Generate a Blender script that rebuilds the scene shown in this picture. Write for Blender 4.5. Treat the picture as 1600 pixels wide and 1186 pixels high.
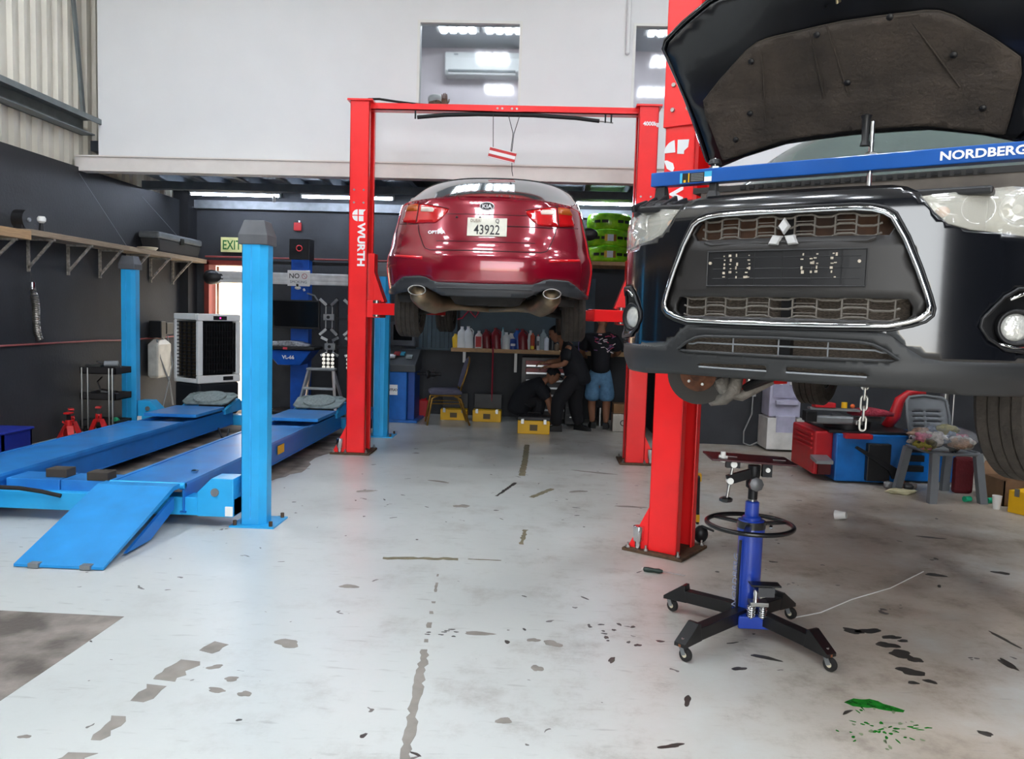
import bpy, bmesh, math, random
from mathutils import Vector as V, Matrix, geometry
from math import sin, cos, pi, radians, sqrt
for o in list(bpy.data.objects): bpy.data.objects.remove(o)
random.seed(7)
sc = bpy.context.scene
COL = sc.collection

# ---------------------------------------------------------------- camera
YAW, PITCH, ROLL = 0.0375, 0.078, 0.03
fw = V((-sin(YAW)*cos(PITCH), cos(YAW)*cos(PITCH), -sin(PITCH)))
rt = V((cos(YAW), sin(YAW), 0)); up = rt.cross(fw)
r2 = rt*cos(ROLL)+up*sin(ROLL); u2 = up*cos(ROLL)-rt*sin(ROLL)
cam = bpy.data.cameras.new('camera'); cam.sensor_width = 36; cam.lens = 1250/1600*36; cam.sensor_fit = 'HORIZONTAL'
cam.clip_start = .05; cam.clip_end = 300
co = bpy.data.objects.new('camera', cam); COL.objects.link(co); sc.camera = co
co.matrix_world = Matrix(((r2.x, u2.x, -fw.x, 0), (r2.y, u2.y, -fw.y, 0), (r2.z, u2.z, -fw.z, 1.5), (0, 0, 0, 1)))

# ---------------------------------------------------------------- world, sun, exposure
wd = bpy.data.worlds.new('sky'); sc.world = wd; wd.use_nodes = True
nt = wd.node_tree; nt.nodes.clear()
wo = nt.nodes.new('ShaderNodeOutputWorld'); bg = nt.nodes.new('ShaderNodeBackground')
bg.inputs[0].default_value = (.93, .97, 1, 1); bg.inputs[1].default_value = 8.5
nt.links.new(bg.outputs[0], wo.inputs[0])
sl = bpy.data.lights.new('sun', 'SUN'); sl.energy = 22; sl.angle = .01; sl.color = (1, .93, .82)
so = bpy.data.objects.new('sun', sl); COL.objects.link(so); so.location = (10, 30, 30)
so.rotation_euler = V((-.25, -.75, -1.15)).to_track_quat('-Z', 'Y').to_euler()
pl = bpy.data.lights.new('gate_portal', 'AREA'); pl.shape = 'RECTANGLE'; pl.size = 3.6; pl.size_y = 4.2; pl.cycles.is_portal = True
po = bpy.data.objects.new('gate_portal', pl); COL.objects.link(po); po.location = (.4, -3.05, 2.1); po.rotation_euler = (radians(90), 0, 0)
vs = sc.view_settings; vs.view_transform = 'Standard'; vs.look = 'None'; vs.gamma = 1; vs.use_curve_mapping = False
vs.exposure = 0.0

# ---------------------------------------------------------------- materials
def lin(c): return tuple(((x/255)/12.92 if x/255 <= .04045 else ((x/255+.055)/1.055)**2.4) for x in c)+(1,)
MATS = {}
def mat(name, rgb, rough=.5, metal=0, coat=0, crough=.04, var=.12, scale=8, bump=0, bscale=60, emit=0, trans=0, alpha=1, spec=.5, rgb2=None, thr=None, ior=1.45, stretch=None):
    """procedural Principled material: noise mixes the colour with a darker (or second) one"""
    if name in MATS: return MATS[name]
    m = bpy.data.materials.new(name); m.use_nodes = True; t = m.node_tree; b = t.nodes['Principled BSDF']
    N = t.nodes.new; L = t.links.new
    tc = N('ShaderNodeTexCoord'); nz = N('ShaderNodeTexNoise'); nz.inputs['Scale'].default_value = scale; nz.inputs['Detail'].default_value = 5
    src = tc.outputs['Object']
    if stretch:
        mp = N('ShaderNodeMapping'); mp.inputs['Scale'].default_value = stretch; L(src, mp.inputs[0]); src = mp.outputs[0]
    L(src, nz.inputs['Vector'])
    rp = N('ShaderNodeValToRGB'); c = lin(rgb); c2 = lin(rgb2) if rgb2 else tuple(x*(1-var*2.2) for x in c[:3])+(1,)
    lo, hi = thr if thr else (.3, .7)
    rp.color_ramp.elements[0].position = lo; rp.color_ramp.elements[1].position = hi
    rp.color_ramp.elements[0].color = c2; rp.color_ramp.elements[1].color = c
    L(nz.outputs[0], rp.inputs[0]); L(rp.outputs[0], b.inputs['Base Color'])
    b.inputs['Metallic'].default_value = metal; b.inputs['IOR'].default_value = ior
    b.inputs['Specular IOR Level'].default_value = spec
    mr = N('ShaderNodeMapRange'); mr.inputs[3].default_value = max(rough-.06, .02); mr.inputs[4].default_value = min(rough+.06, 1)
    L(nz.outputs[0], mr.inputs[0]); L(mr.outputs[0], b.inputs['Roughness'])
    if coat: b.inputs['Coat Weight'].default_value = coat; b.inputs['Coat Roughness'].default_value = crough
    if trans: b.inputs['Transmission Weight'].default_value = trans
    if alpha < 1: b.inputs['Alpha'].default_value = alpha
    if emit: L(rp.outputs[0], b.inputs['Emission Color']); b.inputs['Emission Strength'].default_value = emit
    if bump:
        n2 = N('ShaderNodeTexNoise'); n2.inputs['Scale'].default_value = bscale; n2.inputs['Detail'].default_value = 3
        bp = N('ShaderNodeBump'); bp.inputs['Strength'].default_value = bump; bp.inputs['Distance'].default_value = .02
        L(src, n2.inputs['Vector']); L(n2.outputs[0], bp.inputs['Height']); L(bp.outputs[0], b.inputs['Normal'])
    MATS[name] = m; return m

RED = mat('lift_red', (255, 38, 40), .33, coat=.3, var=.05, scale=3)
BLUE = mat('lift_blue', (46, 172, 234), .38, coat=.2, var=.09, scale=3)
BLUED = mat('machine_blue', (30, 112, 194), .4, var=.06)
BLACKP = mat('black_plastic', (24, 24, 26), .45, var=.1)
RUBBER = mat('rubber', (34, 32, 31), .8, var=.15, scale=20, bump=.2)
TYRE = mat('tyre_rubber', (62, 56, 50), .85, var=.2, scale=18, bump=.3)
DARKM = mat('dark_metal', (42, 42, 44), .45, .6)
STEEL = mat('steel', (175, 175, 172), .3, 1)
CHROME = mat('chrome', (225, 226, 228), .08, 1, var=.02)
GALV = mat('galvanised', (150, 154, 156), .5, .7, var=.1)
WHITE = mat('white_plastic', (232, 232, 228), .4, var=.03)
WHITEPRINT = mat('white_print', (240, 240, 240), .5, var=.02)
WOOD = mat('raw_timber', (196, 160, 118), .75, var=.16, scale=6, stretch=(3, 1, 20), bump=.2)
WOODG = mat('grey_timber', (170, 150, 126), .8, var=.16, scale=6, stretch=(3, 1, 20), bump=.2)
YELLOW = mat('tool_yellow', (236, 180, 22), .45, var=.05)
GREYPL = mat('grey_plastic', (138, 142, 146), .5, var=.06)
CREAM = mat('cream_plastic', (214, 205, 180), .5, var=.06)
GLASS = mat('window_glass', (235, 242, 245), .02, trans=1, var=.0, spec=.9, ior=1.5)
RUST = mat('rusty_plate', (98, 72, 48), .8, var=.3, scale=25, rgb2=(60, 46, 36), bump=.3)
WALLD = mat('charcoal_paint', (52, 54, 58), .62, var=.16, scale=3, bump=.12, bscale=30)
WALLW = mat('office_paint', (232, 233, 234), .55, var=.02, scale=2)

# ---------------------------------------------------------------- mesh builder
class M:
    def __init__(s): s.v = []; s.f = []
    def add(s, vs, fs):
        n = len(s.v); s.v += [V(p) for p in vs]; s.f += [tuple(i+n for i in f) for f in fs]; return s
    def bx(s, x0, x1, y0, y1, z0, z1):
        return s.add([(x0, y0, z0), (x1, y0, z0), (x1, y1, z0), (x0, y1, z0), (x0, y0, z1), (x1, y0, z1), (x1, y1, z1), (x0, y1, z1)],
                     [(3, 2, 1, 0), (4, 5, 6, 7), (0, 1, 5, 4), (1, 2, 6, 5), (2, 3, 7, 6), (3, 0, 4, 7)])
    def ob(s, c, ex, ey, ez):
        c, ex, ey, ez = V(c), V(ex), V(ey), V(ez)
        return s.add([c-ex-ey-ez, c+ex-ey-ez, c+ex+ey-ez, c-ex+ey-ez, c-ex-ey+ez, c+ex-ey+ez, c+ex+ey+ez, c-ex+ey+ez],
                     [(3, 2, 1, 0), (4, 5, 6, 7), (0, 1, 5, 4), (1, 2, 6, 5), (2, 3, 7, 6), (3, 0, 4, 7)])
    def bar(s, a, b, w, h, upv=(0, 0, 1)):
        a, b = V(a), V(b); d = b-a; n = d.normalized(); u = V(upv)
        if abs(n.dot(u)) > .98: u = V((0, 1, 0))
        sd = n.cross(u).normalized(); uu = sd.cross(n)
        return s.ob((a+b)/2, sd*(w/2), d/2, uu*(h/2))
    def ring(s, c, ax, r, n, ph=0):
        ax = V(ax).normalized(); u = V((0, 0, 1)) if abs(ax.z) < .9 else V((1, 0, 0))
        a = ax.cross(u).normalized(); b = ax.cross(a)
        return [V(c)+(a*cos(ph+2*pi*i/n)+b*sin(ph+2*pi*i/n))*r for i in range(n)]
    def loft(s, rings, cap=True, closed=True):
        n = len(rings[0]); vs = [p for r in rings for p in r]; fs = []
        for k in range(len(rings)-1):
            for i in range(n if closed else n-1):
                j = (i+1) % n; fs.append((k*n+i, k*n+j, (k+1)*n+j, (k+1)*n+i))
        if cap and closed: fs += [tuple(range(n))[::-1], tuple(range((len(rings)-1)*n, len(rings)*n))]
        return s.add(vs, fs)
    def cyl(s, a, b, r0, r1=None, n=16, cap=True, ph=0):
        r1 = r0 if r1 is None else r1; d = V(b)-V(a)
        return s.loft([s.ring(a, d, r0, n, ph), s.ring(b, d, r1, n, ph)], cap)
    def lathe(s, c, prof, ax=(0, 0, 1), n=24, cap=True, ph=0):
        ax = V(ax).normalized(); return s.loft([s.ring(V(c)+ax*h, ax, max(r, 1e-4), n, ph) for r, h in prof], cap)
    def tube(s, pts, r, n=8, closed=False):
        pts = [V(p) for p in pts]; N = len(pts); rings = []; pa = None
        for i, p in enumerate(pts):
            d = (pts[(i+1) % N]-pts[i-1]) if closed else (pts[min(i+1, N-1)]-pts[max(i-1, 0)])
            d.normalize()
            if pa is None:
                u = V((0, 0, 1)) if abs(d.z) < .9 else V((1, 0, 0)); a = d.cross(u).normalized()
            else: a = (pa-d*pa.dot(d)).normalized()
            pa = a; b = d.cross(a); rr = r[i] if isinstance(r, (list, tuple)) else r
            rings.append([p+(a*cos(2*pi*k/n)+b*sin(2*pi*k/n))*rr for k in range(n)])
        if closed: rings.append(rings[0])
        return s.loft(rings, not closed)
    def torus(s, c, R, r, ax=(0, 0, 1), n=32, m=10):
        return s.tube(s.ring(c, ax, R, n), r, m, True)
    def sph(s, c, r, n=12, m=8):
        r = (r, r, r) if isinstance(r, (int, float)) else r; c = V(c)
        return s.loft([[c+V((r[0]*sin(t)*cos(2*pi*i/n), r[1]*sin(t)*sin(2*pi*i/n), -r[2]*cos(t))) for i in range(n)] for t in [.03+(pi-.06)*k/m for k in range(m+1)]])
    def prism(s, poly, o, ex, ey, dep):
        o, ex, ey, dep = V(o), V(ex), V(ey), V(dep); n = len(poly)
        a = [o+ex*p[0]+ey*p[1] for p in poly]; b = [p+dep for p in a]
        return s.add(a+b, [tuple(range(n))[::-1], tuple(range(n, 2*n))]+[(i, (i+1) % n, (i+1) % n+n, i+n) for i in range(n)])
    def grid(s, fn, us, vs_):
        pts = [fn(u, v) for v in vs_ for u in us]; n = len(us)
        return s.add(pts, [(j*n+i, j*n+i+1, (j+1)*n+i+1, (j+1)*n+i) for j in range(len(vs_)-1) for i in range(n-1)])
INV = {}
def root(o):
    while o.parent: o = o.parent
    return o
def build(m, name, material, parent=None, smooth=False, bev=0, sub=0, solid=0, label=None, off=1, seg=2):
    me = bpy.data.meshes.new(name); vs_ = m.v
    if parent is not None and root(parent).name in INV:
        iv = INV[root(parent).name]; vs_ = [iv @ p for p in vs_]
    me.from_pydata([tuple(p) for p in vs_], [], m.f); me.materials.append(material)
    bm = bmesh.new(); bm.from_mesh(me); bmesh.ops.recalc_face_normals(bm, faces=bm.faces); bm.to_mesh(me); bm.free()
    if smooth:
        me.shade_smooth()
        if smooth != 'all': me.set_sharp_from_angle(angle=radians(smooth if smooth is not True else 40))
    o = bpy.data.objects.new(name, me); COL.objects.link(o)
    if parent is not None: o.parent = parent
    if solid: d = o.modifiers.new('solid', 'SOLIDIFY'); d.thickness = solid; d.offset = off
    if bev: d = o.modifiers.new('bevel', 'BEVEL'); d.width = bev; d.segments = seg; d.limit_method = 'ANGLE'; d.angle_limit = radians(40)
    if sub: d = o.modifiers.new('sub', 'SUBSURF'); d.levels = sub; d.render_levels = sub
    if label: o['label'] = label
    return o
def tag(o, label, cat, group=None):
    o['label'] = label; o['category'] = cat
    if group: o['group'] = group
    return o
def thing(name, label, cat, loc=(0, 0, 0), rz=0, group=None, world=True):
    o = bpy.data.objects.new(name, None); COL.objects.link(o); o.location = loc; o.rotation_euler = (0, 0, rz); o.empty_display_size = .1
    if world: INV[o.name] = (Matrix.Translation(loc) @ Matrix.Rotation(rz, 4, 'Z')).inverted()
    return tag(o, label, cat, group)
def solo(m, name, material, label, cat, loc, group=None, **k):
    """a thing that is one mesh; vertices given in world coordinates, origin put at loc"""
    l = V(loc); m.v = [p-l for p in m.v]; o = build(m, name, material, None, **k); o.location = l
    return tag(o, label, cat, group)
def struct(m, name, material, parent=None, **k):
    o = build(m, name, material, parent, **k)
    if parent is None: o['kind'] = 'structure'
    return o
def dup(r, loc, rz, label=None, group=None):
    def cp(o, p):
        c = o.copy(); COL.objects.link(c); c.parent = p
        for ch in list(o.children): cp(ch, c)
        return c
    c = cp(r, None); c.location = loc; c.rotation_euler = (0, 0, rz)
    if label: c['label'] = label
    if group: c['group'] = group
    return c
def text(body, o, ex, ey, size, material, name, parent, ext=.002, bold=0, align='CENTER', sx=1, space=1):
    cu = bpy.data.curves.new('t', 'FONT'); cu.body = body; cu.size = size; cu.extrude = ext; cu.offset = bold; cu.align_x = align; cu.space_character = space; cu.resolution_u = 3
    ob = bpy.data.objects.new('t', cu); me = bpy.data.meshes.new_from_object(ob)
    ex, ey = V(ex).normalized(), V(ey).normalized(); ez = ex.cross(ey); o = V(o); m = M()
    m.v = [o+ex*(v.co.x*sx)+ey*v.co.y+ez*v.co.z for v in me.vertices]; m.f = [tuple(p.vertices) for p in me.polygons]
    bpy.data.objects.remove(ob); bpy.data.curves.remove(cu)
    return build(m, name, material, parent)
def inside(p, poly):
    x, y = p; c = False; j = len(poly)-1
    for i in range(len(poly)):
        a, b = poly[i], poly[j]
        if (a[1] > y) != (b[1] > y) and x < (b[0]-a[0])*(y-a[1])/(b[1]-a[1])+a[0]: c = not c
        j = i
    return c
def dens(poly, res):
    out = []
    for i, a in enumerate(poly):
        b = poly[(i+1) % len(poly)]; n = max(1, int(math.hypot(b[0]-a[0], b[1]-a[1])/res))
        out += [(a[0]+(b[0]-a[0])*k/n, a[1]+(b[1]-a[1])*k/n) for k in range(n)]
    return out
def shell(outline, holes, fn, res=.03):
    """sheet over the 2-d outline with the holes cut out, every point mapped by fn to 3-d"""
    loops = [dens(outline, res)]+[dens(h, res*.7) for h in holes]; pts = []; ed = []
    for lp in loops:
        n = len(pts); pts += lp; ed += [(n+i, n+(i+1) % len(lp)) for i in range(len(lp))]
    xs = [p[0] for p in outline]; ys = [p[1] for p in outline]; b = list(pts)
    y = min(ys)+res*.5; row = 0
    cell = {}
    for p in b: cell.setdefault((int(p[0]//res), int(p[1]//res)), []).append(p)
    while y < max(ys):
        x = min(xs)+res*(.5 if row % 2 else .25)
        while x < max(xs):
            if inside((x, y), outline) and not any(inside((x, y), h) for h in holes):
                k = (int(x//res), int(y//res))
                if all((q[0]-x)**2+(q[1]-y)**2 > (res*.5)**2 for i in (-1, 0, 1) for j in (-1, 0, 1) for q in cell.get((k[0]+i, k[1]+j), ())): pts.append((x, y))
            x += res
        y += res*.87; row += 1
    r = geometry.delaunay_2d_cdt([V(p) for p in pts], ed, [], 0, 1e-6)
    m = M(); m.v = [V(fn(p[0], p[1])) for p in r[0]]
    for f in r[2]:
        c = (sum(r[0][i][0] for i in f)/3, sum(r[0][i][1] for i in f)/3)
        if inside(c, loops[0]) and not any(inside(c, h) for h in loops[1:]): m.f.append(tuple(f))
    return m
def interp(tab, x):
    if x <= tab[0][0]: return tab[0][1]
    for (a, b), (c, d) in zip(tab, tab[1:]):
        if x <= c: return b+(d-b)*(x-a)/(c-a)
    return tab[-1][1]
def smooth(tab, x):
    n = len(tab)
    if x <= tab[0][0]: return tab[0][1]
    if x >= tab[-1][0]: return tab[-1][1]
    sl_ = [(tab[min(i+1, n-1)][1]-tab[max(i-1, 0)][1])/(tab[min(i+1, n-1)][0]-tab[max(i-1, 0)][0]) for i in range(n)]
    for i in range(n-1):
        if x <= tab[i+1][0]:
            h = tab[i+1][0]-tab[i][0]; t = (x-tab[i][0])/h
            return (2*t**3-3*t*t+1)*tab[i][1]+(t**3-2*t*t+t)*h*sl_[i]+(3*t*t-2*t**3)*tab[i+1][1]+(t**3-t*t)*h*sl_[i+1]
class Plan:
    """plan outline of a car end: superellipse nose then straight flanks, by arc length s from the middle"""
    def __init__(s, hw, n, D, inset):
        s.hw, s.ins = hw, inset; T = []; L = 0; pv = None
        for i in range(201):
            t = pi/2*i/200; x = hw*sin(t)**(2/n); y = D*(1-max(cos(t), 0)**(2/n))
            if pv: L += math.hypot(x-pv[0], y-pv[1])
            T.append((L, x, y)); pv = (x, y)
        s.T = T; s.L = L; s.D = D
        s.xs = [(t[1], t[0]) for t in T]; s.sx = [(t[0], t[1]) for t in T]; s.sy = [(t[0], t[2]) for t in T]; s.ys = [(t[2], t[0]) for t in T]
    def s_x(s, x): return math.copysign(interp(s.xs, abs(x)), x)
    def s_y(s, y): return interp(s.ys, y) if y < s.D else s.L+y-s.D
    def xy(s, q):
        a = abs(q)
        if a < s.L: x, y = interp(s.sx, a), interp(s.sy, a)
        else: x, y = s.hw, s.D+a-s.L
        return math.copysign(x, q), y
    def pt(s, q, z, extra=0):
        x, y = s.xy(q); x1, y1 = s.xy(q+.004); x0, y0 = s.xy(q-.004); d = V((x1-x0, y1-y0, 0)).normalized()
        n = V((-d.y, d.x, 0)); i = s.ins(z)+extra
        return V((x, y, z))+n*i
    def poly(s, pts): return [(s.s_x(p[0]), p[1]) for p in pts]
def sym(half): return half+[(-x, z) for x, z in reversed(half) if abs(x) > 1e-6]
# ================================================================ the setting
def floor_material():
    m = bpy.data.materials.new('epoxy_floor'); m.use_nodes = True; t = m.node_tree; b = t.nodes['Principled BSDF']; N = t.nodes.new; L = t.links.new
    tc = N('ShaderNodeTexCoord'); sp = N('ShaderNodeSeparateXYZ'); L(tc.outputs['Object'], sp.inputs[0])
    def noise(sc_, det=6, rough=.6):
        n = N('ShaderNodeTexNoise'); n.inputs['Scale'].default_value = sc_; n.inputs['Detail'].default_value = det; n.inputs['Roughness'].default_value = rough; L(tc.outputs['Object'], n.inputs['Vector']); return n.outputs[0]
    def math_(op, a, bb):
        n = N('ShaderNodeMath'); n.operation = op
        for i, q in enumerate((a, bb)):
            if isinstance(q, (int, float)): n.inputs[i].default_value = q
            else: L(q, n.inputs[i])
        return n.outputs[0]
    def mr(x, a, b_, c=0, d=1):
        n = N('ShaderNodeMapRange'); n.interpolation_type = 'SMOOTHSTEP'; L(x, n.inputs[0])
        for i, q in enumerate((a, b_, c, d)): n.inputs[i+1].default_value = q
        return n.outputs[0]
    def mix(f, a, c):
        n = N('ShaderNodeMix'); n.data_type = 'RGBA'; L(f, n.inputs['Factor'])
        for s_, q in (('A', a), ('B', c)):
            sk = [i for i in n.inputs if i.name == s_ and i.type == 'RGBA'][0]
            if isinstance(q, tuple): sk.default_value = q
            else: L(q, sk)
        return [o for o in n.outputs if o.type == 'RGBA'][0]
    base = mix(mr(noise(.5, 3), .3, .7), lin((186, 190, 187)), lin((196, 199, 195)))
    # grime tracked in on the right-hand bay
    g = math_('MULTIPLY', mr(sp.outputs[0], -.3, 1.8), mr(noise(1.1, 8, .7), .18, .6))
    col = mix(g, base, lin((170, 158, 143)))
    g2 = math_('MULTIPLY', mr(noise(2.2, 9, .75), .48, .74), mr(sp.outputs[0], -2.5, 2.0, .12, .8))
    col = mix(g2, col, lin((112, 101, 88)))
    # scuffs: stretched streaks
    mp = N('ShaderNodeMapping'); mp.inputs['Scale'].default_value = (2.5, 14, 1); mp.inputs['Rotation'].default_value = (0, 0, .35); L(tc.outputs['Object'], mp.inputs[0])
    n3 = N('ShaderNodeTexNoise'); n3.inputs['Scale'].default_value = 2.2; n3.inputs['Detail'].default_value = 7; L(mp.outputs[0], n3.inputs['Vector'])
    col = mix(mr(n3.outputs[0], .60, .74, 0, .34), col, lin((120, 118, 114)))
    # small chips in the paint
    vo = N('ShaderNodeTexVoronoi'); vo.inputs['Scale'].default_value = 5.0; vo.inputs['Randomness'].default_value = 1
    wn = N('ShaderNodeTexNoise'); wn.inputs['Scale'].default_value = 9; L(tc.outputs['Object'], wn.inputs['Vector'])
    ad = N('ShaderNodeVectorMath'); ad.operation = 'SCALE'; ad.inputs['Scale'].default_value = .22; L(wn.outputs['Color'], ad.inputs[0])
    a2 = N('ShaderNodeVectorMath'); a2.operation = 'ADD'; L(ad.outputs[0], a2.inputs[0]); L(tc.outputs['Object'], a2.inputs[1])
    mp2 = N('ShaderNodeMapping'); mp2.inputs['Scale'].default_value = (1, 1.9, 1); L(a2.outputs[0], mp2.inputs[0]); L(mp2.outputs[0], vo.inputs['Vector'])
    sc3 = N('ShaderNodeSeparateColor'); L(vo.outputs['Color'], sc3.inputs[0])
    chip = math_('MULTIPLY', math_('LESS_THAN', vo.outputs['Distance'], math_('MULTIPLY', sc3.outputs[1], .13)), math_('GREATER_THAN', sc3.outputs[0], .45))
    col = mix(chip, col, lin((92, 88, 84)))
    L(col, b.inputs['Base Color'])
    rr = math_('ADD', mr(noise(3.5), .3, .7, .285, .34), math_('MULTIPLY', g, .14)); L(rr, b.inputs['Roughness'])
    bp = N('ShaderNodeBump'); bp.inputs['Strength'].default_value = .06; bp.inputs['Distance'].default_value = .02; L(noise(14, 4), bp.inputs['Height']); L(bp.outputs[0], b.inputs['Normal'])
    return m
floor = struct(M().bx(-5.6, 7.2, -3, 12.2, -.2, 0), 'floor', floor_material())
CONC = mat('bare_concrete', (142, 134, 126), .75, var=.2, scale=3.5, thr=(.38, .62), rgb2=(84, 78, 72), bump=.2, bscale=40)
CONCG = mat('worn_concrete', (146, 140, 132), .8, var=.15, scale=9)
TAR = mat('tape_residue', (128, 120, 96), .8, var=.2, scale=20)
OIL = mat('oil_stain', (66, 62, 58), .4, var=.2, scale=12)
def ragged(poly, amp, res, seed):
    rnd = random.Random(seed); return [(x+rnd.uniform(-amp, amp), y+rnd.uniform(-amp, amp)) for x, y in dens(poly, res)]
def patch(poly, name, material, h=.0012):
    m = M(); cx = sum(p[0] for p in poly)/len(poly)
    return build(m.prism(poly, (0, 0, 0), (1, 0, 0), (0, 1, 0), (0, 0, h)), name, material, floor)
patch([(-1.98, 3.69)]+ragged([(-5.4, 3.72), (-5.4, -3)], .01, 1, 1)+[(-2.0, -3), (-2.0, 2.8), (-1.985, 3.3)], 'bare_concrete_patch', CONC)
patch(ragged([(-5.3, 6.0), (-2.75, 6.0), (-2.38, 6.8), (-2.22, 7.3), (-2.3, 7.9), (-2.2, 8.6), (-2.15, 9.2), (-2.3, 11.9), (-5.3, 11.9)], .035, .12, 2), 'bare_concrete_patch', CONC, .001)
def strip(pts, w, name, material, seed, jit=.5):
    rnd = random.Random(seed); L_, R_ = [], []
    for i in range(len(pts)-1):
        a, b = V(pts[i]+(0,)), V(pts[i+1]+(0,)); d = (b-a); n = V((-d.y, d.x, 0)).normalized(); k = max(2, int(d.length/.03))
        for j in range(k):
            p = a+d*j/k; L_.append((p+n*w*(.5+rnd.uniform(-jit, jit)*.5))[:2]); R_.append((p-n*w*(.5+rnd.uniform(-jit, jit)*.5))[:2])
    return patch(L_+R_[::-1], name, material)
strip([(-.40, 2.3), (-.42, 2.58), (-.455, 3.05), (-.485, 3.5)], .034, 'worn_joint', CONCG, 3)
for i, (y0, y1, w) in enumerate(((3.55, 3.62, .02), (3.72, 3.82, .022), (3.9, 3.97, .02), (4.05, 4.1, .018), (4.22, 4.4, .014), (4.48, 4.56, .012))):
    strip([(-.487-(y0-3.5)*.075, y0), (-.487-(y1-3.5)*.075, y1)], w, 'worn_joint', CONCG, 10+i)
strip([(-1.5, 2.3), (-1.51, 2.55)], .10, 'worn_joint', CONCG, 30, .4)
strip([(-1.50, 2.60), (-1.50, 2.80)], .06, 'worn_joint', CONCG, 31)
strip([(-1.50, 2.88), (-1.48, 3.05)], .075, 'worn_joint', CONCG, 32, .4)
strip([(-1.48, 3.06), (-1.45, 3.28)], .09, 'worn_joint', CONCG, 33, .4)
strip([(-1.43, 3.34), (-1.38, 3.47)], .07, 'worn_joint', CONCG, 34, .4)
strip([(-.16, 7.5), (-.15, 8.4), (-.15, 9.4)], .06, 'tape_residue', TAR, 40, .2)
strip([(-.94, 4.78), (-.45, 4.83)], .045, 'tape_residue', TAR, 41, .5)
strip([(-.42, 4.83), (-.18, 4.83)], .014, 'tape_residue', TAR, 42)
strip([(-.06, 6.6), (.14, 7.0)], .05, 'tape_residue', TAR, 43, .3)
strip([(-.1, 5.2), (-.08, 5.6)], .03, 'tape_residue', TAR, 44)
strip([(-.35, 6.6), (-.2, 7.2)], .03, 'scuff_mark', OIL, 45)
def blob(x, y, rx, ry, name, material, seed, rot=0, n=18, amp=.35):
    rnd = random.Random(seed); ph = [rnd.uniform(0, 6) for _ in range(4)]; P = []
    for i in range(n):
        a = 2*pi*i/n; k = 1+amp*(sin(2*a+ph[0])*.5+sin(3*a+ph[1])*.35+sin(5*a+ph[2])*.25); u, v_ = rx*cos(a)*k, ry*sin(a)*k
        P.append((x+u*cos(rot)-v_*sin(rot), y+u*sin(rot)+v_*cos(rot)))
    return patch(P, name, material, .0009)
for i, (x, y, rx, ry) in enumerate(((-1.11, 3.47, .055, .045), (-1.02, 4.25, .05, .03), (-.26, 3.68, .075, .02), (.09, 3.6, .045, .03), (0, 3.63, .03, .02), (.02, 3.33, .025, .03), (-.1, 2.87, .026, .026), (-1.33, 3.2, .03, .02), (-1.22, 3.1, .03, .02), (-1.24, 3.0, .04, .018), (-1.12, 2.98, .03, .02), (-1.75, 2.6, .02, .012), (-.6, 6.2, .06, .05), (-.9, 7.1, .09, .03), (.35, 6.9, .1, .03), (.75, 6.4, .12, .025), (.55, 7.8, .2, .03), (-1.45, 6.6, .1, .03))):
    blob(x, y, rx, ry, 'paint_loss', CONCG, 60+i, rot=(i*37 % 10)/10-.5)
rnd = random.Random(5)
for i in range(9): blob(-.43+rnd.uniform(-.07, .07), 3.67+rnd.uniform(-.05, .05), .012, .006, 'dark_fleck', OIL, 90+i)
for i in range(12): blob(.37+rnd.uniform(-.1, .12), 3.74+rnd.uniform(-.12, .14), rnd.uniform(.006, .022), rnd.uniform(.006, .014), 'dark_fleck', OIL, 110+i, rot=i)
for i, (x, y, rx, ry) in enumerate(((1.58, 3.92, .055, .03), (1.66, 3.93, .07, .028), (1.74, 3.86, .05, .022), (1.78, 3.82, .03, .014), (1.68, 3.76, .05, .035), (1.70, 3.66, .055, .045), (1.74, 3.6, .03, .03), (1.66, 3.47, .06, .035), (1.70, 3.38, .025, .02), (1.62, 3.36, .02, .018), (1.7, 2.95, .03, .016), (1.95, 3.0, .04, .03), (2.0, 2.9, .03, .03), (2.3, 3.9, .012, .1), (2.15, 3.6, .02, .07), (2.45, 4.9, .06, .03), (2.9, 5.0, .05, .03), (2.85, 5.8, .1, .02), (.62, 3.1, .014, .045), (.35, 3.45, .012, .035), (1.05, 3.55, .06, .02), (.9, 3.42, .035, .016), (.5, 2.75, .05, .012))):
    blob(x, y, rx, ry, 'oil_stain', OIL, 140+i, rot=(i*29 % 10)/10-.5)
GREENF = mat('coolant', (36, 122, 40), .12, var=.25, scale=30)
GREENT = mat('dried_coolant', (132, 150, 112), .5, var=.2, scale=14)
blob(1.36, 3.14, .085, .045, 'coolant_spill', GREENF, 201, -.5, amp=.6)
rnd = random.Random(9)
for i in range(46):
    a = rnd.uniform(0, 6.28); r_ = rnd.random()**.6
    blob(1.33+.2*r_*cos(a), 2.95+.16*r_*sin(a), rnd.uniform(.004, .017), rnd.uniform(.003, .008), 'coolant_drop', GREENF if i % 3 else GREENT, 210+i, rot=a, n=8)
for i in range(70):
    x, y = rnd.uniform(-2.2, 3.2), rnd.uniform(2.5, 8.5); blob(x, y, rnd.uniform(.008, .035), rnd.uniform(.004, .012), 'dark_fleck', OIL, 300+i, rot=rnd.uniform(0, 3), n=8)

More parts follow.
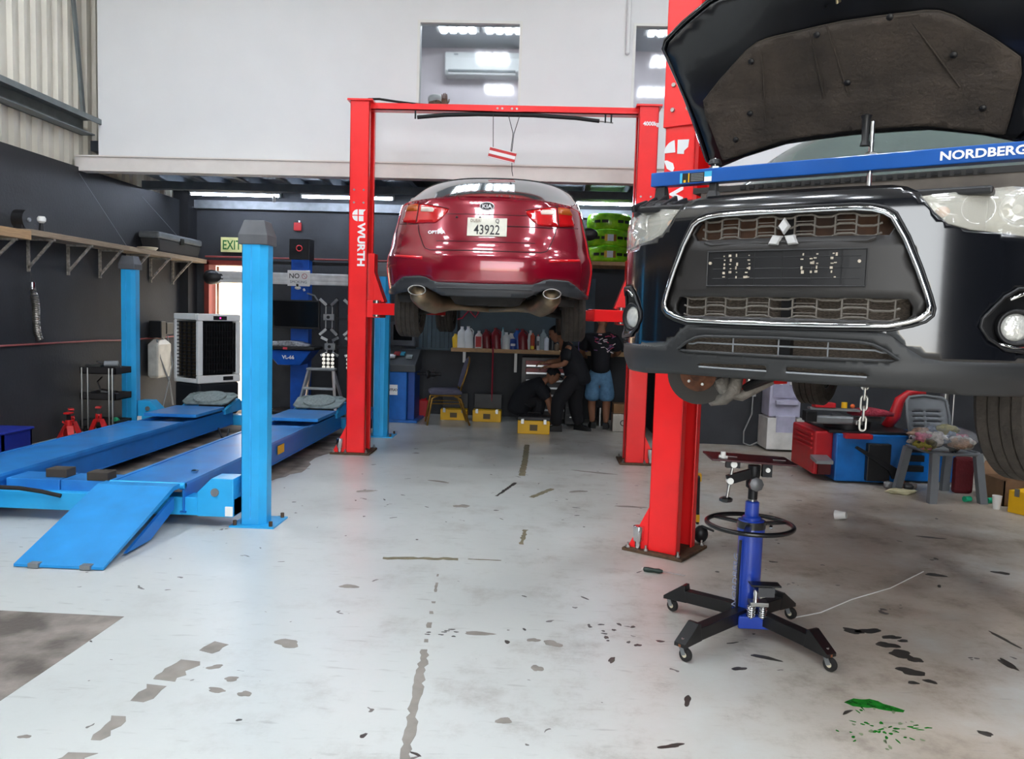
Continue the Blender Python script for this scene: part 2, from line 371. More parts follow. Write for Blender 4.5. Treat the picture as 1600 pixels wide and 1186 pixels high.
# ---- walls
wall_left = struct(M().bx(-5.6, -5.4, -3, 12.2, 0, 3.07), 'wall_left', WALLD)
CLAD = mat('cladding', (226, 222, 210), .5, var=.05, scale=3)
m = M(); y = -3.0; prof = []
while y < 12.2: prof += [(y, -5.52), (y+.10, -5.52), (y+.115, -5.47), (y+.175, -5.47)]; y += .19
m.loft([[V((x, y, z)) for y, x in prof] for z in (3.07, 6.9)], closed=False)
struct(m, 'cladding_sheet', CLAD, wall_left, solid=.004)
struct(M().bx(-5.6, 7.4, 12.2, 12.3, 3.3, 6.9), 'wall_upper', WALLD)
STEELG = mat('painted_steel', (128, 136, 138), .5, .3)
struct(M().bx(-5.46, -5.22, -3, 9.32, 3.63, 3.645).bx(-5.235, -5.22, -3, 9.32, 3.585, 3.63).bx(-5.46, -5.44, -3, 9.32, 3.46, 3.63).bx(-5.46, -5.30, -3, 9.32, 3.46, 3.475), 'trim_1', STEELG)
struct(M().bar((-5.40, 9.0, 5.5), (-5.42, 9.3, 3.66), .03, .05), 'trim_2', STEELG)
struct(M().bx(-5.6, -5.12, 12, 12.2, 0, 3.3).bx(-5.12, -4.25, 12, 12.2, 2.2, 3.3).bx(-4.25, 1.7, 12, 12.2, 0, 3.3), 'wall_back', WALLD)
struct(M().bx(1.5, 7.2, 9.95, 10.1, 0, 3.3).bx(1.5, 1.65, 10.1, 12.2, 0, 3.3), 'wall_inner', WALLD)
struct(M().bx(7.2, 7.4, -3, 12.2, 0, 7), 'wall_right', WALLD)
struct(M().bx(-5.6, -1.4, -3.2, -3, 0, 6.9).bx(2.2, 7.4, -3.2, -3, 0, 6.9).bx(-1.4, 2.2, -3.2, -3, 4.2, 6.9), 'wall_front', WALLD)
struct(M().bx(-5.7, 7.4, -3.2, 12.3, 6.9, 7.1), 'ceiling', mat('roof_sheet', (190, 190, 186), .6, var=.05))
struct(M().bx(-5.49, -5.27, 11.7, 12, 0, 3.2), 'trim_3', mat('dark_column', (34, 35, 38), .6))
# mezzanine deck with joists and fascia
DECK = mat('deck_underside', (60, 68, 78), .6, var=.1)
deck = struct(M().bx(-5.4, 7.2, 9.4, 12.2, 3.3, 3.42), 'mezzanine_deck', DECK)
JO = mat('joist_steel', (92, 102, 112), .5, .3)
jm = None
for i in range(22):
    x = -5.1+i*.56
    if jm is None: jm = build(M().bx(-.03, .03, 9.40, 11.95, 3.16, 3.3), 'joist', JO, deck)
    else:
        j = jm.copy(); COL.objects.link(j); j.parent = deck; jm2 = j
    (jm if i == 0 else jm2).location = (x, 0, 0)
struct(M().bx(-5.4, 1.5, 10.6, 10.72, 3.06, 3.16), 'trim_4', JO)
FAS = mat('fascia_paint', (228, 222, 216), .5, var=.03)
struct(M().bx(-5.44, 7.2, 9.15, 9.32, 3.03, 3.19).bx(-5.44, 7.2, 9.13, 9.32, 3.19, 3.205), 'trim_5', FAS)
wo_ = M()
for (x0, x1, z0, z1) in ((-5.26, -1.54, 3.2, 6.9), (-1.54, -.35, 3.2, 3.87), (-1.54, -.35, 4.83, 6.9), (-.35, .9, 3.2, 6.9), (.9, 2.1, 3.2, 3.87), (.9, 2.1, 4.83, 6.9), (2.1, 7.2, 3.2, 6.9)):
    wo_.bx(x0, x1, 9.32, 9.42, z0, z1)
wall_office = struct(wo_, 'wall_office', WALLW)
OFF = mat('office_inside', (236, 224, 226), .6, var=.02)
struct(M().bx(-5.26, 7.2, 11.9, 12.0, 3.42, 5.5), 'wall_officeback', OFF)
struct(M().bx(-5.26, -5.16, 9.42, 11.9, 3.42, 5.5), 'wall_officeside', OFF)
offc = struct(M().bx(-5.26, 7.2, 9.42, 12.0, 5.36, 5.46), 'ceiling_office', mat('office_ceiling', (200, 204, 208), .7, var=.03))
for k, (x0, x1) in enumerate(((-1.54, -.35), (.9, 2.1))):
    fr = M()
    for a in ((x0, x1, 3.87, 3.90), (x0, x1, 4.80, 4.83), (x0, x0+.03, 3.9, 4.8), (x1-.03, x1, 3.9, 4.8)): fr.bx(a[0], a[1], 9.31, 9.43, a[2], a[3])
    w_ = struct(fr, f'window_{k+1}', WHITE); build(M().bx(x0+.03, x1-.03, 9.36, 9.366, 3.9, 4.8), 'pane', GLASS, w_)
struct(M().cyl((.84, 9.29, 4.5), (.84, 9.29, 6.9), .025, n=12).sph((.84, 9.29, 4.5), .026), 'trim_6', WALLW, smooth=True)
# exit door: frame and leaf standing open, sunlit yard beyond
DOORR = mat('door_red', (120, 44, 34), .5, var=.1)
dr = struct(M().bx(-5.14, -5.07, 11.96, 12.22, 0, 2.2).bx(-4.30, -4.23, 11.96, 12.22, 0, 2.2).bx(-5.14, -4.23, 11.96, 12.22, 2.15, 2.22), 'door_1', DOORR)
leaf = build(M().bx(-5.06, -5.02, 12.22, 12.98, .02, 2.14), 'door_leaf', mat('door_tan', (240, 208, 168), .5), dr)
build(M().cyl((-5.02, 12.9, 1.0), (-4.97, 12.9, 1.0), .012).cyl((-4.97, 12.92, 1.0), (-4.97, 12.8, 1.0), .01), 'handle', STEEL, leaf)
YARD = mat('yard_concrete', (206, 198, 184), .8, var=.08, scale=1)
struct(M().bx(-30, 30, 12.2, 40, -.25, -.02), 'ground_yard', YARD)
struct(M().bx(-30, 30, 17, 17.3, -.02, 3.2), 'wall_yard', mat('yard_wall', (224, 212, 194), .8, var=.06))
struct(M().bx(-40, 40, -40, -3, -.25, -.02), 'ground_apron', YARD)
# services on the back wall
struct(M().bx(-5.3, 1.4, 11.9, 12, 2.98, 3.10), 'trim_7', mat('cable_tray', (132, 136, 140), .5, .3, var=.15))
pipe = solo(M().cyl((-5.12, 11.95, 2.27), (1.4, 11.95, 2.28), .014, n=8), 'wall_pipe', mat('red_pipe', (150, 70, 66), .5), 'thin red pipe running along the dark back wall above the exit door', 'pipe', (-2, 11.95, 2.27))
# ================================================================ two-post lifts
def two_post(label, loc, rz, armz, pads, sleeve=False):
    T = thing('two_post_lift', label, 'car lift', loc, rz, 'red two-post lifts', world=False)
    for s in (-1, 1):
        X = lambda u: s*(1.572-u)
        def bxx(m, u0, u1, *r): a, b = sorted((X(u0), X(u1))); return m.bx(a, b, *r)
        p = M(); H = 3.66
        bxx(p, 0, .012, -.15, .15, .02, H); bxx(p, 0, .2, -.15, -.138, .02, H); bxx(p, 0, .2, .138, .15, .02, H)
        bxx(p, .188, .2, -.15, -.09, .02, H); bxx(p, .188, .2, .09, .15, .02, H)
        post = build(p, 'post', RED, T, bev=.004)
        if sleeve:
            q = M(); bxx(q, -.012, .208, -.165, -.15, 2.7, H+.02); bxx(q, -.012, .0, -.165, .16, 2.7, H+.02); bxx(q, .2, .208, -.165, -.08, 2.7, H+.02)
            sl_ = build(q, 'post_sleeve', RED, post, bev=.004)
            for u in (.05, .15):
                for z in (2.80, 2.95): build(M().cyl((X(u), -.165, z), (X(u), -.178, z), .014, n=6), 'bolt', STEEL, post)
        else:
            for u in (.05, .15):
                for z in (2.63, 2.76): build(M().cyl((X(u), -.15, z), (X(u), -.157, z), .011, n=6), 'bolt', STEEL, post)
        build(M().bx(min(X(-.03), X(.23)), max(X(-.03), X(.23)), -.17, .17, H, H+.018), 'top_plate', RED, post)
        bp = M(); bxx(bp, -.16, .26, -.2, .22, 0, .02); base = build(bp, 'base_plate', RUST, T, bev=.004)
        for y in (-.15, .14):
            build(M().prism([(X(-.14), .02), (X(0), .02), (X(0), .30)], (0, y, 0), (1, 0, 0), (0, 0, 1), (0, .012, 0)), 'gusset', RED, T)
        for (u, y) in ((-.13, -.17), (.0, -.175), (.22, -.17), (-.13, .19), (.23, .19)):
            build(M().cyl((X(u), y, .02), (X(u), y, .034), .017, n=6).cyl((X(u), y, .03), (X(u), y, .055), .008, n=8), 'anchor_bolt', STEEL, base, smooth=True)
        build(M().lathe((X(-.06), -.165, .02), [(.018, 0), (.022, .03), (.022, .045), (.033, .06), (.036, .12), (.036, .15), (.028, .152)], n=16), 'pad_adapter', CHROME, T, smooth=True)
        # carriage with lifting chain, and two telescopic arms
        cz = armz; c = M(); bxx(c, .03, .26, -.085, .085, cz-.03, cz+.62); bxx(c, .2, .34, -.16, .16, cz-.05, cz+.13)
        car = build(c, 'carriage', RED, T, bev=.006)
        build(M().prism([(X(.26), cz+.10), (X(.37), cz+.12), (X(.26), cz+.42)], (0, -.09, 0), (1, 0, 0), (0, 0, 1), (0, .18, 0)), 'carriage_gusset', RED, car)
        ch = M()
        for k in range(52): ch.bx(X(.10)-.012, X(.10)+.012, -.105-.006*(k % 2), -.098, .05+k*.068, .11+k*.068)
        build(ch, 'lift_chain', mat('greasy_chain', (84, 68, 42), .5, .6), T)
        build(M().cyl((X(.1), .03, .02), (X(.1), .03, cz), .028, n=14), 'cylinder', DARKM, T, smooth=True)
        for (px, py) in [q for q in pads if q[0]*s > 0]:
            a = V((X(.30), math.copysign(.13, py), cz+.04)); b = V((px, py, cz+.04)); mid = a+(b-a)*.58
            arm = build(M().bar(a, mid, .11, .12), 'arm', RED, T, bev=.006)
            build(M().bar(a+(b-a)*.4, b, .085, .09), 'arm_extension', mat('arm_red', (204, 36, 36), .4), arm, bev=.004)
            build(M().cyl(a+V((0, 0, -.08)), a+V((0, 0, .09)), .045, n=16), 'pivot_pin', STEEL, arm, smooth=True)
            build(M().cyl(b+V((0, 0, -.06)), b+V((0, 0, .045)), .02, n=12), 'pad_screw', STEEL, arm, smooth=True)
            build(M().cyl(b+V((0, 0, .045)), b+V((0, 0, .085)), .055, n=18), 'lift_pad', RUBBER, arm, smooth=True)
    bm_ = M().bx(-1.39, 1.39, -.06, .06, 3.595, 3.605).bx(-1.39, 1.39, -.06, -.052, 3.595, 3.665).bx(-1.39, 1.39, .052, .06, 3.595, 3.665)
    beam = build(bm_, 'crossbeam', RED, T)
    build(M().bx(-.12, .18, -.066, -.06, 3.60, 3.655), 'splice_plate', RED, beam)
    for x in (-.07, -.02, .08, .13): build(M().cyl((x, -.066, 3.63), (x, -.074, 3.63), .011, n=6), 'bolt', STEEL, beam)
    sb = build(M().tube([(-.90, -.04, 3.53), (-.62, -.04, 3.56), (-.27, -.04, 3.575), (.3, -.04, 3.575), (.74, -.04, 3.555), (.98, -.04, 3.53)], [.02, .022, .022, .022, .02, .02], 12), 'shutoff_bar', mat('foam_black', (30, 32, 34), .7), T, smooth=True)
    build(M().cyl((.97, -.04, 3.531), (1.12, -.04, 3.515), .007, n=8), 'bar_rod', STEEL, sb)
    for x in (1.1, 1.04, -.92): build(M().bar((x, -.04, 3.515), (x, -.04, 3.6), .016, .016), 'bar_bracket', DARKM, sb)
    build(M().tube([(-1.5, .02, 3.68), (-1.42, .0, 3.715), (-1.3, -.03, 3.71), (-1.1, -.05, 3.68), (-.95, -.05, 3.665), (0, -.0, 3.615), (1.2, 0, 3.61), (1.42, 0, 3.70), (1.5, .02, 3.68)], .012, 8), 'hydraulic_hose', RUBBER, T, smooth=True)
    return T
def half_disc(cx, cz, r, a0, a1, n=10): return [(cx, cz)]+[(cx+r*cos(a0+(a1-a0)*i/n), cz+r*sin(a0+(a1-a0)*i/n)) for i in range(n+1)]
L1 = two_post('red two-post lift holding up the red sedan', (-.478, 8.46, 0), 0, 1.50, [(-.74, -.55), (-.74, 1.15), (.72, -.55), (.72, 1.15)])
FY = -.152
text('WURTH', (-1.475, FY, 2.42), (0, 0, -1), (1, 0, 0), .105, WHITEPRINT, 'lettering', L1, bold=.004, align='LEFT', sx=1.15)
lg = M()
for pol in ([(-1.535, 2.53), (-1.50, 2.53), (-1.50, 2.497), (-1.535, 2.497)], [(-1.455, 2.53), (-1.415, 2.53), (-1.415, 2.50), (-1.455, 2.5)]): pass
for c, a0, a1 in (((-1.475, 2.505), pi/2, pi), ((-1.475, 2.495), pi, 1.5*pi)): lg.prism(half_disc(c[0]-.006, c[1], .055, a0, a1), (0, FY, 0), (1, 0, 0), (0, 0, 1), (0, -.002, 0))
for pol in ([(-1.469, 2.505), (-1.42, 2.505), (-1.42, 2.535), (-1.40, 2.555), (-1.40, 2.56), (-1.469, 2.56)], [(-1.469, 2.44), (-1.42, 2.44), (-1.42, 2.495), (-1.469, 2.495)]): lg.prism(pol, (0, FY, 0), (1, 0, 0), (0, 0, 1), (0, -.002, 0))
build(lg, 'logo', WHITEPRINT, L1)
text('4000kg', (1.495, FY, 3.47), (1, 0, 0), (0, 0, 1), .055, WHITEPRINT, 'lettering', L1, bold=.002)
L2 = two_post('red two-post lift holding up the black SUV, bolted sleeve on its post', (2.116, 4.384, 0), -.58, 1.12, [(-.87, -.43), (-.87, 1.15), (.37, -.43), (.37, 1.15)], True)
FY2 = -.152; lg = M(); cx = -1.492
lg.prism(half_disc(cx-.008, 2.545, .075, pi/2+.1, pi), (0, FY2, 0), (1, 0, 0), (0, 0, 1), (0, -.002, 0))
lg.prism([(cx+.005, 2.535), (cx+.05, 2.53), (cx+.05, 2.55), (cx+.075, 2.57), (cx+.08, 2.615), (cx+.005, 2.62)], (0, FY2, 0), (1, 0, 0), (0, 0, 1), (0, -.002, 0))
lg.prism([(cx-.08, 2.50), (cx-.06, 2.50), (cx-.02, 2.48), (cx-.01, 2.45), (cx-.02, 2.425), (cx-.06, 2.45)], (0, FY2, 0), (1, 0, 0), (0, 0, 1), (0, -.002, 0))
build(lg, 'logo', WHITEPRINT, L2)
text('WURTH', (cx-.03, FY2, 2.33), (0, 0, -1), (1, 0, 0), .12, WHITEPRINT, 'lettering', L2, bold=.004, align='LEFT', sx=1.15)
# sign hung on cords under the crossbeam
hs = thing('hanging_sign', 'red and white striped plate hanging tilted from the lift crossbeam', 'sign', (-.48, 8.39, 3.1))
ex, ez = V((.27, 0, -.06)).normalized(), V((.06, 0, .27)).normalized(); c = V((-.485, 8.39, 3.16))
build(M().ob(c, ex*.14, V((0, .012, 0)), ez*.052), 'plate', mat('sign_red', (206, 40, 44), .4), hs)
build(M().ob(c+V((0, -.013, 0)), ex*.138, V((0, .002, 0)), ez*.017), 'white_band', WHITEPRINT, hs)
build(M().ob(c+ez*.05+V((0, -.013, 0)), ex*.138, V((0, .002, 0)), ez*.004).ob(c-ez*.05+V((0, -.013, 0)), ex*.138, V((0, .002, 0)), ez*.004), 'edge_band', WHITEPRINT, hs)
build(M().tube([(-.58, 8.39, 3.21), (-.585, 8.39, 3.4), (-.59, 8.4, 3.59)], .004, 6).tube([(-.40, 8.39, 3.17), (-.38, 8.39, 3.38), (-.44, 8.4, 3.59)], .004, 6).tube([(-.39, 8.385, 3.17), (-.37, 8.39, 3.38), (-.31, 8.4, 3.59)], .004, 6).tube([(-.385, 8.39, 3.15), (-.38, 8.39, 3.0), (-.37, 8.4, 2.95)], .004, 6), 'cord', BLACKP, hs)

# ================================================================ blue four-post lift
F4 = thing('four_post_lift', 'bright blue four-post drive-on alignment lift beside the dark wall', 'car lift', (-3.5, 7.5, 0))
BLUE2 = mat('runway_blue', (50, 142, 216), .33, var=.16, scale=4, rgb2=(40, 112, 186), coat=.15)
CAPG = mat('cap_grey', (92, 94, 98), .6)
for (x0, y0) in ((-2.065, 5.37), (-2.04, 9.55), (-5.15, 9.55), (-5.15, 5.36)):
    w, c = .18, .042
    pol = [(0, c), (c*.5, 0), (w-c, 0), (w, c), (w, w-c), (w-c, w), (c*.5, w), (0, w-c)]
    post = build(M().prism([(x0+a, y0+b) for a, b in pol], (0, 0, .012), (1, 0, 0), (0, 1, 0), (0, 0, 1.94)), 'post', BLUE, F4)
    build(M().bx(x0+.075, x0+.085, y0-.004, y0+.01, .05, 1.93), 'rack_edge', mat('edge_blue', (60, 176, 242), .35), post)
    cx, cy = x0+w/2, y0+w/2
    build(M().loft([[V((cx+sx*h, cy+sy*h, z)) for sx, sy in ((-1, -1), (1, -1), (1, 1), (-1, 1))] for h, z in ((.1, 1.935), (.1, 2.0), (.07, 2.10))]), 'post_cap', CAPG, post, bev=.006)
    b = build(M().bx(x0-.05, x0+w+.08, y0-.05, y0+w+.08, 0, .012), 'base_plate', BLUE, post)
    for ax_, ay in ((x0-.02, y0-.02), (x0+w+.05, y0-.02), (x0+w+.05, y0+w+.05)): build(M().cyl((ax_, ay, .012), (ax_, ay, .045), .013, n=6), 'anchor_bolt', RUST, b)
def runway(x0, x1):
    r = M().bx(x0, x1, 5.30, 8.18, .285, .30); rw = build(r, 'runway_top', BLUE2, F4)
    b = M()
    for x in (x0+.01, x1-.02): b.bx(x, x+.01, 5.3, 9.55, .10, .285)
    for x in (x0, x1-.04): b.bx(x, x+.04, 5.3, 9.55, .095, .105).bx(x, x+.04, 5.3, 9.55, .255, .285)
    build(b, 'runway_beam', BLUED, rw); build(M().bx(x0+.02, x1-.02, 8.18, 9.55, .24, .25), 'recess_floor', BLUE2, rw)
    build(M().bx(x0-.02, x1+.02, 8.45, 9.22, .31, .345), 'slip_plate', BLUE2, rw, bev=.004)
    build(M().bx(x0, x0+.03, 5.32, 8.1, .30, .306).bx(x1-.03, x1, 5.32, 8.1, .30, .306), 'side_lip', BLUE2, rw)
    for s in (x0, x1): build(M().prism([(9.25, .25), (9.75, .25), (9.75, .36), (9.68, .40), (9.25, .3)], (s-.02, 0, 0), (0, 1, 0), (0, 0, 1), (.04, 0, 0)), 'end_stop', BLUE, rw)
    # approach ramp with two toe clips
    rp = build(M().prism([(4.33, .005), (4.33, .02), (5.19, .30), (5.30, .30), (5.30, .27), (5.2, .27)], (x0-.03, 0, 0), (0, 1, 0), (0, 0, 1), (x1-x0, 0, 0)), 'ramp', mat('ramp_blue', (34, 142, 212), .42, var=.1, scale=5), rw)
    build(M().prism([(4.6, .02), (5.22, .22), (5.22, .14), (4.9, .02)], (x1-.06, 0, 0), (0, 1, 0), (0, 0, 1), (.02, 0, 0)), 'ramp_rib', BLUED, rp)
    for x in (x0+.09, x1-.13): build(M().bx(x-.03, x+.03, 4.315, 4.36, .004, .03), 'toe_clip', GALV, rp)
    build(M().cyl((x0, 5.30, .285), (x1, 5.30, .285), .022, n=10), 'hinge', BLUE, rp, smooth=True)
runway(-2.93, -2.41); runway(-4.28, -3.74)
for y in (5.32, 9.60):
    cb = build(M().bx(-4.95, -2.08, y, y+.15, .075, .2), 'crossbeam', BLUE, F4, bev=.006)
    for x0, x1 in ((-2.33, -2.08), (-4.95, -4.70)):
        a, b = (x0, x1) if x0 > -3 else (x0, x1)
        pol = [(a, .075), (b, .075), (b, .34), (a+.1, .34), (a, .24)] if x0 > -3 else [(a, .075), (b, .075), (b, .24), (b-.1, .34), (a, .34)]
        br = build(M().prism(pol, (0, y-.015, 0), (1, 0, 0), (0, 0, 1), (0, .18, 0)), 'end_bracket', BLUE, cb, bev=.004)
        build(M().cyl(((a+b)/2, y-.015, .245), ((a+b)/2, y-.026, .245), .028, n=16), 'sheave_pin', GALV, br, smooth=True)
        build(M().bx(b-.05 if x0 > -3 else a, b if x0 > -3 else a+.05, y-.03, y-.015, .085, .15), 'slide_block', WHITE, br)
jb = build(M().bx(-3.72, -3.34, 5.38, 5.62, .19, .275).bx(-3.33, -2.95, 5.38, 5.62, .19, .275), 'jack_beam', BLUE2, F4, bev=.005)
for x, y in ((-3.40, 5.5), (-3.07, 5.44)): build(M().bx(x-.075, x+.075, y-.06, y+.06, .275, .335), 'rubber_block', mat('block_rubber', (66, 60, 54), .85), jb, bev=.005)
build(M().tube([(-3.75, 5.26, .235), (-3.55, 5.27, .23), (-3.4, 5.28, .21), (-3.28, 5.3, .18)], .015, 8), 'air_hose', RUBBER, F4, smooth=True)
build(M().tube([(-3.7, 9.0, .12), (-3.62, 8.9, .03), (-3.58, 8.95, .03), (-3.62, 9.1, .1)], .012, 8), 'cable', BLACKP, F4, smooth=True)
build(M().bx(-2.408, -2.405, 7.2, 7.38, .17, .25), 'warning_label', YELLOW, F4)
build(M().bx(-2.53, -2.49, 5.66, 5.70, .306, .315), 'latch', CHROME, F4)
# wheel turning plates lying at the ends of the runways
TPM = mat('turn_plate_alloy', (150, 166, 164), .55, .4, var=.25, scale=10)
for k, x in enumerate((-2.67, -4.01)):
    t = thing('turn_plate', ('grey round wheel turning plate on the blue runway next to the red lift', 'grey round wheel turning plate on the blue runway next to the air cooler')[k], 'turn plate', (x, 9.5, .36), 0, 'turn plates on the blue lift')
    ey = V((0, .97, .24)); ez = V((0, -.24, .97)); ex = V((1, 0, 0)); o = V((x, 9.5, .40))
    sq = [(-.28, -.14), (-.22, -.21), (.22, -.21), (.28, -.14), (.30, .12), (.22, .2), (-.22, .2), (-.30, .12)]
    build(M().prism(sq, o, ex, ey, ez*.02), 'base', TPM, t, bev=.005)
    build(M().lathe(o+ez*.02, [(.19, 0), (.19, .018), (.175, .024), (0, .024)], ez, 32), 'disc', mat('disc_alloy', (158, 172, 170), .6, .3, var=.2, scale=40, bump=.4, bscale=90), t, smooth=True)
    for sx in (-1, 1): build(M().torus(o+ex*.235*sx+ey*.12+ez*.022, .025, .006, ez, 14, 6), 'handle', TPM, t)
# ================================================================ black SUV on the second lift
SUV = thing('suv', 'black compact SUV raised on a lift with its hood open and chrome-ringed grille', 'car', (.83, 2.88, 0), -.58, world=False)
PA = mat('suv_black_paint', (12, 14, 19), .2, coat=1, crough=.1, var=.1, scale=2)
VAL = mat('suv_grey_cladding', (42, 43, 44), .5, var=.06)
GRL = mat('grille_plastic', (40, 38, 37), .5, var=.12)
A = Plan(.915, 2.6, .98, lambda z: interp([(1.27, .035), (1.34, .008), (1.4, 0), (1.9, 0), (1.95, .012), (1.98, .045), (2.06, .06)], z))
def sz(pts): return [((A.s_x(p[1]) if p[0] == 'x' else A.s_y(p[1])), p[2]) for p in pts]
def arch(yc, zc, r, y0z, n=12):
    a0 = math.asin((y0z-zc)/r); return [('y', yc-r*cos(a0+(pi-2*a0)*i/n), zc+r*sin(a0+(pi-2*a0)*i/n)) for i in range(n+1)]
low = [('x', .33, 1.485), ('x', .36, 1.478), ('x', .42, 1.432), ('x', .46, 1.406), ('x', .52, 1.397), ('x', .70, 1.398), ('y', .44, 1.40)]
half = [('x', 0, 1.485)]+low+arch(.87, 1.33, .385, 1.41)+[('y', 1.27, 1.34), ('y', 1.30, 1.30), ('y', 3.10, 1.30)]+arch(3.54, 1.33, .385, 1.36)+[
    ('y', 4.0, 1.32), ('y', 4.2, 1.36), ('y', 4.25, 1.95), ('y', 4.1, 2.05), ('y', 2.5, 2.06), ('y', 1.2, 2.045), ('y', .9, 2.02), ('y', .72, 1.995), ('y', .66, 1.94), ('y', .58, 1.84),
    ('x', .80, 1.803), ('x', .70, 1.813), ('x', .56, 1.828), ('x', .50, 1.846), ('x', .46, 1.885), ('x', .435, 1.922), ('x', .418, 1.948), ('x', .385, 1.969), ('x', .34, 1.977), ('x', 0, 1.979)]
hp_ = sz(half); out = hp_[:-1]+[hp_[-1]]+[(-s, z) for s, z in reversed(hp_[1:-1])]
CH = [(0, 1.897), (.236, 1.897), (.285, 1.892), (.32, 1.882), (.345, 1.866), (.385, 1.795), (.425, 1.70), (.456, 1.615), (.467, 1.578), (.464, 1.556), (.445, 1.537), (.41, 1.523), (.35, 1.508), (.18, 1.504), (0, 1.503)]
CHF = sym(CH); CHF = CH+[(-x, z) for x, z in reversed(CH[1:-1])]
def q(x, z, e=0): return A.pt(A.s_x(x), z, e)
FOG = [(.70, 1.64), (.665, 1.612), (.612, 1.539), (.609, 1.513), (.632, 1.475), (.68, 1.44), (.79, 1.425), (.845, 1.45), (.862, 1.53), (.85, 1.61), (.80, 1.645)]
gh = A.poly(CHF); fr_, fl_ = A.poly(FOG), A.poly([(-x, z) for x, z in FOG])
body = build(shell(out, [gh, fr_, fl_], lambda s, z: A.pt(s, z), .022), 'body', PA, SUV, smooth='all', solid=.006, off=-1)
# lower grey cladding with the wide intake and two slots
lo_half = [('x', 0, 1.30), ('x', .40, 1.297), ('x', .60, 1.285), ('y', .30, 1.285), ('y', .42, 1.30), ('y', .44, 1.395)]
lh = sz(lo_half)+sz(list(reversed(low[:-1])))+sz([('x', 0, 1.484)])
lo = lh[:-1]+[lh[-1]]+[(-s, z) for s, z in reversed(lh[1:-1])]
INT = [(0, 1.389), (.37, 1.391), (.392, 1.396), (.352, 1.425), (.312, 1.444), (.27, 1.45), (0, 1.454)]
IN = INT+[(-x, z) for x, z in reversed(INT[1:-1])]
SL = [(.035, 1.336), (.29, 1.332), (.31, 1.338), (.29, 1.347), (.05, 1.353), (.035, 1.35)]
build(shell(lo, [A.poly(IN), A.poly(SL), A.poly([(-x, z) for x, z in SL])], lambda s, z: A.pt(s, z, -.004 if z < 1.38 else 0), .02), 'bumper_cladding', VAL, SUV, smooth='all', solid=.012, off=-1)
build(M().tube([q(x, z, -.004) for x, z in dens(IN, .03)], .006, 6, True), 'intake_rim', VAL, SUV, smooth=True)
for z in (1.418,): build(M().tube([q(x/50, z+(.006 if abs(x) < 17 else 0), .02) for x in range(-18, 19)], .0035, 6), 'intake_bar', GREYPL, SUV)
for x in (-.17, 0, .17): build(M().bar(q(x, 1.392, .02), q(x, 1.452, .02), .004, .006), 'intake_bar', GREYPL, SUV)
for s in (-1, 1): build(M().tube([q(s*x, 1.333, -.003) for x in (.035, .1, .2, .3)], .0035, 6), 'slot_edge', GREYPL, SUV, smooth=True)
# chrome ring
ring_ = []
for (x, z) in dens(CHF, .02): ring_.append(q(x, z, -.006))
build(M().tube(ring_, .0095, 10, True), 'chrome_ring', CHROME, SUV, smooth='all')
build(M().tube([q(x, z, .0) for x, z in dens([(x*1.035, 1.70+(z-1.70)*1.075) for x, z in CHF], .012)], .005, 8, True), 'ring_seam', BLACKP, SUV, smooth='all')
# grille: recess wall, lattices, number-plate panel, radiator behind
lat = shell(A.poly([(x*.995, 1.7+(z-1.7)*.99) for x, z in CHF]), [A.poly([(-.34, 1.808), (-.355, 1.835), (-.325, 1.876), (-.29, 1.884), (.29, 1.884), (.325, 1.876), (.355, 1.835), (.34, 1.808)]), A.poly([(-.40, 1.525), (-.425, 1.545), (-.425, 1.57), (-.41, 1.598), (.41, 1.598), (.425, 1.57), (.425, 1.545), (.40, 1.525)])], lambda s, z: A.pt(s, z, .028), .04)
build(lat, 'grille_frame', GRL, SUV, smooth='all', solid=.02, off=-1)
GRB = mat('grille_bar_plastic', (96, 91, 84), .55, var=.12)
def lattice(z0, z1, xm, nper):
    P = 2*xm/nper; zs = [z0, (z0+z1)/2, z1]; am = (z1-z0)*.075
    for zz in zs:
        pts = []
        for k in range(nper+1):
            x = -xm+k*P; pts += [(x-.34*P, zz-am), (x-.16*P, zz+am), (x+.16*P, zz+am), (x+.34*P, zz-am)]
        pts = [p for p in pts if abs(p[0]) <= xm*(1.0)]
        build(M().tube([q(x, z, .02) for x, z in pts], .0042, 6), 'grille_bar', GRB, SUV)
    for k in range(nper+1):
        for s in (-.25, .25):
            x = -xm+(k+s)*P
            if abs(x) < xm: build(M().bar(q(x, z0, .022), q(x, z1, .022), .005, .012), 'grille_post', GRB, SUV)
        x = -xm+k*P
        for zz in ((zs[0]+zs[1])/2, (zs[1]+zs[2])/2):
            if abs(x)+.25*P < xm: build(M().bar(q(x-.25*P, zz, .022), q(x+.25*P, zz, .022), .003, .003), 'grille_bar', GRB, SUV)
lattice(1.812, 1.88, .34, 5); lattice(1.528, 1.595, .415, 5)
RADI = mat('radiator_fins', (116, 104, 92), .6, .4, var=.35, scale=90, stretch=(1, 1, 4), bump=.6, bscale=160)
build(M().bx(-.40, .40, .135, .17, 1.32, 1.66), 'radiator', RADI, SUV)
build(M().bx(-.42, .42, .15, .2, 1.66, 1.94), 'condenser', mat('condenser_brown', (94, 66, 48), .7, .2, var=.45, scale=9, rgb2=(52, 40, 34)), SUV)
for a_ in ((-.02, .02, .09, .13), (-.6, -.42, .16, .2), (.42, .6, .16, .2)): build(M().bx(*a_, 1.35, 1.92), 'radiator_support', BLACKP, SUV)
panel = build(shell(A.poly([(-.385, 1.622), (.385, 1.622), (.335, 1.775), (.27, 1.785), (-.27, 1.785), (-.335, 1.775)]), [], lambda s, z: A.pt(s, z, .012), .05), 'plate_panel', GRL, SUV, smooth='all', solid=.015, off=-1)
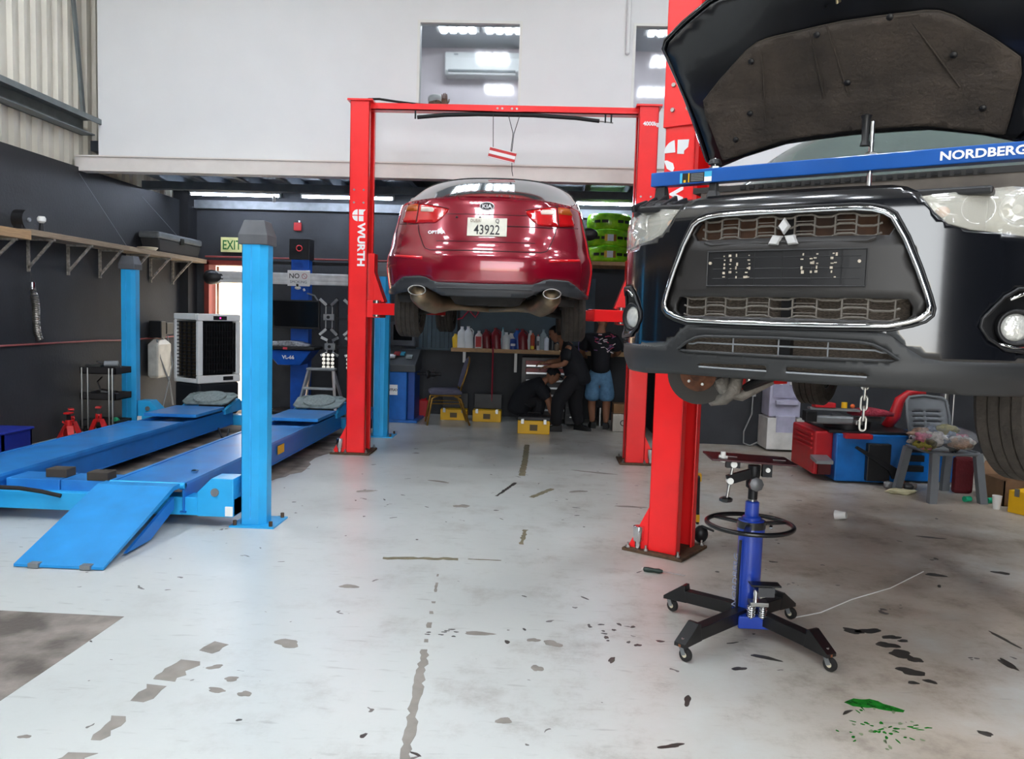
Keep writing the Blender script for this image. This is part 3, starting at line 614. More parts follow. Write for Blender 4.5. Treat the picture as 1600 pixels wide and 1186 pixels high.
build(M().tube([q(x, z, .008) for x, z in ((-.30, 1.80), (-.275, 1.79), (0, 1.792), (.275, 1.79), (.30, 1.80))], .006, 6), 'panel_ridge', GRL, SUV)
hd = build(shell(A.poly([(-.283, 1.638), (.278, 1.638), (.278, 1.764), (-.283, 1.764)]), [], lambda s, z: A.pt(s, z, .006), .06), 'plate_holder', BLACKP, SUV, solid=.006, off=-1)
hb = M()
for a, b in (((-.283, 1.638), (.278, 1.638)), ((.278, 1.638), (.278, 1.764)), ((.278, 1.764), (-.283, 1.764)), ((-.283, 1.764), (-.283, 1.638))):
    hb.tube([q(a[0]+(b[0]-a[0])*i/8, a[1]+(b[1]-a[1])*i/8, .004) for i in range(9)], .003, 6)
for x in (-.20, -.1, 0, .1, .2): hb.bar(q(x, 1.642, .006), q(x, 1.76, .006), .003, .003)
for z in (1.665, 1.70, 1.74): hb.tube([q(-.26+.52*i/8, z, .006) for i in range(9)], .0015, 5)
build(hb, 'holder_rib', BLACKP, hd)
SLOT = mat('slot_light', (196, 184, 166), .6, var=.2, scale=40)
rnd = random.Random(4)
for x0 in (-.215, -.19, -.165, -.135, -.125, -.118, .07, .10, .11, .12, .17, .18):
    for k in range(6):
        if rnd.random() < .62:
            z = 1.748-k*.0155+rnd.uniform(-.002, .002); x = x0+rnd.uniform(-.003, .003); w = rnd.choice((.0022, .003, .0045)); h = rnd.choice((.002, .004, .0055))
            build(M().ob(q(x, z, .0045), (w, 0, 0), (0, .0015, 0), (0, 0, h)), 'holder_slot', SLOT, hd)
for x in (-.27, .255): build(M().cyl(q(x, 1.722, .005), q(x, 1.722, -.001), .0055, n=12), 'holder_screw', SLOT, hd)
# three-diamond badge
bd = M(); C0 = V((0, 0, 1.815))
for a in (0, 2*pi/3, 4*pi/3):
    d = V((sin(a), 0, cos(a))); n = V((cos(a), 0, -sin(a))); o = V((0, .006, 1.815))
    t_ = [o+d*.003, o+d*.032+n*.021, o+d*.062, o+d*.032-n*.021]; c = o+d*.032+V((0, -.012, 0)); b4 = [p+V((0, .01, 0)) for p in t_]
    inner = [c+(p-(o+d*.032))*.75+V((0, 0, 0)) for p in t_]
    bd.loft([b4, t_, inner], True)
build(bd, 'badge', mat('badge_alloy', (226, 226, 226), .3, .3), SUV)
# headlamps: reflector bowl, lamps and clear cover
HLo = [('x', .422, 1.932), ('x', .436, 1.916), ('x', .462, 1.88), ('x', .502, 1.842), ('x', .56, 1.825), ('x', .70, 1.810), ('x', .80, 1.80), ('y', .58, 1.836), ('y', .66, 1.935), ('y', .72, 1.99), ('y', .5, 1.985), ('x', .69, 1.975), ('x', .55, 1.95)]
LENS = mat('lamp_cover', (240, 238, 226), .12, alpha=.30, coat=1, var=.03, scale=12)
REFL = mat('lamp_reflector', (225, 222, 210), .22, .85, var=.12, scale=14)
AMB = mat('amber_lens', (206, 120, 50), .2, var=.1)
for s in (1, -1):
    P2 = [(a*s, z) for a, z in sz(HLo)]
    hl = build(shell(P2, [], lambda a, z: A.pt(a, z, .075), .04), 'headlamp', REFL, SUV, smooth='all')
    build(shell(P2, [], lambda a, z: A.pt(a, z, -.004+.012*0), .035), 'lamp_cover', LENS, hl, smooth='all', solid=.004, off=-1)
    rim = [A.pt(a, z, .035) for a, z in P2]
    build(M().loft([[A.pt(a, z, .0) for a, z in P2], [A.pt(a, z, .078) for a, z in P2]], False), 'lamp_housing', mat('lamp_housing', (205, 200, 186), .4), hl)
    for x, z, r in ((.60, 1.898, .048), (.72, 1.905, .058)):
        p = q(s*x, z, .06); nrm = V((0, -1, 0)).lerp(V((s, -.3, 0)), .3).normalized()
        build(M().lathe(p, [(.006, -.02), (r*.55, -.012), (r*.9, .02), (r, .035), (r*1.05, .035)], nrm, 24, cap=False), 'lamp_bowl', CHROME, hl, smooth='all')
        build(M().sph(p+nrm*.012, .016), 'bulb', mat('bulb_glass', (245, 243, 235), .1), hl, smooth='all')
    build(M().sph(q(s*.50, 1.888, .05), (.022, .02, .018)), 'indicator', AMB, hl, smooth='all')
    # fog lamp
    fp = [(a*s, z) for a, z in A.poly(FOG)]
    fg = build(shell(fp, [], lambda a, z: A.pt(a, z, .05), .03), 'fog_bezel', BLACKP, SUV, smooth='all')
    build(M().loft([[A.pt(a, z, -.002) for a, z in dens(fp, .03)], [A.pt(a, z, .052) for a, z in dens(fp, .03)]], False), 'bezel_wall', VAL, fg, smooth='all')
    build(M().tube([A.pt(a, z, -.003) for a, z in dens(fp, .03)], .006, 8, True), 'bezel_rim', BLACKP, fg, smooth='all')
    c = q(s*.712, 1.515, .02); nrm = V((s*.45, -.9, 0)).normalized()
    build(M().lathe(c, [(.05, -.05), (.062, .012), (.056, .02), (.045, .008)], nrm, 28, cap=False), 'fog_ring', BLACKP, fg, smooth='all')
    build(M().lathe(c, [(.046, -.01), (.046, .006), (.03, .013), (0, .015)], nrm, 24), 'fog_lens', mat('fog_glass', (226, 226, 220), .12, .35, var=.12, scale=40, bump=.3), fg, smooth='all')
    build(M().tube([q(s*x, z, -.002) for x, z in ((.68, 1.605), (.72, 1.628), (.78, 1.632), (.83, 1.615))], .006, 8), 'chrome_accent', CHROME, fg, smooth='all')
    build(M().tube([q(s*x, z, .0) for x, z in ((.655, 1.46), (.70, 1.448), (.76, 1.447))], .005, 8), 'chrome_accent', CHROME, fg, smooth='all')
# open hood
YH, ZH, PH = 1.0, 2.06, radians(55)
hn = V((0, sin(PH), cos(PH)))
def HD(x, s, off=0): return V((x, YH-s*cos(PH), ZH+s*sin(PH)))+hn*(.09*(1-(x/.78)**2)+.03*sin(pi*min(max(s, 0), 1))+off)
hh = [(0, .275), (.3, .27), (.5, .235), (.63, .20), (.668, .24), (.715, .56), (.755, .77), (.762, .803), (.745, .835), (.656, .892), (.53, .956), (.3, 1.01), (0, 1.035)]
HO = hh+[(-x, z) for x, z in reversed(hh[1:-1])]
hood = build(shell(HO, [], lambda x, s: HD(x, s, .03), .06), 'hood', PA, SUV, smooth='all', solid=.008, off=-1)
inn = [(x*.97, .02+s*.97) for x, s in HO]
build(shell(inn, [], lambda x, s: HD(x, s, .012*cos(9*s)*cos(4*x)), .05), 'hood_inner_panel', mat('hood_inner', (17, 18, 22), .3, coat=.3, var=.2), hood, smooth='all', solid=.02, off=-1)
build(M().tube([HD(x, s, .016) for x, s in dens(HO, .05)], .012, 8, True), 'hood_edge', PA, hood, smooth='all')
ll = [(0, .31), (.3, .30), (.5, .26), (.575, .25), (.59, .32), (.622, .48), (.618, .54), (.53, .62), (.40, .722), (.35, .748), (.30, .757), (0, .768)]
LL = ll+[(-x, z) for x, z in reversed(ll[1:-1])]
LINER = mat('hood_liner', (70, 62, 55), .92, var=.14, scale=5, rgb2=(46, 41, 37), bump=.35, bscale=50)
lin_ = build(shell(LL, [], lambda x, s: HD(x, s, -.03-.012*cos(7*s)*(1 if abs(x) > .12 else .3)-(.010 if s < .47+.1*x*x else 0)), .03), 'hood_liner', LINER, hood, smooth=50, solid=.014, off=-1)
build(M().tube([HD(x, s, -.03) for x, s in dens(LL, .03)], .005, 6, True), 'liner_hem', LINER, lin_)
for x, s in ((-.42, .45), (-.38, .68), (-.1, .74), (.18, .76), (.40, .58), (0, .52), (.5, .36), (-.5, .34)):
    build(M().lathe(HD(x, s, -.045), [(.013, 0), (.013, -.006), (.006, -.010), (0, -.011)], hn, 14), 'liner_clip', BLACKP, lin_, smooth=True)
for x0, s0, x1, s1 in ((-.33, .72, -.36, .40), (-.13, .76, -.10, .46), (-.06, .77, .0, .45), (.25, .74, .42, .45)):
    build(M().tube([HD(x0+(x1-x0)*i/6, s0+(s1-s0)*i/6, -.045) for i in range(7)], .004, 6), 'liner_seam', LINER, lin_)
build(M().tube([HD(.0, .90, -.0), HD(0, .90, -.07), HD(0, .86, -.08), HD(0, .855, -.04)], .006, 8), 'hood_latch', mat('latch_zinc', (190, 176, 140), .35, .9), hood, smooth=True)
# cowl, firewall, engine parts, screen and cabin
build(M().bx(-.70, .70, .93, .97, 1.55, 2.135), 'firewall', mat('firewall', (112, 104, 96), .55, var=.2, scale=6), SUV)
cw = build(M().bx(-.74, .74, .925, 1.16, 2.135, 2.162), 'cowl', mat('cowl_plastic', (52, 50, 48), .55), SUV)
for k in range(24): build(M().bx(-.5+k*.043, -.475+k*.043, .918, .93, 2.141, 2.156), 'cowl_vent', BLACKP, cw)
build(M().bx(-.82, .82, .9, 4.1, 1.33, 1.42), 'floor_pan', mat('underbody', (40, 39, 38), .8, var=.3, scale=5), SUV)
build(M().bx(-.60, .60, .22, .93, 1.36, 1.40), 'undertray', BLACKP, SUV)
eng = build(M().bx(-.35, .25, .35, .85, 1.5, 1.88), 'engine', DARKM, SUV, bev=.03)
build(M().bx(-.3, .2, .4, .8, 1.88, 1.93), 'engine_cover', BLACKP, eng, bev=.02)
build(M().bx(.35, .6, .45, .75, 1.7, 1.93), 'battery', BLACKP, SUV, bev=.01)
build(M().tube([(-.62, .3, 1.9), (-.5, .26, 1.95), (-.3, .24, 1.94), (-.1, .3, 1.93)], .02, 8), 'hose', RUBBER, SUV, smooth=True)
build(M().bx(-.62, .62, .10, .18, 1.935, 1.962), 'lock_carrier', BLACKP, SUV, bev=.008)
for s in (-1, 1): build(M().bx(min(s*.62, s*.8), max(s*.62, s*.8), .45, 1.2, 1.75, 1.985), 'inner_wing', mat('inner_wing', (22, 23, 26), .4), SUV, bev=.03)
build(M().sph((-.66, .62, 2.0), (.10, .16, .045), 16, 8), 'wing_cloth', mat('red_cloth', (176, 30, 62), .8, bump=.5), SUV, smooth='all')
wt = build(M().sph((-.60, .30, 1.955), (.13, .12, .055), 18, 10), 'wing_trim', BLACKP, SUV, smooth='all')
for k in range(5): build(M().bar((-.69+k*.045, .19, 1.965), (-.68+k*.045, .30, 2.018-.004*(k-2)**2), .016, .03), 'trim_rib', BLACKP, wt, bev=.005)
ST = [(1.12, .80, 2.03, 2.155), (1.45, .80, 2.03, 2.36), (1.8, .80, 2.03, 2.58), (2.2, .80, 2.03, 2.645), (3.2, .80, 2.03, 2.645), (3.8, .78, 2.03, 2.56), (4.05, .74, 2.03, 2.35), (4.2, .7, 2.03, 2.08)]
def cab(ST, y, t, grow=0):
    hw = smooth([(a[0], a[1]) for a in ST], y); zb = smooth([(a[0], a[2]) for a in ST], y); zt = smooth([(a[0], a[3]) for a in ST], y)
    a = t*pi; c_, s_ = cos(a), max(sin(a), 0); g = grow*s_
    return V((-hw*math.copysign(abs(c_)**(2/2.7), c_), y-grow*.6, zb+(zt-zb)*s_**(2/2.7)+g))
ys = [1.12+.04*i for i in range(78)]
build(M().grid(lambda t, y: cab(ST, y, t), [i/40 for i in range(41)], [1.8+.05*i for i in range(49)]), 'cabin', PA, SUV, smooth='all')
DGL = mat('tinted_glass', (104, 120, 116), .04, var=.02, coat=1, alpha=.75)
build(M().grid(lambda t, y: cab(ST, y, t, .004), [.14+.72*i/30 for i in range(31)], [1.14+.66*i/14 for i in range(15)]), 'windscreen', DGL, SUV, smooth='all')
for t0, t1 in ((0, .14), (.86, 1)): build(M().grid(lambda t, y: cab(ST, y, t, .004), [t0+(t1-t0)*i/8 for i in range(9)], [1.14+.66*i/14 for i in range(15)]), 'windscreen_pillar', PA, SUV, smooth='all')
for s in (0, 1):
    for y0, y1 in ((1.85, 2.55), (2.63, 3.3), (3.38, 3.9)):
        build(M().grid(lambda t, y: cab(ST, y, t, .003)+V(((-.004 if s == 0 else .004), 0, 0)), [(.05+.13*i/8 if s == 0 else .82+.13*i/8) for i in range(9)], [y0+(y1-y0)*i/8 for i in range(9)]), 'side_window', mat('dark_glass', (20, 24, 26), .05, coat=1), SUV, smooth='all')
    sg = -1 if s == 0 else 1
    mi = build(M().sph((sg*1.0, 1.45, 2.12), (.11, .06, .075), 16, 10).bar((sg*.88, 1.48, 2.06), (sg*.96, 1.46, 2.1), .05, .03), 'door_mirror', PA, SUV, smooth='all')
def wheel(parent, c, ax, r, w, rim=True, treads=4):
    ax = V(ax).normalized(); c = V(c); h = w/2
    prof = [(r*.62, -h*.78), (r*.70, -h), (r*.88, -h*1.03), (r*.965, -h*.85)]
    for k in range(treads):
        a, b = -h*.78+k*(1.56*h/treads), -h*.78+(k+1)*(1.56*h/treads); g = w*.02
        prof += [(r, a+g), (r, b-g), (r*.972, b-g*.6), (r*.972, b+g*.6)]
    prof = prof[:-2]+[(r*.965, h*.85), (r*.88, h*1.03), (r*.70, h), (r*.62, h*.78), (r*.60, 0)]
    wh = build(M().lathe(c, prof+[prof[0]], ax, 48, cap=False), 'wheel', TYRE, parent, smooth=35)
    grooves = M()
    if rim:
        build(M().lathe(c, [(r*.60, -h*.75), (r*.64, -h*.8), (r*.64, -h*.7), (r*.58, -h*.5), (r*.58, h*.6), (r*.64, h*.8), (r*.6, h*.7)], ax, 32, cap=False), 'rim', STEEL, wh, smooth='all')
        sp = M(); u = ax.orthogonal().normalized()
        for k in range(10):
            d = Matrix.Rotation(2*pi*k/10, 3, ax) @ u; sp.bar(c+ax*h*.45+d*r*.1, c+ax*h*.6+d*r*.62, .035, .02, ax)
        sp.cyl(c+ax*h*.1, c+ax*h*.6, r*.17, n=20); sp.cyl(c-ax*h*.4, c+ax*h*.2, r*.5, r*.3, n=20)
        build(sp, 'spokes', STEEL, wh)
    return wh
wheel(SUV, (.775, .87, 1.25), (.92, -.38, 0), .335, .215)
wheel(SUV, (-.775, 3.54, 1.23), (-1, 0, .03), .335, .215); wheel(SUV, (.775, 3.54, 1.23), (1, 0, .03), .335, .215)
# bare hub with brake disc where the wheel is off (knuckle swung outwards)
dc = V((-.675, .955, 1.245)); dn = V((.30, -.95, .05)).normalized()
disc = build(M().lathe(dc, [(.03, -.02), (.155, -.012), (.155, .012), (.092, .012), (.092, .045), (.03, .045), (.03, .06), (0, .06)], dn, 40), 'brake_disc', mat('disc_iron', (58, 55, 52), .6, .2), SUV, smooth=True)
RH = mat('rusty_hub', (112, 70, 48), .8, 0, var=.3, scale=30)
build(M().lathe(dc, [(.09, .044), (.088, .047), (.04, .047), (.04, .062), (0, .062)], dn, 32), 'hub', RH, disc, smooth=True)
u = dn.orthogonal().normalized()
for k in range(5):
    d = Matrix.Rotation(2*pi*k/5, 3, dn) @ u; build(M().cyl(dc+d*.057+dn*.045, dc+d*.057+dn*.085, .007, n=8), 'wheel_stud', STEEL, disc, smooth=True)
AL = mat('cast_alloy', (150, 144, 136), .6, .4, var=.2, scale=18, bump=.3)
build(M().tube([dc+V((.05, .05, -.14)), dc+V((.12, .03, -.12)), dc+V((.17, .04, -.07)), dc+V((.18, .05, .0))], [.025, .034, .04, .03], 10).tube([dc+V((.10, .02, -.02)), dc+V((.13, .03, -.09)), dc+V((.20, .06, -.10)), dc+V((.34, .1, -.02))], [.045, .03, .028, .016], 10), 'steering_knuckle', AL, SUV, smooth='all')
build(M().tube([dc+V((.30, .1, -.02)), (-.1, .9, 1.36), (0, .8, 1.4)], .02, 10), 'drive_shaft', DARKM, SUV, smooth=True)
build(M().tube([dc+V((.22, .05, -.06)), (-.3, .95, 1.27), (-.15, .8, 1.33)], [.02, .035, .04], 8), 'control_arm', DARKM, SUV, smooth='all')
build(M().tube([(-.3, 1.6, 1.29), (-.2, 1.2, 1.27), (.1, 1.0, 1.29), (.4, .9, 1.3), (.65, 1.0, 1.27)], .025, 10), 'exhaust_pipe', mat('warm_steel', (128, 110, 90), .45, .8), SUV, smooth=True)
# ---------------- blue engine support bar laid across the engine bay
EB = thing('engine_support_bar', 'long blue engine support bar laid across the open engine bay', 'support bar', (.83, 2.88, 0), -.58, world=False)
BB = mat('bar_blue', (20, 84, 164), .33, coat=.3, var=.08, scale=5)
ebar = build(M().bx(-.765, .83, .50, .56, 2.108, 2.17), 'beam', BB, EB, bev=.004)
text('NORDBERG', (.405, .4985, 2.125), (1, 0, 0), (0, 0, 1), .044, WHITEPRINT, 'lettering', EB, bold=.0012, align='LEFT', sx=1.17, ext=.001)
lab = build(M().bx(-.615, -.475, .4985, .50, 2.115, 2.155), 'label', mat('label_black', (30, 28, 20), .5), EB)
for a_ in ((-.622, -.611, 2.113), (-.508, -.475, 2.134)): build(M().bx(a_[0], a_[1], .4975, .499, a_[2], 2.157), 'label_blue', mat('label_cyan', (70, 190, 232), .5), lab)
build(M().bx(-.508, -.475, .4974, .499, 2.113, 2.134), 'label_white', WHITEPRINT, lab)
for a_ in ((-.583, -.578, 2.155), (-.604, -.594, 2.126)): build(M().bx(a_[0], a_[1], .4975, .499, 2.115, a_[2]), 'label_yellow', YELLOW, lab)
lt = M()
for k in range(5): lt.bx(-.57, -.513, .4978, .499, 2.120+k*.007, 2.1225+k*.007)
build(lt, 'label_lines', GREYPL, lab)
for x, zt, zb in ((-.475, 2.215, 2.075), (.16, 2.30, 1.99)):
    rod = build(M().cyl((x, .53, zb), (x, .53, zt), .009, n=10), 'hook_rod', CHROME, EB, smooth=True)
    hx = x-.025 if x > 0 else x
    build(M().lathe((hx, .53, zt-.09 if x > 0 else zt-.025), [(.02, 0), (.014, .02), (.016, .1), (.022, .115), (.012, .12)] if x > 0 else [(.03, 0), (.026, .012), (.022, .02)], n=12), 'rod_handle', BLACKP, rod, smooth=True)
    build(M().lathe((x, .53, 2.17), [(.025, 0), (.025, .008), (.014, .014)], n=6), 'rod_nut', STEEL, rod)
for x, prof_ in ((-.475, ((.05, 1.985), (.042, 2.0), (.018, 2.075), (.016, 2.108))), (-.72, ((.04, 2.02), (.03, 2.035), (.02, 2.108))), (.79, ((.04, 2.02), (.03, 2.035), (.02, 2.108)))):
    build(M().loft([[V((x+sx*w, .53+sy*w, z)) for sx, sy in ((-1, -1), (1, -1), (1, 1), (-1, 1))] for w, z in prof_]), 'foot', BLACKP, EB, bev=.004)
# ---------------- chain hanging under the bumper
CHN = thing('steel_chain', 'short steel link chain hanging below the black SUV bumper', 'chain', (1.275, 3.2, 1.12))
for k in range(5):
    z = 1.285-k*.041; m = M(); a = (1, 0, 0) if k % 2 == 0 else (.3, .95, 0); av = V(a); pts = []
    for i in range(20):
        t = 2*pi*i/20; pts.append(V((1.275, 3.2, z))+av*(.0125*cos(t))+V((0, 0, .016*math.copysign(1, sin(t))+.0125*sin(t))))
    build(m.tube(pts, .0045, 8, True), 'chain_link', mat('zinc', (222, 220, 212), .3, .6), CHN, smooth='all')
# ================================================================ red sedan on the first lift, seen from behind
SED = thing('sedan', 'red four-door sedan raised on a two-post lift, seen from behind', 'car', (-.505, 6.65, 0), 0, world=False)
RP = mat('sedan_red_paint', (132, 8, 34), .2, .25, coat=1, var=.06, scale=2)
K = Plan(.935, 2.8, .8, lambda z: interp([(1.62, .05), (1.75, .02), (1.9, 0), (2.0, .006), (2.06, .03), (2.17, .05), (2.3, .085), (2.44, .12), (2.50, .15)], z))
def kz(pts): return [((K.s_x(p[1]) if p[0] == 'x' else K.s_y(p[1])), p[2]) for p in pts]
def kq(x, z, e=0): return K.pt(K.s_x(x), z, e)
half = [('x', 0, 1.768), ('x', .40, 1.772), ('x', .45, 1.788), ('x', .50, 1.812), ('x', .55, 1.822), ('x', .70, 1.815), ('x', .78, 1.775), ('x', .85, 1.72), ('y', .52, 1.69), ('y', .62, 1.68)]+arch(1.05, 1.69, .37, 1.72)+[
    ('y', 1.46, 1.66), ('y', 3.42, 1.64)]+arch(3.84, 1.69, .37, 1.72)+[('y', 4.3, 1.66), ('y', 4.5, 1.7), ('y', 4.55, 2.1), ('y', 4.3, 2.22), ('y', 3.6, 2.38), ('y', 2.5, 2.43), ('y', 1.2, 2.45), ('y', .6, 2.455), ('x', .80, 2.46), ('x', .65, 2.474), ('x', .33, 2.495), ('x', 0, 2.503)]
h_ = kz(half); out = h_[:-1]+[h_[-1]]+[(-s, z) for s, z in reversed(h_[1:-1])]
kb = build(shell(out, [], lambda s, z: K.pt(s, z), .04), 'body', RP, SED, smooth='all', solid=.006, off=-1)
# boot deck between the rear lip and the rear window
def deck_(u, v_):
    x = u*.80; e = kq(x, 2.455+.048*(1-u*u), 0); t = V((x*.9, .56, 2.50+.02*(1-u*u)))
    return e.lerp(t, v_)+V((0, 0, .012*sin(pi*v_)))
build(M().grid(deck_, [-1+i/15 for i in range(31)], [i/8 for i in range(9)]), 'boot_deck', RP, SED, smooth='all')
# bumper insert with raised surrounds for the tail pipes
di = [('x', 0, 1.655), ('x', .36, 1.66), ('x', .45, 1.705), ('x', .50, 1.735), ('x', .62, 1.735), ('x', .67, 1.69), ('x', .82, 1.665), ('y', .50, 1.672), ('y', .52, 1.69), ('x', .855, 1.72), ('x', .785, 1.775), ('x', .705, 1.816), ('x', .55, 1.823), ('x', .50, 1.813), ('x', .45, 1.789), ('x', .40, 1.773), ('x', 0, 1.769)]
d_ = kz(di); do_ = d_[:-1]+[d_[-1]]+[(-s, z) for s, z in reversed(d_[1:-1])]
DIF = mat('sedan_bumper_insert', (50, 52, 55), .45, var=.1)
ins_ = build(shell(do_, [], lambda s, z: K.pt(s, z, .0 if z > 1.74 else -.012), .03), 'bumper_insert', DIF, SED, smooth='all', solid=.02, off=-1)
build(M().tube([kq(-.4+.8*i/16, 1.725, -.012) for i in range(17)], .008, 6), 'insert_ridge', DIF, ins_, smooth=True)
# boot-lid seam, number-plate recess line, lamps
SEAM = mat('panel_gap', (34, 6, 10), .7)
def line(pts, r=.004, name='panel_seam', m_=SEAM, par=None, e=-.001): return build(M().tube([kq(x, z, e) for x, z in pts], r, 6), name, m_, par or kb)
line(dens([(-.615, 2.25), (-.60, 2.2), (-.545, 2.09), (-.52, 2.055), (-.47, 2.038), (.47, 2.038), (.52, 2.055), (.545, 2.09), (.60, 2.2), (.615, 2.25)], .03)[:-20])
line([(-.35+.7*i/20, 2.345) for i in range(21)], .003)
line([(-.42+.84*i/20, 2.115) for i in range(21)], .003)
for s in (-1, 1): line([(s*x, z) for x, z in ((.62, 2.26), (.7, 2.262), (.78, 2.268), (.84, 2.275))], .003)
TLR = mat('lamp_red', (196, 14, 20), .12, coat=1, var=.1, scale=10); TLA = mat('lamp_amber', (186, 92, 30), .15, coat=1); TLW = mat('lamp_clear', (232, 214, 200), .15, coat=1)
for s in (-1, 1):
    f_ = lambda pts: [(K.s_x(s*x), z) for x, z in pts]
    tl = build(shell(f_([(.335, 2.388), (.345, 2.365), (.395, 2.31), (.45, 2.272), (.625, 2.268), (.785, 2.285), (.80, 2.30), (.775, 2.44), (.63, 2.437), (.45, 2.41)]), [], lambda a, z: K.pt(a, z, -.012), .025), 'tail_lamp', TLR, SED, smooth='all', solid=.02, off=-1)
    build(shell(f_([(.645, 2.375), (.79, 2.378), (.775, 2.432), (.65, 2.43)]), [], lambda a, z: K.pt(a, z, -.015), .025), 'indicator_lens', TLA, tl, smooth='all', solid=.01, off=-1)
    build(shell(f_([(.47, 2.382), (.48, 2.362), (.605, 2.368), (.61, 2.41), (.49, 2.402)]), [], lambda a, z: K.pt(a, z, -.015), .025), 'reversing_lens', TLW, tl, smooth='all', solid=.01, off=-1)
    build(M().tube([kq(s*.635, z, -.014) for z in (2.27, 2.35, 2.437)], .004, 6), 'lamp_split', SEAM, tl)
    build(M().tube([kq(s*x, z, -.013) for x, z in ((.335, 2.388), (.45, 2.41), (.63, 2.437), (.775, 2.44))], .004, 6), 'lamp_edge', SEAM, tl)
    build(shell(f_([(.53, 1.958), (.80, 1.985), (.80, 2.005), (.53, 1.985)]), [], lambda a, z: K.pt(a, z, -.005), .025), 'reflector', mat('reflector_red', (224, 20, 34), .15, coat=1), SED, smooth='all', solid=.008, off=-1)
# plate, badge, lettering
p0 = kq(0, 2.238).y-.014; sl_ = -.18
PX = .008; pn = build(M().ob((PX, p0+.004, 2.238), (.165, 0, 0), (0, .003, 0), (0, .02, .077)), 'number_plate', mat('plate_white', (232, 230, 214), .4), SED, bev=.003)
py = V((0, .25, .968)); NUM = mat('plate_print', (32, 30, 34), .5)
text('43922', (PX, p0-.019, 2.176), (1, 0, 0), py, .118, NUM, 'plate_number', pn, align='CENTER', sx=.74, ext=.001, bold=.0006)
text('DUBAI', (PX-.095, p0+.002, 2.278), (1, 0, 0), py, .036, mat('plate_small', (110, 84, 60), .5), 'plate_emirate', pn, align='CENTER', sx=.85, ext=.001)
text('Q', (PX+.085, p0+.001, 2.272), (1, 0, 0), py, .052, NUM, 'plate_code', pn, align='CENTER', sx=.85, ext=.001)
for x in (-.25, -.055): build(M().sph((x, kq(x, 2.318).y-.006, 2.318), .010, 10, 6), 'plate_screw', BLACKP, SED, smooth='all')
LET = mat('badge_chrome', (228, 228, 230), .25, .35, var=.02)
by = kq(0, 2.415).y; bn = V((0, -.93, .36))
bdg = build(M().loft([[V((.062*k*cos(2*pi*i/28), by-.004-d, 2.415+.036*k*sin(2*pi*i/28))) for i in range(28)] for k, d in ((1, 0), (1, .006), (.93, .009))]), 'badge', LET, SED, smooth=True)
build(M().loft([[V((.055*k*cos(2*pi*i/28), by-.013-d, 2.415+.030*k*sin(2*pi*i/28))) for i in range(28)] for k, d in ((1, 0), (1, .001))]), 'badge_field', BLACKP, bdg)
text('KIA', (0, by-.0155, 2.398), (1, 0, 0), (0, .1, 1), .046, LET, 'badge_letters', bdg, align='CENTER', sx=1.15, ext=.002, bold=.001)
text('OPTIMA', (-.415, kq(-.42, 2.19).y-.006, 2.175), (.985, -.17, 0), (0, .2, 1), .036, LET, 'lettering', SED, align='CENTER', sx=1.15, ext=.003, bold=.001)
# cabin and glass
KS = [(.50, .74, 2.44, 2.515), (.8, .80, 2.44, 2.658), (1.1, .82, 2.44, 2.785), (1.35, .83, 2.44, 2.858), (1.7, .84, 2.44, 2.888), (2.4, .84, 2.43, 2.885), (3.0, .83, 2.42, 2.80), (3.7, .80, 2.40, 2.46), (3.95, .78, 2.36, 2.38)]
build(M().grid(lambda t, y: cab(KS, y, t), [i/44 for i in range(45)], [.50+.05*i for i in range(70)]), 'cabin', RP, SED, smooth='all')
RG = mat('sedan_rear_glass', (92, 98, 98), .05, .55, coat=1, var=.04, scale=2)
rg = build(M().grid(lambda t, y: cab(KS, y, t, .004), [.135+.73*i/34 for i in range(35)], [.51+.72*i/16 for i in range(17)]), 'rear_window', RG, SED, smooth='all')
build(M().tube([cab(KS, 1.23, .135+.73*i/30, .005) for i in range(31)], .006, 6), 'window_seal', BLACKP, rg, smooth='all')
for t in (.125, .875): build(M().tube([cab(KS, .52+.7*i/12, t, .006) for i in range(13)], .007, 6), 'window_trim', CHROME, rg, smooth='all')
for s in (0, 1):
    for y0, y1 in ((1.35, 2.0), (2.1, 2.85)):
        build(M().grid(lambda t, y: cab(KS, y, t, .003)+V((-.004 if s == 0 else .004, 0, 0)), [(.04+.14*i/8 if s == 0 else .82+.14*i/8) for i in range(9)], [y0+(y1-y0)*i/8 for i in range(9)]), 'side_window', MATS['dark_glass'], SED, smooth='all')
    sg = -1 if s == 0 else 1
    build(M().sph((sg*1.0, 2.95, 2.50), (.11, .06, .075), 16, 10).bar((sg*.86, 2.98, 2.45), (sg*.95, 2.96, 2.48), .05, .03), 'door_mirror', BLACKP, SED, smooth='all')
build(M().grid(lambda u, v_: V((u*.86, 3.9+v_*.62, 2.385-.20*v_**1.6-.05*u*u)), [-1+i/10 for i in range(21)], [i/8 for i in range(9)]), 'hood', RP, SED, smooth='all')
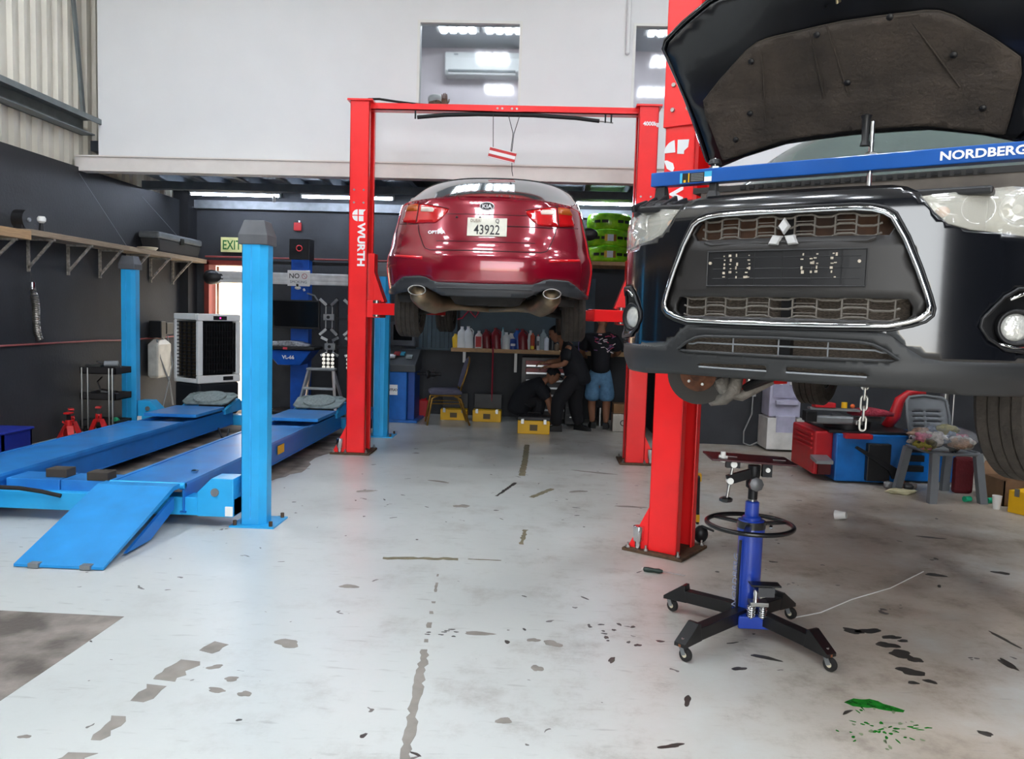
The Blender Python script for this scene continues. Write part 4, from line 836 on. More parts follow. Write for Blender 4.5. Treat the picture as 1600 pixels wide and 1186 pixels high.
# underbody, exhaust, suspension, wheels
UB = mat('sedan_underbody', (46, 43, 40), .8, var=.3, scale=6)
build(M().bx(-.78, .78, .35, 4.4, 1.72, 1.78), 'floor_pan', UB, SED)
build(M().loft([[V((sx*w, y+sy*.2, z)) for sx, sy in ((-1, -1), (1, -1), (1, 1), (-1, 1))] for w, y, z in ((.30, .55, 1.75), (.34, .55, 1.68), (.28, .6, 1.60), (.2, .6, 1.59))]), 'spare_wheel_well', UB, SED, bev=.03)
EX = mat('muffler_steel', (150, 132, 108), .42, .85, var=.2, scale=8)
for s in (-1, 1):
    mu = build(M().tube([(s*.565, .10, 1.675), (s*.562, .16, 1.668), (s*.52, .30, 1.63), (s*.47, .48, 1.60), (s*.36, .62, 1.60), (s*.24, .66, 1.575), (0, .68, 1.56)], [.062, .085, .10, .095, .06, .03, .026], 16), 'muffler', EX, SED, smooth='all')
    tip = build(M().loft([[V((s*.565+.078*k*cos(2*pi*i/28), y, 1.700+.043*k*sin(2*pi*i/28))) for i in range(28)] for k, y in ((.9, .16), (.98, .04), (1, .035), (.86, .04), (.8, .15))], False), 'exhaust_tip', STEEL, mu, smooth='all')
    build(M().loft([[V((s*.565+.066*k*cos(2*pi*i/28), y, 1.70+.036*k*sin(2*pi*i/28))) for i in range(28)] for k, y in ((1, .12), (.3, .14))]), 'tip_inside', BLACKP, tip)
    build(M().tube([(s*.30, .95, 1.63), (s*.5, .98, 1.57), (s*.70, 1.02, 1.55)], [.03, .03, .025], 8), 'suspension_arm', UB, SED, smooth='all')
    build(M().tube([(s*.2, .85, 1.60), (s*.45, .82, 1.55), (s*.7, .9, 1.51)], [.022, .028, .02], 8), 'suspension_link', UB, SED, smooth='all')
    build(M().cyl((s*.6, 1.0, 1.55), (s*.55, 1.0, 1.85), .055, n=16), 'coil_spring', DARKM, SED, smooth=True)
    build(shell([(K.s_x(s*.66), 1.60), (K.s_x(s*.84), 1.60), (K.s_x(s*.86), 1.66), (K.s_x(s*.65), 1.66)], [], lambda a, z: K.pt(a, z, .05), .03), 'mud_flap', UB, SED, solid=.01)
    wheel(SED, (s*.775, 1.05, 1.605), (s, 0, .045*1), .325, .215)
    wheel(SED, (s*.775, 3.84, 1.605), (s, 0, 0), .325, .215)
build(M().tube([(-.5, .9, 1.60), (0, .95, 1.62), (.5, .9, 1.60)], [.03, .04, .03], 10), 'rear_subframe', UB, SED, smooth='all')
build(M().bx(-.45, .45, 1.25, 1.9, 1.6, 1.74), 'fuel_tank', UB, SED, bev=.04)
build(M().tube([(0, .68, 1.56), (.05, 1.2, 1.6), (0, 3.5, 1.62)], .028, 10), 'exhaust_pipe', EX, SED, smooth=True)
# ================================================================ left side: shelf, cooler, trolley, jack stands
sh = thing('wall_shelf', 'long timber shelf on metal brackets along the dark left wall', 'shelf', (-5.4, 8, 2.1))
build(M().bx(-5.4, -5.08, 3.5, 7.79, 2.115, 2.205), 'board', WOOD, sh, bev=.004)
build(M().bx(-5.4, -5.10, 7.81, 12.0-.02, 2.165, 2.225), 'board', WOODG, sh, bev=.004)
BRK = mat('bracket_paint', (176, 168, 156), .6, var=.3, scale=30)
for y in (5.2, 6.2, 7.1, 7.6, 8.2, 8.9, 9.55, 10.2, 10.8, 11.45):
    zt = 2.115 if y < 7.8 else 2.165
    br = build(M().bar((-5.385, y, 1.82), (-5.385, y, zt), .03, .02), 'bracket', BRK, sh)
    build(M().bar((-5.385, y, 1.86), (-5.12, y, zt-.01), .02, .025), 'bracket_brace', BRK, br); build(M().bar((-5.4, y, zt-.012), (-5.10, y, zt-.012), .03, .02), 'bracket_top', BRK, br)
rl = thing('cable_reel', 'black round cable reel standing on the timber wall shelf', 'cable reel', (-5.24, 7.9, 2.225))
build(M().cyl((-5.30, 7.9, 2.325), (-5.18, 7.9, 2.325), .098, n=28), 'drum', BLACKP, rl, smooth=True); build(M().cyl((-5.18, 7.9, 2.325), (-5.165, 7.9, 2.325), .02, n=12), 'axle', GREYPL, rl, smooth=True)
build(M().bx(-5.29, -5.19, 7.82, 8.06, 2.225, 2.29), 'stand', BLACKP, rl, bev=.01)
wb = thing('work_lamp', 'small white lamp head on a black stem beside the cable reel', 'lamp', (-5.22, 8.17, 2.225)); build(M().cyl((-5.22, 8.17, 2.225), (-5.22, 8.17, 2.33), .03, .018), 'stem', BLACKP, wb, smooth=True); build(M().lathe((-5.22, 8.17, 2.32), [(.02, 0), (.04, .02), (.042, .05), (.03, .07), (0, .072)]), 'head', WHITE, wb, smooth=True)
bs = thing('storage_case', 'dark grey plastic storage case with a grey lid at the shelf end', 'case', (-5.25, 11.2, 2.225))
build(M().loft([[V((-5.25+sx*w, 11.15+sy*l, z)) for sx, sy in ((-1, -1), (1, -1), (1, 1), (-1, 1))] for w, l, z in ((.11, .6, 2.225), (.13, .66, 2.40))]), 'tub', mat('case_grey', (58, 58, 58), .6), bs, bev=.02)
build(M().bx(-5.39, -5.11, 10.47, 11.83, 2.40, 2.49), 'lid', mat('case_lid', (112, 116, 118), .5), bs, bev=.025); build(M().bx(-5.118, -5.10, 11.1, 11.2, 2.36, 2.45), 'latch', BLACKP, bs)
solo(M().lathe((-5.2, 10.35, 2.225), [(.10, 0), (.13, .035), (.125, .04), (.09, .012), (0, .01)]), 'dish', CREAM, 'shallow cream dish on the timber shelf in front of the dark case', 'dish', (-5.2, 10.35, 2.225), smooth=True)
xp = thing('exhaust_hose', 'corrugated metal exhaust flex pipe hanging from the shelf bracket', 'hose', (-5.3, 8.2, 1.1))
pts = [V((-5.32+.02*sin(t*5), 8.16+.13*t*t, 1.66-.55*t)) for t in [i/60 for i in range(61)]]
build(M().tube(pts, [.036+(.004 if i % 2 else -.002)-(.008 if i < 8 else 0) for i in range(61)], 14), 'flex_pipe', mat('flex_steel', (150, 146, 138), .35, .9, var=.2), xp, smooth=60)
build(M().cyl((-5.32, 8.16, 1.64), (-5.32, 8.16, 1.71), .03, n=16), 'collar', CHROME, xp, smooth=True); build(M().tube([(-5.32, 8.16, 1.7), (-5.35, 8.18, 1.83)], .003, 6), 'wire', BLACKP, xp)
solo(M().tube([(-5.385, 4, 1.07), (-5.385, 7.7, 1.06), (-5.385, 9.5, 1.065), (-5.385, 10.1, 1.05), (-5.385, 11.4, 1.07), (-5.385, 11.7, 1.07)], .011, 8), 'air_hose', mat('hose_red', (168, 92, 88), .5), 'thin red air hose fixed along the dark left wall', 'hose', (-5.385, 8, 1.06), smooth=True)
for i, (y0, z0, y1, z1) in enumerate(((6.3, 3.0, 7.5, 2.21), (9.15, 3.0, 9.9, 2.24), (10.6, 2.95, 11.3, 2.5))):
    solo(M().tube([(-5.395, y0, z0), (-5.24, y1, z1)], .0025, 5), 'stay_wire', GREYPL, 'thin stay wire from the dark wall down to the timber shelf', 'wire', (-5.395, y0, z0), 'shelf stay wires')
# air cooler
AC = thing('air_cooler', 'white portable air cooler on a black tank by the exit door', 'air cooler', (-4.47, 10.5, 0), radians(58), world=False)
build(M().loft([[V((sx*w, sy*d, z)) for sx, sy in ((-1, -1), (1, -1), (1, 1), (-1, 1))] for w, d, z in ((.27, .22, .06), (.31, .26, .12), (.31, .26, .52))]), 'tank', mat('tank_black', (30, 32, 36), .5), AC, bev=.03)
cb = M().bx(-.32, .32, -.27, -.21, .52, .62).bx(-.32, .32, -.27, -.21, 1.33, 1.42).bx(-.32, -.25, -.27, -.21, .62, 1.33).bx(.25, .32, -.27, -.21, .62, 1.33).bx(-.32, .32, -.21, .27, 1.34, 1.42).bx(-.32, .32, .21, .27, .52, 1.34).bx(-.32, .32, -.21, .27, .52, .58).bx(.28, .32, -.21, .21, .58, 1.34)
build(cb, 'body', WHITE, AC, bev=.012)
build(M().bx(-.26, .26, -.18, -.16, .62, 1.34), 'fan_recess', BLACKP, AC)
for k in range(13): build(M().bx(-.24+k*.04, -.232+k*.04, -.262, -.225, .65, 1.31), 'grille_slat', BLACKP, AC)
for k in range(8): build(M().bx(-.25, .25, -.25, -.24, .68+k*.085, .688+k*.085), 'grille_bar', BLACKP, AC)
pad = build(M().bx(-.285, -.28, -.2, .2, .6, 1.32), 'cooling_pad', mat('pad_brown', (96, 84, 66), .9, var=.3, scale=40), AC)
for k in range(16): build(M().bx(-.318, -.295, -.2, .2, .60+k*.047, .612+k*.047), 'louvre', BLACKP, AC)
for k in (-.1, 0, .1): build(M().bx(-.318, -.295, k-.006, k+.006, .6, 1.32), 'louvre_post', BLACKP, AC)
build(M().bx(-.1, .1, -.276, -.268, 1.345, 1.395), 'control_panel', BLACKP, AC); build(M().bx(-.01, .01, -.279, -.275, 1.36, 1.38), 'display', mat('display_pink', (255, 60, 170), .4, emit=2), AC)
build(M().bx(.05, .2, -.275, -.269, .55, .60), 'badge', BLACKP, AC)
for x in (-.22, .22):
    for y in (-.16, .16): build(M().cyl((x-.015, y, .035), (x+.015, y, .035), .035, n=14), 'castor', BLACKP, AC, smooth=True)
# wall sprayer / washer bottle
SPR = thing('fluid_dispenser', 'white fluid bottle with black pump head hung on the dark wall', 'dispenser', (-5.3, 10.9, .5))
build(M().loft([[V((-5.29+a*w, 10.85+b*l, z)) for a, b in ((-1, -1), (1, -1), (1, 1), (-1, 1))] for w, l, z in ((.06, .17, .52), (.075, .2, .56), (.075, .2, .98), (.04, .1, 1.05))]), 'bottle', mat('milky_plastic', (206, 204, 194), .4, var=.12), SPR, bev=.02)
build(M().bx(-5.375, -5.2, 10.72, 10.86, 1.07, 1.3), 'pump_head', BLACKP, SPR, bev=.01); build(M().bx(-5.375, -5.22, 10.92, 11.12, 1.12, 1.28), 'pump_motor', BLACKP, SPR, bev=.01); build(M().cyl((-5.26, 10.89, 1.03), (-5.26, 10.89, 1.3), .015), 'filter', STEEL, SPR, smooth=True)
build(M().tube([(-5.25, 10.7, 1.05), (-5.22, 10.72, .8), (-5.2, 10.95, .45), (-5.2, 11.05, .12)], .012, 8), 'hose', GREYPL, SPR, smooth=True); build(M().tube([(-5.25, 11.0, 1.1), (-5.2, 11.04, .7), (-5.2, 10.9, .4), (-5.2, 10.75, .12)], .008, 8), 'hose', GREYPL, SPR, smooth=True)
# tool trolley
TT = thing('tool_trolley', 'black three-tray tool trolley with steel uprights beside the blue post', 'trolley', (-5.13, 9.2, 0))
for z in (.08, .40, .70):
    tr = M().bx(-5.34, -4.92, 9.02, 9.38, z, z+.01)
    for a in ((-5.34, -4.92, 9.02, 9.03), (-5.34, -4.92, 9.37, 9.38), (-5.34, -5.33, 9.02, 9.38), (-4.93, -4.92, 9.02, 9.38)): tr.bx(*a, z, z+.075)
    build(tr, 'tray', mat('tray_black', (44, 42, 42), .5), TT)
for x in (-5.31, -5.24, -4.99, -4.95): build(M().cyl((x, 9.01, .06), (x, 9.01, .77), .011, n=8), 'upright', STEEL, TT, smooth=True)
for x in (-5.3, -4.96):
    for y in (9.06, 9.34): build(M().cyl((x-.012, y, .035), (x+.012, y, .035), .035, n=12), 'castor', BLACKP, TT, smooth=True)
solo(M().bx(-5.32, -5.14, 9.1, 9.2, .776, .80), 'tool_bar', STEEL, 'flat steel bar lying across the black trolley top tray', 'tool', (-5.2, 9.15, .776))
dg = thing('impact_gun', 'grey and black air impact gun lying on the trolley top tray', 'tool', (-5.02, 9.2, .71)); build(M().cyl((-5.12, 9.15, .81), (-4.98, 9.2, .815), .035, n=14), 'barrel', GREYPL, dg, smooth=True); build(M().bar((-5.0, 9.2, .80), (-4.95, 9.22, .72), .035, .05), 'grip', BLACKP, dg); build(M().cyl((-5.2, 9.13, .84), (-5.12, 9.15, .81), .012, n=8), 'anvil', BLACKP, dg)
dg2 = thing('hand_grinder', 'black hand grinder with a bright collar on the trolley middle tray', 'tool', (-5.08, 9.2, .41)); build(M().cyl((-5.16, 9.15, .48), (-5.02, 9.2, .46), .04, .03, n=14), 'body', BLACKP, dg2, smooth=True); build(M().cyl((-5.02, 9.2, .46), (-4.98, 9.21, .46), .028, n=14), 'collar', CHROME, dg2, smooth=True); build(M().tube([(-5.16, 9.15, .48), (-5.2, 9.14, .6), (-5.12, 9.1, .66)], .01, 8), 'cord', BLACKP, dg2)
solo(M().sph((-5.02, 9.2, .13), (.05, .05, .05), 12, 8), 'green_cloth', mat('cloth_green', (44, 168, 118), .8, bump=.6), 'crumpled bright green cloth in the trolley bottom tray', 'cloth', (-5.02, 9.2, .09), smooth='all')
# jack stands
JR = mat('jack_red', (206, 34, 34), .4, coat=.2)
js = thing('jack_stand', 'red steel jack stand by the left wall', 'jack stand', (0, 0, 0), 0, 'red jack stands beside the lift runway', world=False)
for k in range(4):
    a = pi/4+k*pi/2; build(M().loft([[V((r*cos(a+d), r*sin(a+d), z)) for r, d in ((R, -w), (R, w), (R-.02, w), (R-.02, -w))] for R, w, z in ((.15, .22, 0), (.055, .6, .2))]), 'leg', JR, js)
build(M().cyl((0, 0, .17), (0, 0, .26), .035, n=14), 'sleeve', JR, js, smooth=True); build(M().bx(-.018, .018, -.012, .012, .2, .33), 'ratchet_bar', BLACKP, js); build(M().bx(-.03, .03, -.05, .05, .325, .345), 'saddle', JR, js, bev=.005); build(M().bar((0, -.03, .22), (.02, -.14, .26), .012, .02), 'handle', JR, js)
js.location = (-5.04, 8.30, 0); js['label'] = 'red jack stand by the left wall, farthest from the tool trolley'
dup(js, (-5.2, 8.61, 0), .6, 'red jack stand by the left wall, between the other two'); dup(js, (-5.03, 8.86, 0), 0.4, 'red jack stand by the left wall, next to the tool trolley')
cr = thing('blue_crate', 'dark blue plastic crate by the left wall behind the runway', 'crate', (-5.2, 7.35, 0)); m = M().bx(-5.36, -5.0, 7.2, 7.62, 0, .02)
for a in ((-5.36, -5.0, 7.2, 7.22), (-5.36, -5.0, 7.6, 7.62), (-5.36, -5.34, 7.2, 7.62), (-5.02, -5.0, 7.2, 7.62)): m.bx(*a, 0, .26)
build(m, 'tub', mat('crate_blue', (24, 44, 150), .5), cr); build(M().bx(-5.38, -4.98, 7.18, 7.64, .26, .285), 'lid', mat('crate_blue', (24, 44, 150), .5), cr, bev=.01)

# ================================================================ back wall, left of the sedan
def tube_light(x0, x1, y, z, label, grp='fluorescent battens under the mezzanine', pw=22, nx=0):
    t = thing('batten_light', label, 'light', ((x0+x1)/2, y, z+.06), 0, grp)
    build(M().bx(x0-.03, x1+.03, y-.03, y+.03, z+.018, z+.06), 'housing', WHITE, t)
    build(M().cyl((x0, y, z), (x1, y, z), .019, n=12), 'tube', mat('tube_glow', (222, 234, 255), .4, emit=85, var=0), t, smooth=True)
    for x in (x0-.02, x1+.02): build(M().bx(x-.012, x+.012, y-.02, y+.02, z-.02, z+.03), 'end_cap', WHITE, t)
tube_light(-5.03, -3.79, 11.3, 3.10, 'lit fluorescent batten above the exit door, next to the left wall')
tube_light(-3.44, -2.18, 11.3, 3.10, 'lit fluorescent batten above the wheel aligner, behind the red lift post')
tube_light(.0, 1.22, 11.3, 3.10, 'lit fluorescent batten above the green wrapped tyres')
build(M().cyl((-3.82, 11.2, 3.0), (-3.82, 11.2, 3.08), .02), 'sensor', WHITE, deck, smooth=True)
es = thing('exit_sign', 'cream exit sign with green letters above the exit door', 'sign', (-4.72, 11.98, 2.35)); build(M().bx(-4.89, -4.55, 11.96, 11.995, 2.345, 2.565), 'board', mat('sign_cream', (214, 214, 150), .5, emit=.12), es, bev=.005)
text('EXIT', (-4.72, 11.958, 2.385), (1, 0, 0), (0, 0, 1), .195, mat('sign_green', (36, 110, 46), .5), 'lettering', es, ext=.001, sx=.72, bold=.003)
fb = thing('alarm_box', 'small red fire alarm box on the dark back wall', 'alarm', (-3.72, 12, 2.69)); build(M().bx(-3.78, -3.67, 11.95, 12, 2.69, 2.81), 'box', mat('alarm_red', (178, 34, 38), .4), fb, bev=.006); build(M().cyl((-3.70, 11.97, 2.81), (-3.70, 11.97, 2.84), .014), 'beacon', WHITE, fb, smooth=True)
# wheel aligner
WA = thing('wheel_aligner', 'blue wheel alignment machine with a white camera beam and black monitor', 'wheel aligner', (-3.54, 11.55, 0))
BA = mat('aligner_blue', (14, 84, 184), .4, coat=.2)
build(M().bx(-3.67, -3.41, 11.5, 11.68, .03, 2.25), 'column', BA, WA, bev=.008)
build(M().bx(-3.95, -3.1, 11.3, 11.85, 0, .05), 'base', BLACKP, WA, bev=.01)
hd_ = build(M().bx(-3.69, -3.39, 11.46, 11.7, 2.23, 2.53), 'head_cover', BLACKP, WA, bev=.012); build(M().torus((-3.54, 11.455, 2.39), .04, .008, (0, 1, 0), 20, 6), 'emblem', mat('emblem_red', (200, 40, 50), .4), hd_)
bmz = M()
for z0, z1, y in ((1.90, 1.945, 11.30), (1.95, 2.0, 11.285), (2.005, 2.045, 11.30)): bmz.bx(-4.72, -2.35, y, 11.42, z0-.02, z1-.02)
bm2 = build(M().bx(-4.72, -2.35, 11.32, 11.44, 1.87, 2.03), 'camera_beam', mat('beam_white', (240, 241, 242), .4), WA)
for z in (1.875, 1.925, 1.99): build(M().bx(-4.72, -2.35, 11.30, 11.32, z, z+.035), 'beam_rib', MATS['beam_white'], bm2, bev=.004)
for x, s in ((-4.74, -1), (-2.33, 1)):
    pd = build(M().lathe((x+.10*-s, 11.36, 1.94), [(.04, -.06), (.075, 0), (.10, .08), (.105, .14), (.09, .20), (.05, .235), (0, .245)], (s, -.15, 0), 20), 'camera_pod', BLACKP, WA, smooth='all')
    build(M().torus((x, 11.265, 1.945), .03, .006, (0, 1, .0), 16, 6), 'pod_mark', mat('pod_mark', (120, 100, 60), .5), pd)
mo = build(M().bx(-3.96, -3.19, 11.30, 11.36, 1.24, 1.65), 'monitor', BLACKP, WA, bev=.006); build(M().bx(-3.94, -3.21, 11.295, 11.302, 1.27, 1.63), 'screen', mat('screen_off', (8, 10, 14), .12), mo); build(M().bx(-3.64, -3.44, 11.36, 11.5, 1.36, 1.54), 'monitor_mount', BLACKP, mo)
dk = build(M().prism([(-3.96, .95), (-3.18, .95), (-3.18, .99), (-3.96, 1.0)], (0, 11.02, 0), (1, 0, 0), (0, 0, 1), (0, .45, 0)), 'keyboard_shelf', BLACKP, WA, bev=.008)
build(M().loft([[V((-3.57+sx*w, 11.3+sy*d, z)) for sx, sy in ((-1, -1), (1, -1), (1, 1), (-1, 1))] for w, d, z in ((.16, .18, .73), (.33, .22, .94))]), 'drawer_housing', BA, WA, bev=.01)
text('VL-66', (-3.57, 11.095, .82), (1, 0, 0), (0, -.2, 1), .07, WHITEPRINT, 'lettering', WA, ext=.001, bold=.002)
build(M().bx(-3.62, -3.56, 11.015, 11.02, .955, .985), 'red_tag', mat('tag_red', (216, 70, 84), .5), dk)
build(M().tube([(-3.4, 11.4, 1.75), (-3.28, 11.35, 1.72), (-3.2, 11.36, 1.6)], .012, 8), 'cable', GREYPL, WA, smooth=True)
solo(M().loft([[V((-3.62+a*w, 11.22+b*.16, z)) for a, b in ((-1, -1), (-.3, -1.1), (.4, -.9), (1, -1), (1, 1), (.2, 1), (-1, 1))] for w, z in ((.32, 1.0), (.30, 1.025), (.18, 1.06), (.04, 1.07))]), 'plastic_bag', mat('clear_bag', (196, 200, 208), .25, alpha=.75, var=.3, scale=30, bump=.8), 'crumpled clear plastic bag lying on the aligner keyboard shelf', 'bag', (-3.6, 11.2, 1.0), smooth='all')
ns = thing('no_smoking_sign', 'white no smoking sign hung on the aligner camera beam', 'sign', (-3.49, 11.28, 1.85)); build(M().bx(-3.645, -3.325, 11.26, 11.285, 1.845, 2.065), 'board', WHITEPRINT, ns, bev=.006)
text('NO', (-3.545, 11.258, 1.955), (1, 0, 0), (0, 0, 1), .095, NUM, 'lettering', ns, ext=.001, bold=.001); text('SMOKING', (-3.485, 11.258, 1.885), (1, 0, 0), (0, 0, 1), .055, mat('print_grey', (120, 120, 124), .5), 'lettering', ns, ext=.001)
sy_ = build(M().torus((-3.40, 11.258, 1.985), .035, .004, (0, 1, 0), 24, 6), 'symbol_ring', mat('print_red', (190, 90, 96), .5), ns); build(M().bar((-3.424, 11.258, 2.01), (-3.376, 11.258, 1.96), .004, .004), 'symbol_bar', MATS['print_red'], sy_)
wc = thing('webcam', 'small white webcam with a black lens below the no smoking sign', 'camera', (-3.5, 11.28, 1.78)); build(M().sph((-3.5, 11.28, 1.82), (.045, .04, .025)), 'body', WHITE, wc, smooth='all'); build(M().cyl((-3.5, 11.25, 1.87), (-3.5, 11.27, 1.84), .016, n=12), 'lens', BLACKP, wc, smooth=True); build(M().cyl((-3.42, 11.28, 1.79), (-3.40, 11.28, 1.80), .02, n=12), 'foot', WHITE, wc)
# wheel clamps on their stand, step ladder
stn = thing('clamp_stand', 'slim black stand carrying the wheel clamps beside the aligner', 'stand', (-2.92, 11.2, 0)); build(M().bx(-2.94, -2.90, 11.2, 11.24, .02, 1.7), 'pole', BLACKP, stn); build(M().bx(-3.05, -2.7, 11.12, 11.4, 0, .02), 'base', BLACKP, stn); build(M().bx(-2.98, -2.6, 11.17, 11.2, 1.38, 1.42), 'arm', BLACKP, stn); build(M().bx(-2.98, -2.6, 11.17, 11.2, .98, 1.02), 'arm', BLACKP, stn)
AL2 = mat('clamp_alloy', (170, 172, 172), .35, .8)
def clamp(x, y, z, h, label, board):
    t = thing('wheel_clamp', label, 'wheel clamp', (x, y, z-h), 0, 'wheel clamps on the black stand')
    for s in (-1, 1): build(M().cyl((x+s*.045, y, z-h*.75), (x+s*.045, y, z+h*.75), .009, n=8), 'rod', AL2, t, smooth=True)
    build(M().bx(x-.075, x+.075, y-.025, y+.02, z-.045, z+.045), 'centre_block', AL2, t, bev=.006); build(M().cyl((x, y-.05, z), (x, y-.02, z), .022, n=12), 'knob', BLACKP, t, smooth=True)
    for sz_ in (-1, 1):
        build(M().bx(x-.06, x+.06, y-.02, y+.02, z+sz_*h*.68-.02, z+sz_*h*.68+.02), 'slider', DARKM, t)
        for s in (-1, 1): build(M().bar((x+s*.03, y-.01, z+sz_*h*.65), (x+s*.125, y-.03, z+sz_*h), .04, .02, (0, 1, 0)), 'claw', AL2, t, bev=.005)
    if board:
        b = build(M().bx(x-.095, x+.085, y-.06, y-.045, z-.31, z-.09), 'target_board', BLACKP, t)
        for i in range(3):
            for j in range(4): build(M().cyl((x-.07+i*.062, y-.06, z-.285+j*.056), (x-.07+i*.062, y-.066, z-.285+j*.056), .023, n=14), 'target_dot', mat('target_white_glow', (250, 246, 232), .5, emit=.6, var=0), b)  # plain white dots, brightness added by emission; they are no lamps
clamp(-3.0, 11.1, 1.42, .25, 'alloy wheel clamp with four claws hung at the top of the black stand', False)
clamp(-2.98, 11.1, 1.01, .13, 'alloy wheel clamp with a white-dotted target board above the ladder', True)
clamp(-2.66, 11.1, 1.42, .25, 'alloy wheel clamp half behind the red lift post, upper one', False)
clamp(-2.64, 11.1, 1.01, .13, 'wheel clamp with white-dotted target half behind the red lift post', True)
LD = thing('step_ladder', 'aluminium step ladder standing beside the wheel aligner', 'ladder', (-3.0, 10.8, 0)); ALM = mat('ladder_alloy', (206, 208, 208), .35, .7)
for s, xb, xt in ((-1, -3.30, -3.19), (1, -2.74, -2.86)):
    build(M().bar((xb, 10.55, 0), (xt, 10.82, .70), .03, .05), 'front_rail', ALM, LD); build(M().bar((xb+.03*s, 11.05, 0), (xt, 10.86, .68), .02, .04), 'rear_rail', ALM, LD)
for z, w in ((.22, .25), (.45, .215)): build(M().bx(-3.025-w, -3.025+w, 10.55+z*.386-.03, 10.55+z*.386+.05, z-.015, z+.015), 'step', ALM, LD, bev=.003)
build(M().bx(-3.22, -2.83, 10.78, 10.92, .69, .725), 'top_cap', mat('cap_alloy', (150, 154, 156), .4, .6), LD, bev=.008)
# ================================================================ back wall, behind and under the sedan
WBm = thing('wheel_balancer', 'blue wheel balancer with a black shaft and parts tray', 'wheel balancer', (-1.95, 11.1, 0)); BW = mat('balancer_blue', (20, 104, 190), .4, coat=.2)
build(M().bx(-2.16, -1.86, 10.92, 11.45, .03, .70), 'cabinet', BW, WBm, bev=.01); build(M().bx(-1.86, -1.76, 11.0, 11.45, .03, .76), 'side_cabinet', mat('balancer_dark', (16, 70, 150), .45), WBm, bev=.01); build(M().bx(-2.2, -1.7, 10.88, 11.5, 0, .035), 'base', BW, WBm, bev=.006)
build(M().prism([(10.9, .70), (11.5, .70), (11.5, .98), (11.4, 1.0), (10.9, .80)], (-2.2, 0, 0), (0, 1, 0), (0, 0, 1), (.46, 0, 0)), 'parts_tray', mat('tray_grey', (62, 66, 70), .5), WBm, bev=.01)
for i, (x, c) in enumerate(((-2.1, (220, 224, 226)), (-1.98, (40, 130, 160)), (-1.86, (150, 160, 160)), (-2.04, (170, 60, 60)))):
    build(M().ob((x, 11.1+.08*(i % 2), .905+.035*(i % 2)), (.045, 0, 0), (0, .05, .015), (0, -.003, .012)), 'balance_weights', mat(f'weights_{i}', c, .5), WBm)
build(M().bx(-2.2, -1.83, 11.42, 11.5, 1.03, 1.38), 'monitor', mat('mon_grey', (66, 70, 78), .5), WBm, bev=.02); build(M().bx(-2.15, -1.88, 11.412, 11.421, 1.12, 1.34), 'screen', MATS['screen_off'], WBm); build(M().bar((-2.05, 11.46, .95), (-2.05, 11.46, 1.05), .05, .05), 'monitor_neck', BLACKP, WBm)
sf = build(M().cyl((-1.78, 11.2, .66), (-1.42, 11.2, .66), .018, n=12), 'shaft', DARKM, WBm, smooth=True)
build(M().lathe((-1.64, 11.2, .66), [(.02, 0), (.06, .02), (.06, .04), (.03, .07)], (1, 0, 0), 16), 'cone', DARKM, sf, smooth=True); build(M().cyl((-1.55, 11.2, .66), (-1.5, 11.2, .66), .035, n=8).bar((-1.525, 11.2, .58), (-1.525, 11.2, .74), .02, .02), 'wing_nut', DARKM, sf)
lbp = build(M().bx(-2.16, -1.985, 10.914, 10.921, .38, .52), 'sign_plate', WHITEPRINT, WBm); text('ONTUO', (-2.07, 10.912, .435), (1, 0, 0), (0, 0, 1), .045, NUM, 'lettering', lbp, ext=.001, bold=.0015)
for z in (.40, .49): build(M().bx(-2.14, -2.10, 10.911, 10.915, z, z+.014), 'sign_mark', mat('mark_red', (200, 60, 70), .5), lbp)
solo(M().bx(-1.80, -1.66, 11.62, 11.72, 0, .24).bx(-1.77, -1.69, 11.65, 11.69, .24, .26).cyl((-1.70, 11.67, .24), (-1.70, 11.67, .275), .015), 'jerry_can', mat('can_red', (196, 24, 34), .4), 'small red jerry can beside the wheel balancer', 'jerry can', (-1.73, 11.67, 0), bev=.015)
lv = thing('shutter_panel', 'dark teal folding shutter panel fixed to the back wall', 'panel', (-1.6, 11.95, .98)); SHT = mat('shutter_teal', (56, 74, 84), .5, .2)
for k in range(9): build(M().bx(-1.86+k*.064, -1.802+k*.064, 11.93+.015*(k % 2), 11.96+.015*(k % 2), 1.0, 1.75), 'slat', SHT, lv)
build(M().bx(-1.9, -1.28, 11.90, 11.99, .975, 1.0), 'bottom_rail', SHT, lv)
struct(M().bx(-1.25, .75, 11.97, 12, 1.1, 2.1), 'trim_8', mat('backboard', (58, 76, 86), .5, var=.1))
hr = solo(M().tube([(-1.36, 11.955, 1.42), (-1.22, 11.955, 1.46), (-1.12, 11.955, 1.58), (-1.05, 11.955, 1.66), (-.98, 11.955, 1.55), (-1.02, 11.955, 1.48), (-1.1, 11.955, 1.56), (-1.04, 11.955, 1.64), (-.9, 11.955, 1.68)], .012, 8), 'coiled_hose', mat('hose_crimson', (190, 40, 70), .4), 'looped crimson air hose on the back wall above the bottles', 'hose', (-1.1, 11.955, 1.5), smooth=True)
solo(M().tube([(-.72, 11.5, 1.05), (-.715, 11.47, 1.0), (-.715, 11.49, .3), (-.72, 11.495, .2), (-.70, 11.5, .1)], .012, 8), 'drop_hose', mat('hose_drop', (150, 34, 52), .4), 'straight dark red hose hanging in front of the bottle shelf', 'hose', (-.715, 11.47, .1), smooth=True)
bsf = thing('bottle_shelf', 'raw timber shelf carrying fluid bottles on the back wall', 'shelf', (-.2, 11.97, .95)); build(M().bx(-1.33, 1.2, 11.55, 11.97, .975, 1.03), 'board', WOOD, bsf, bev=.004)
for x in (-1.14, -.39, .9): build(M().bx(x-.02, x+.02, 11.58, 11.62, .70 if x > -1 else .82, .975), 'strut', WHITE, bsf); 
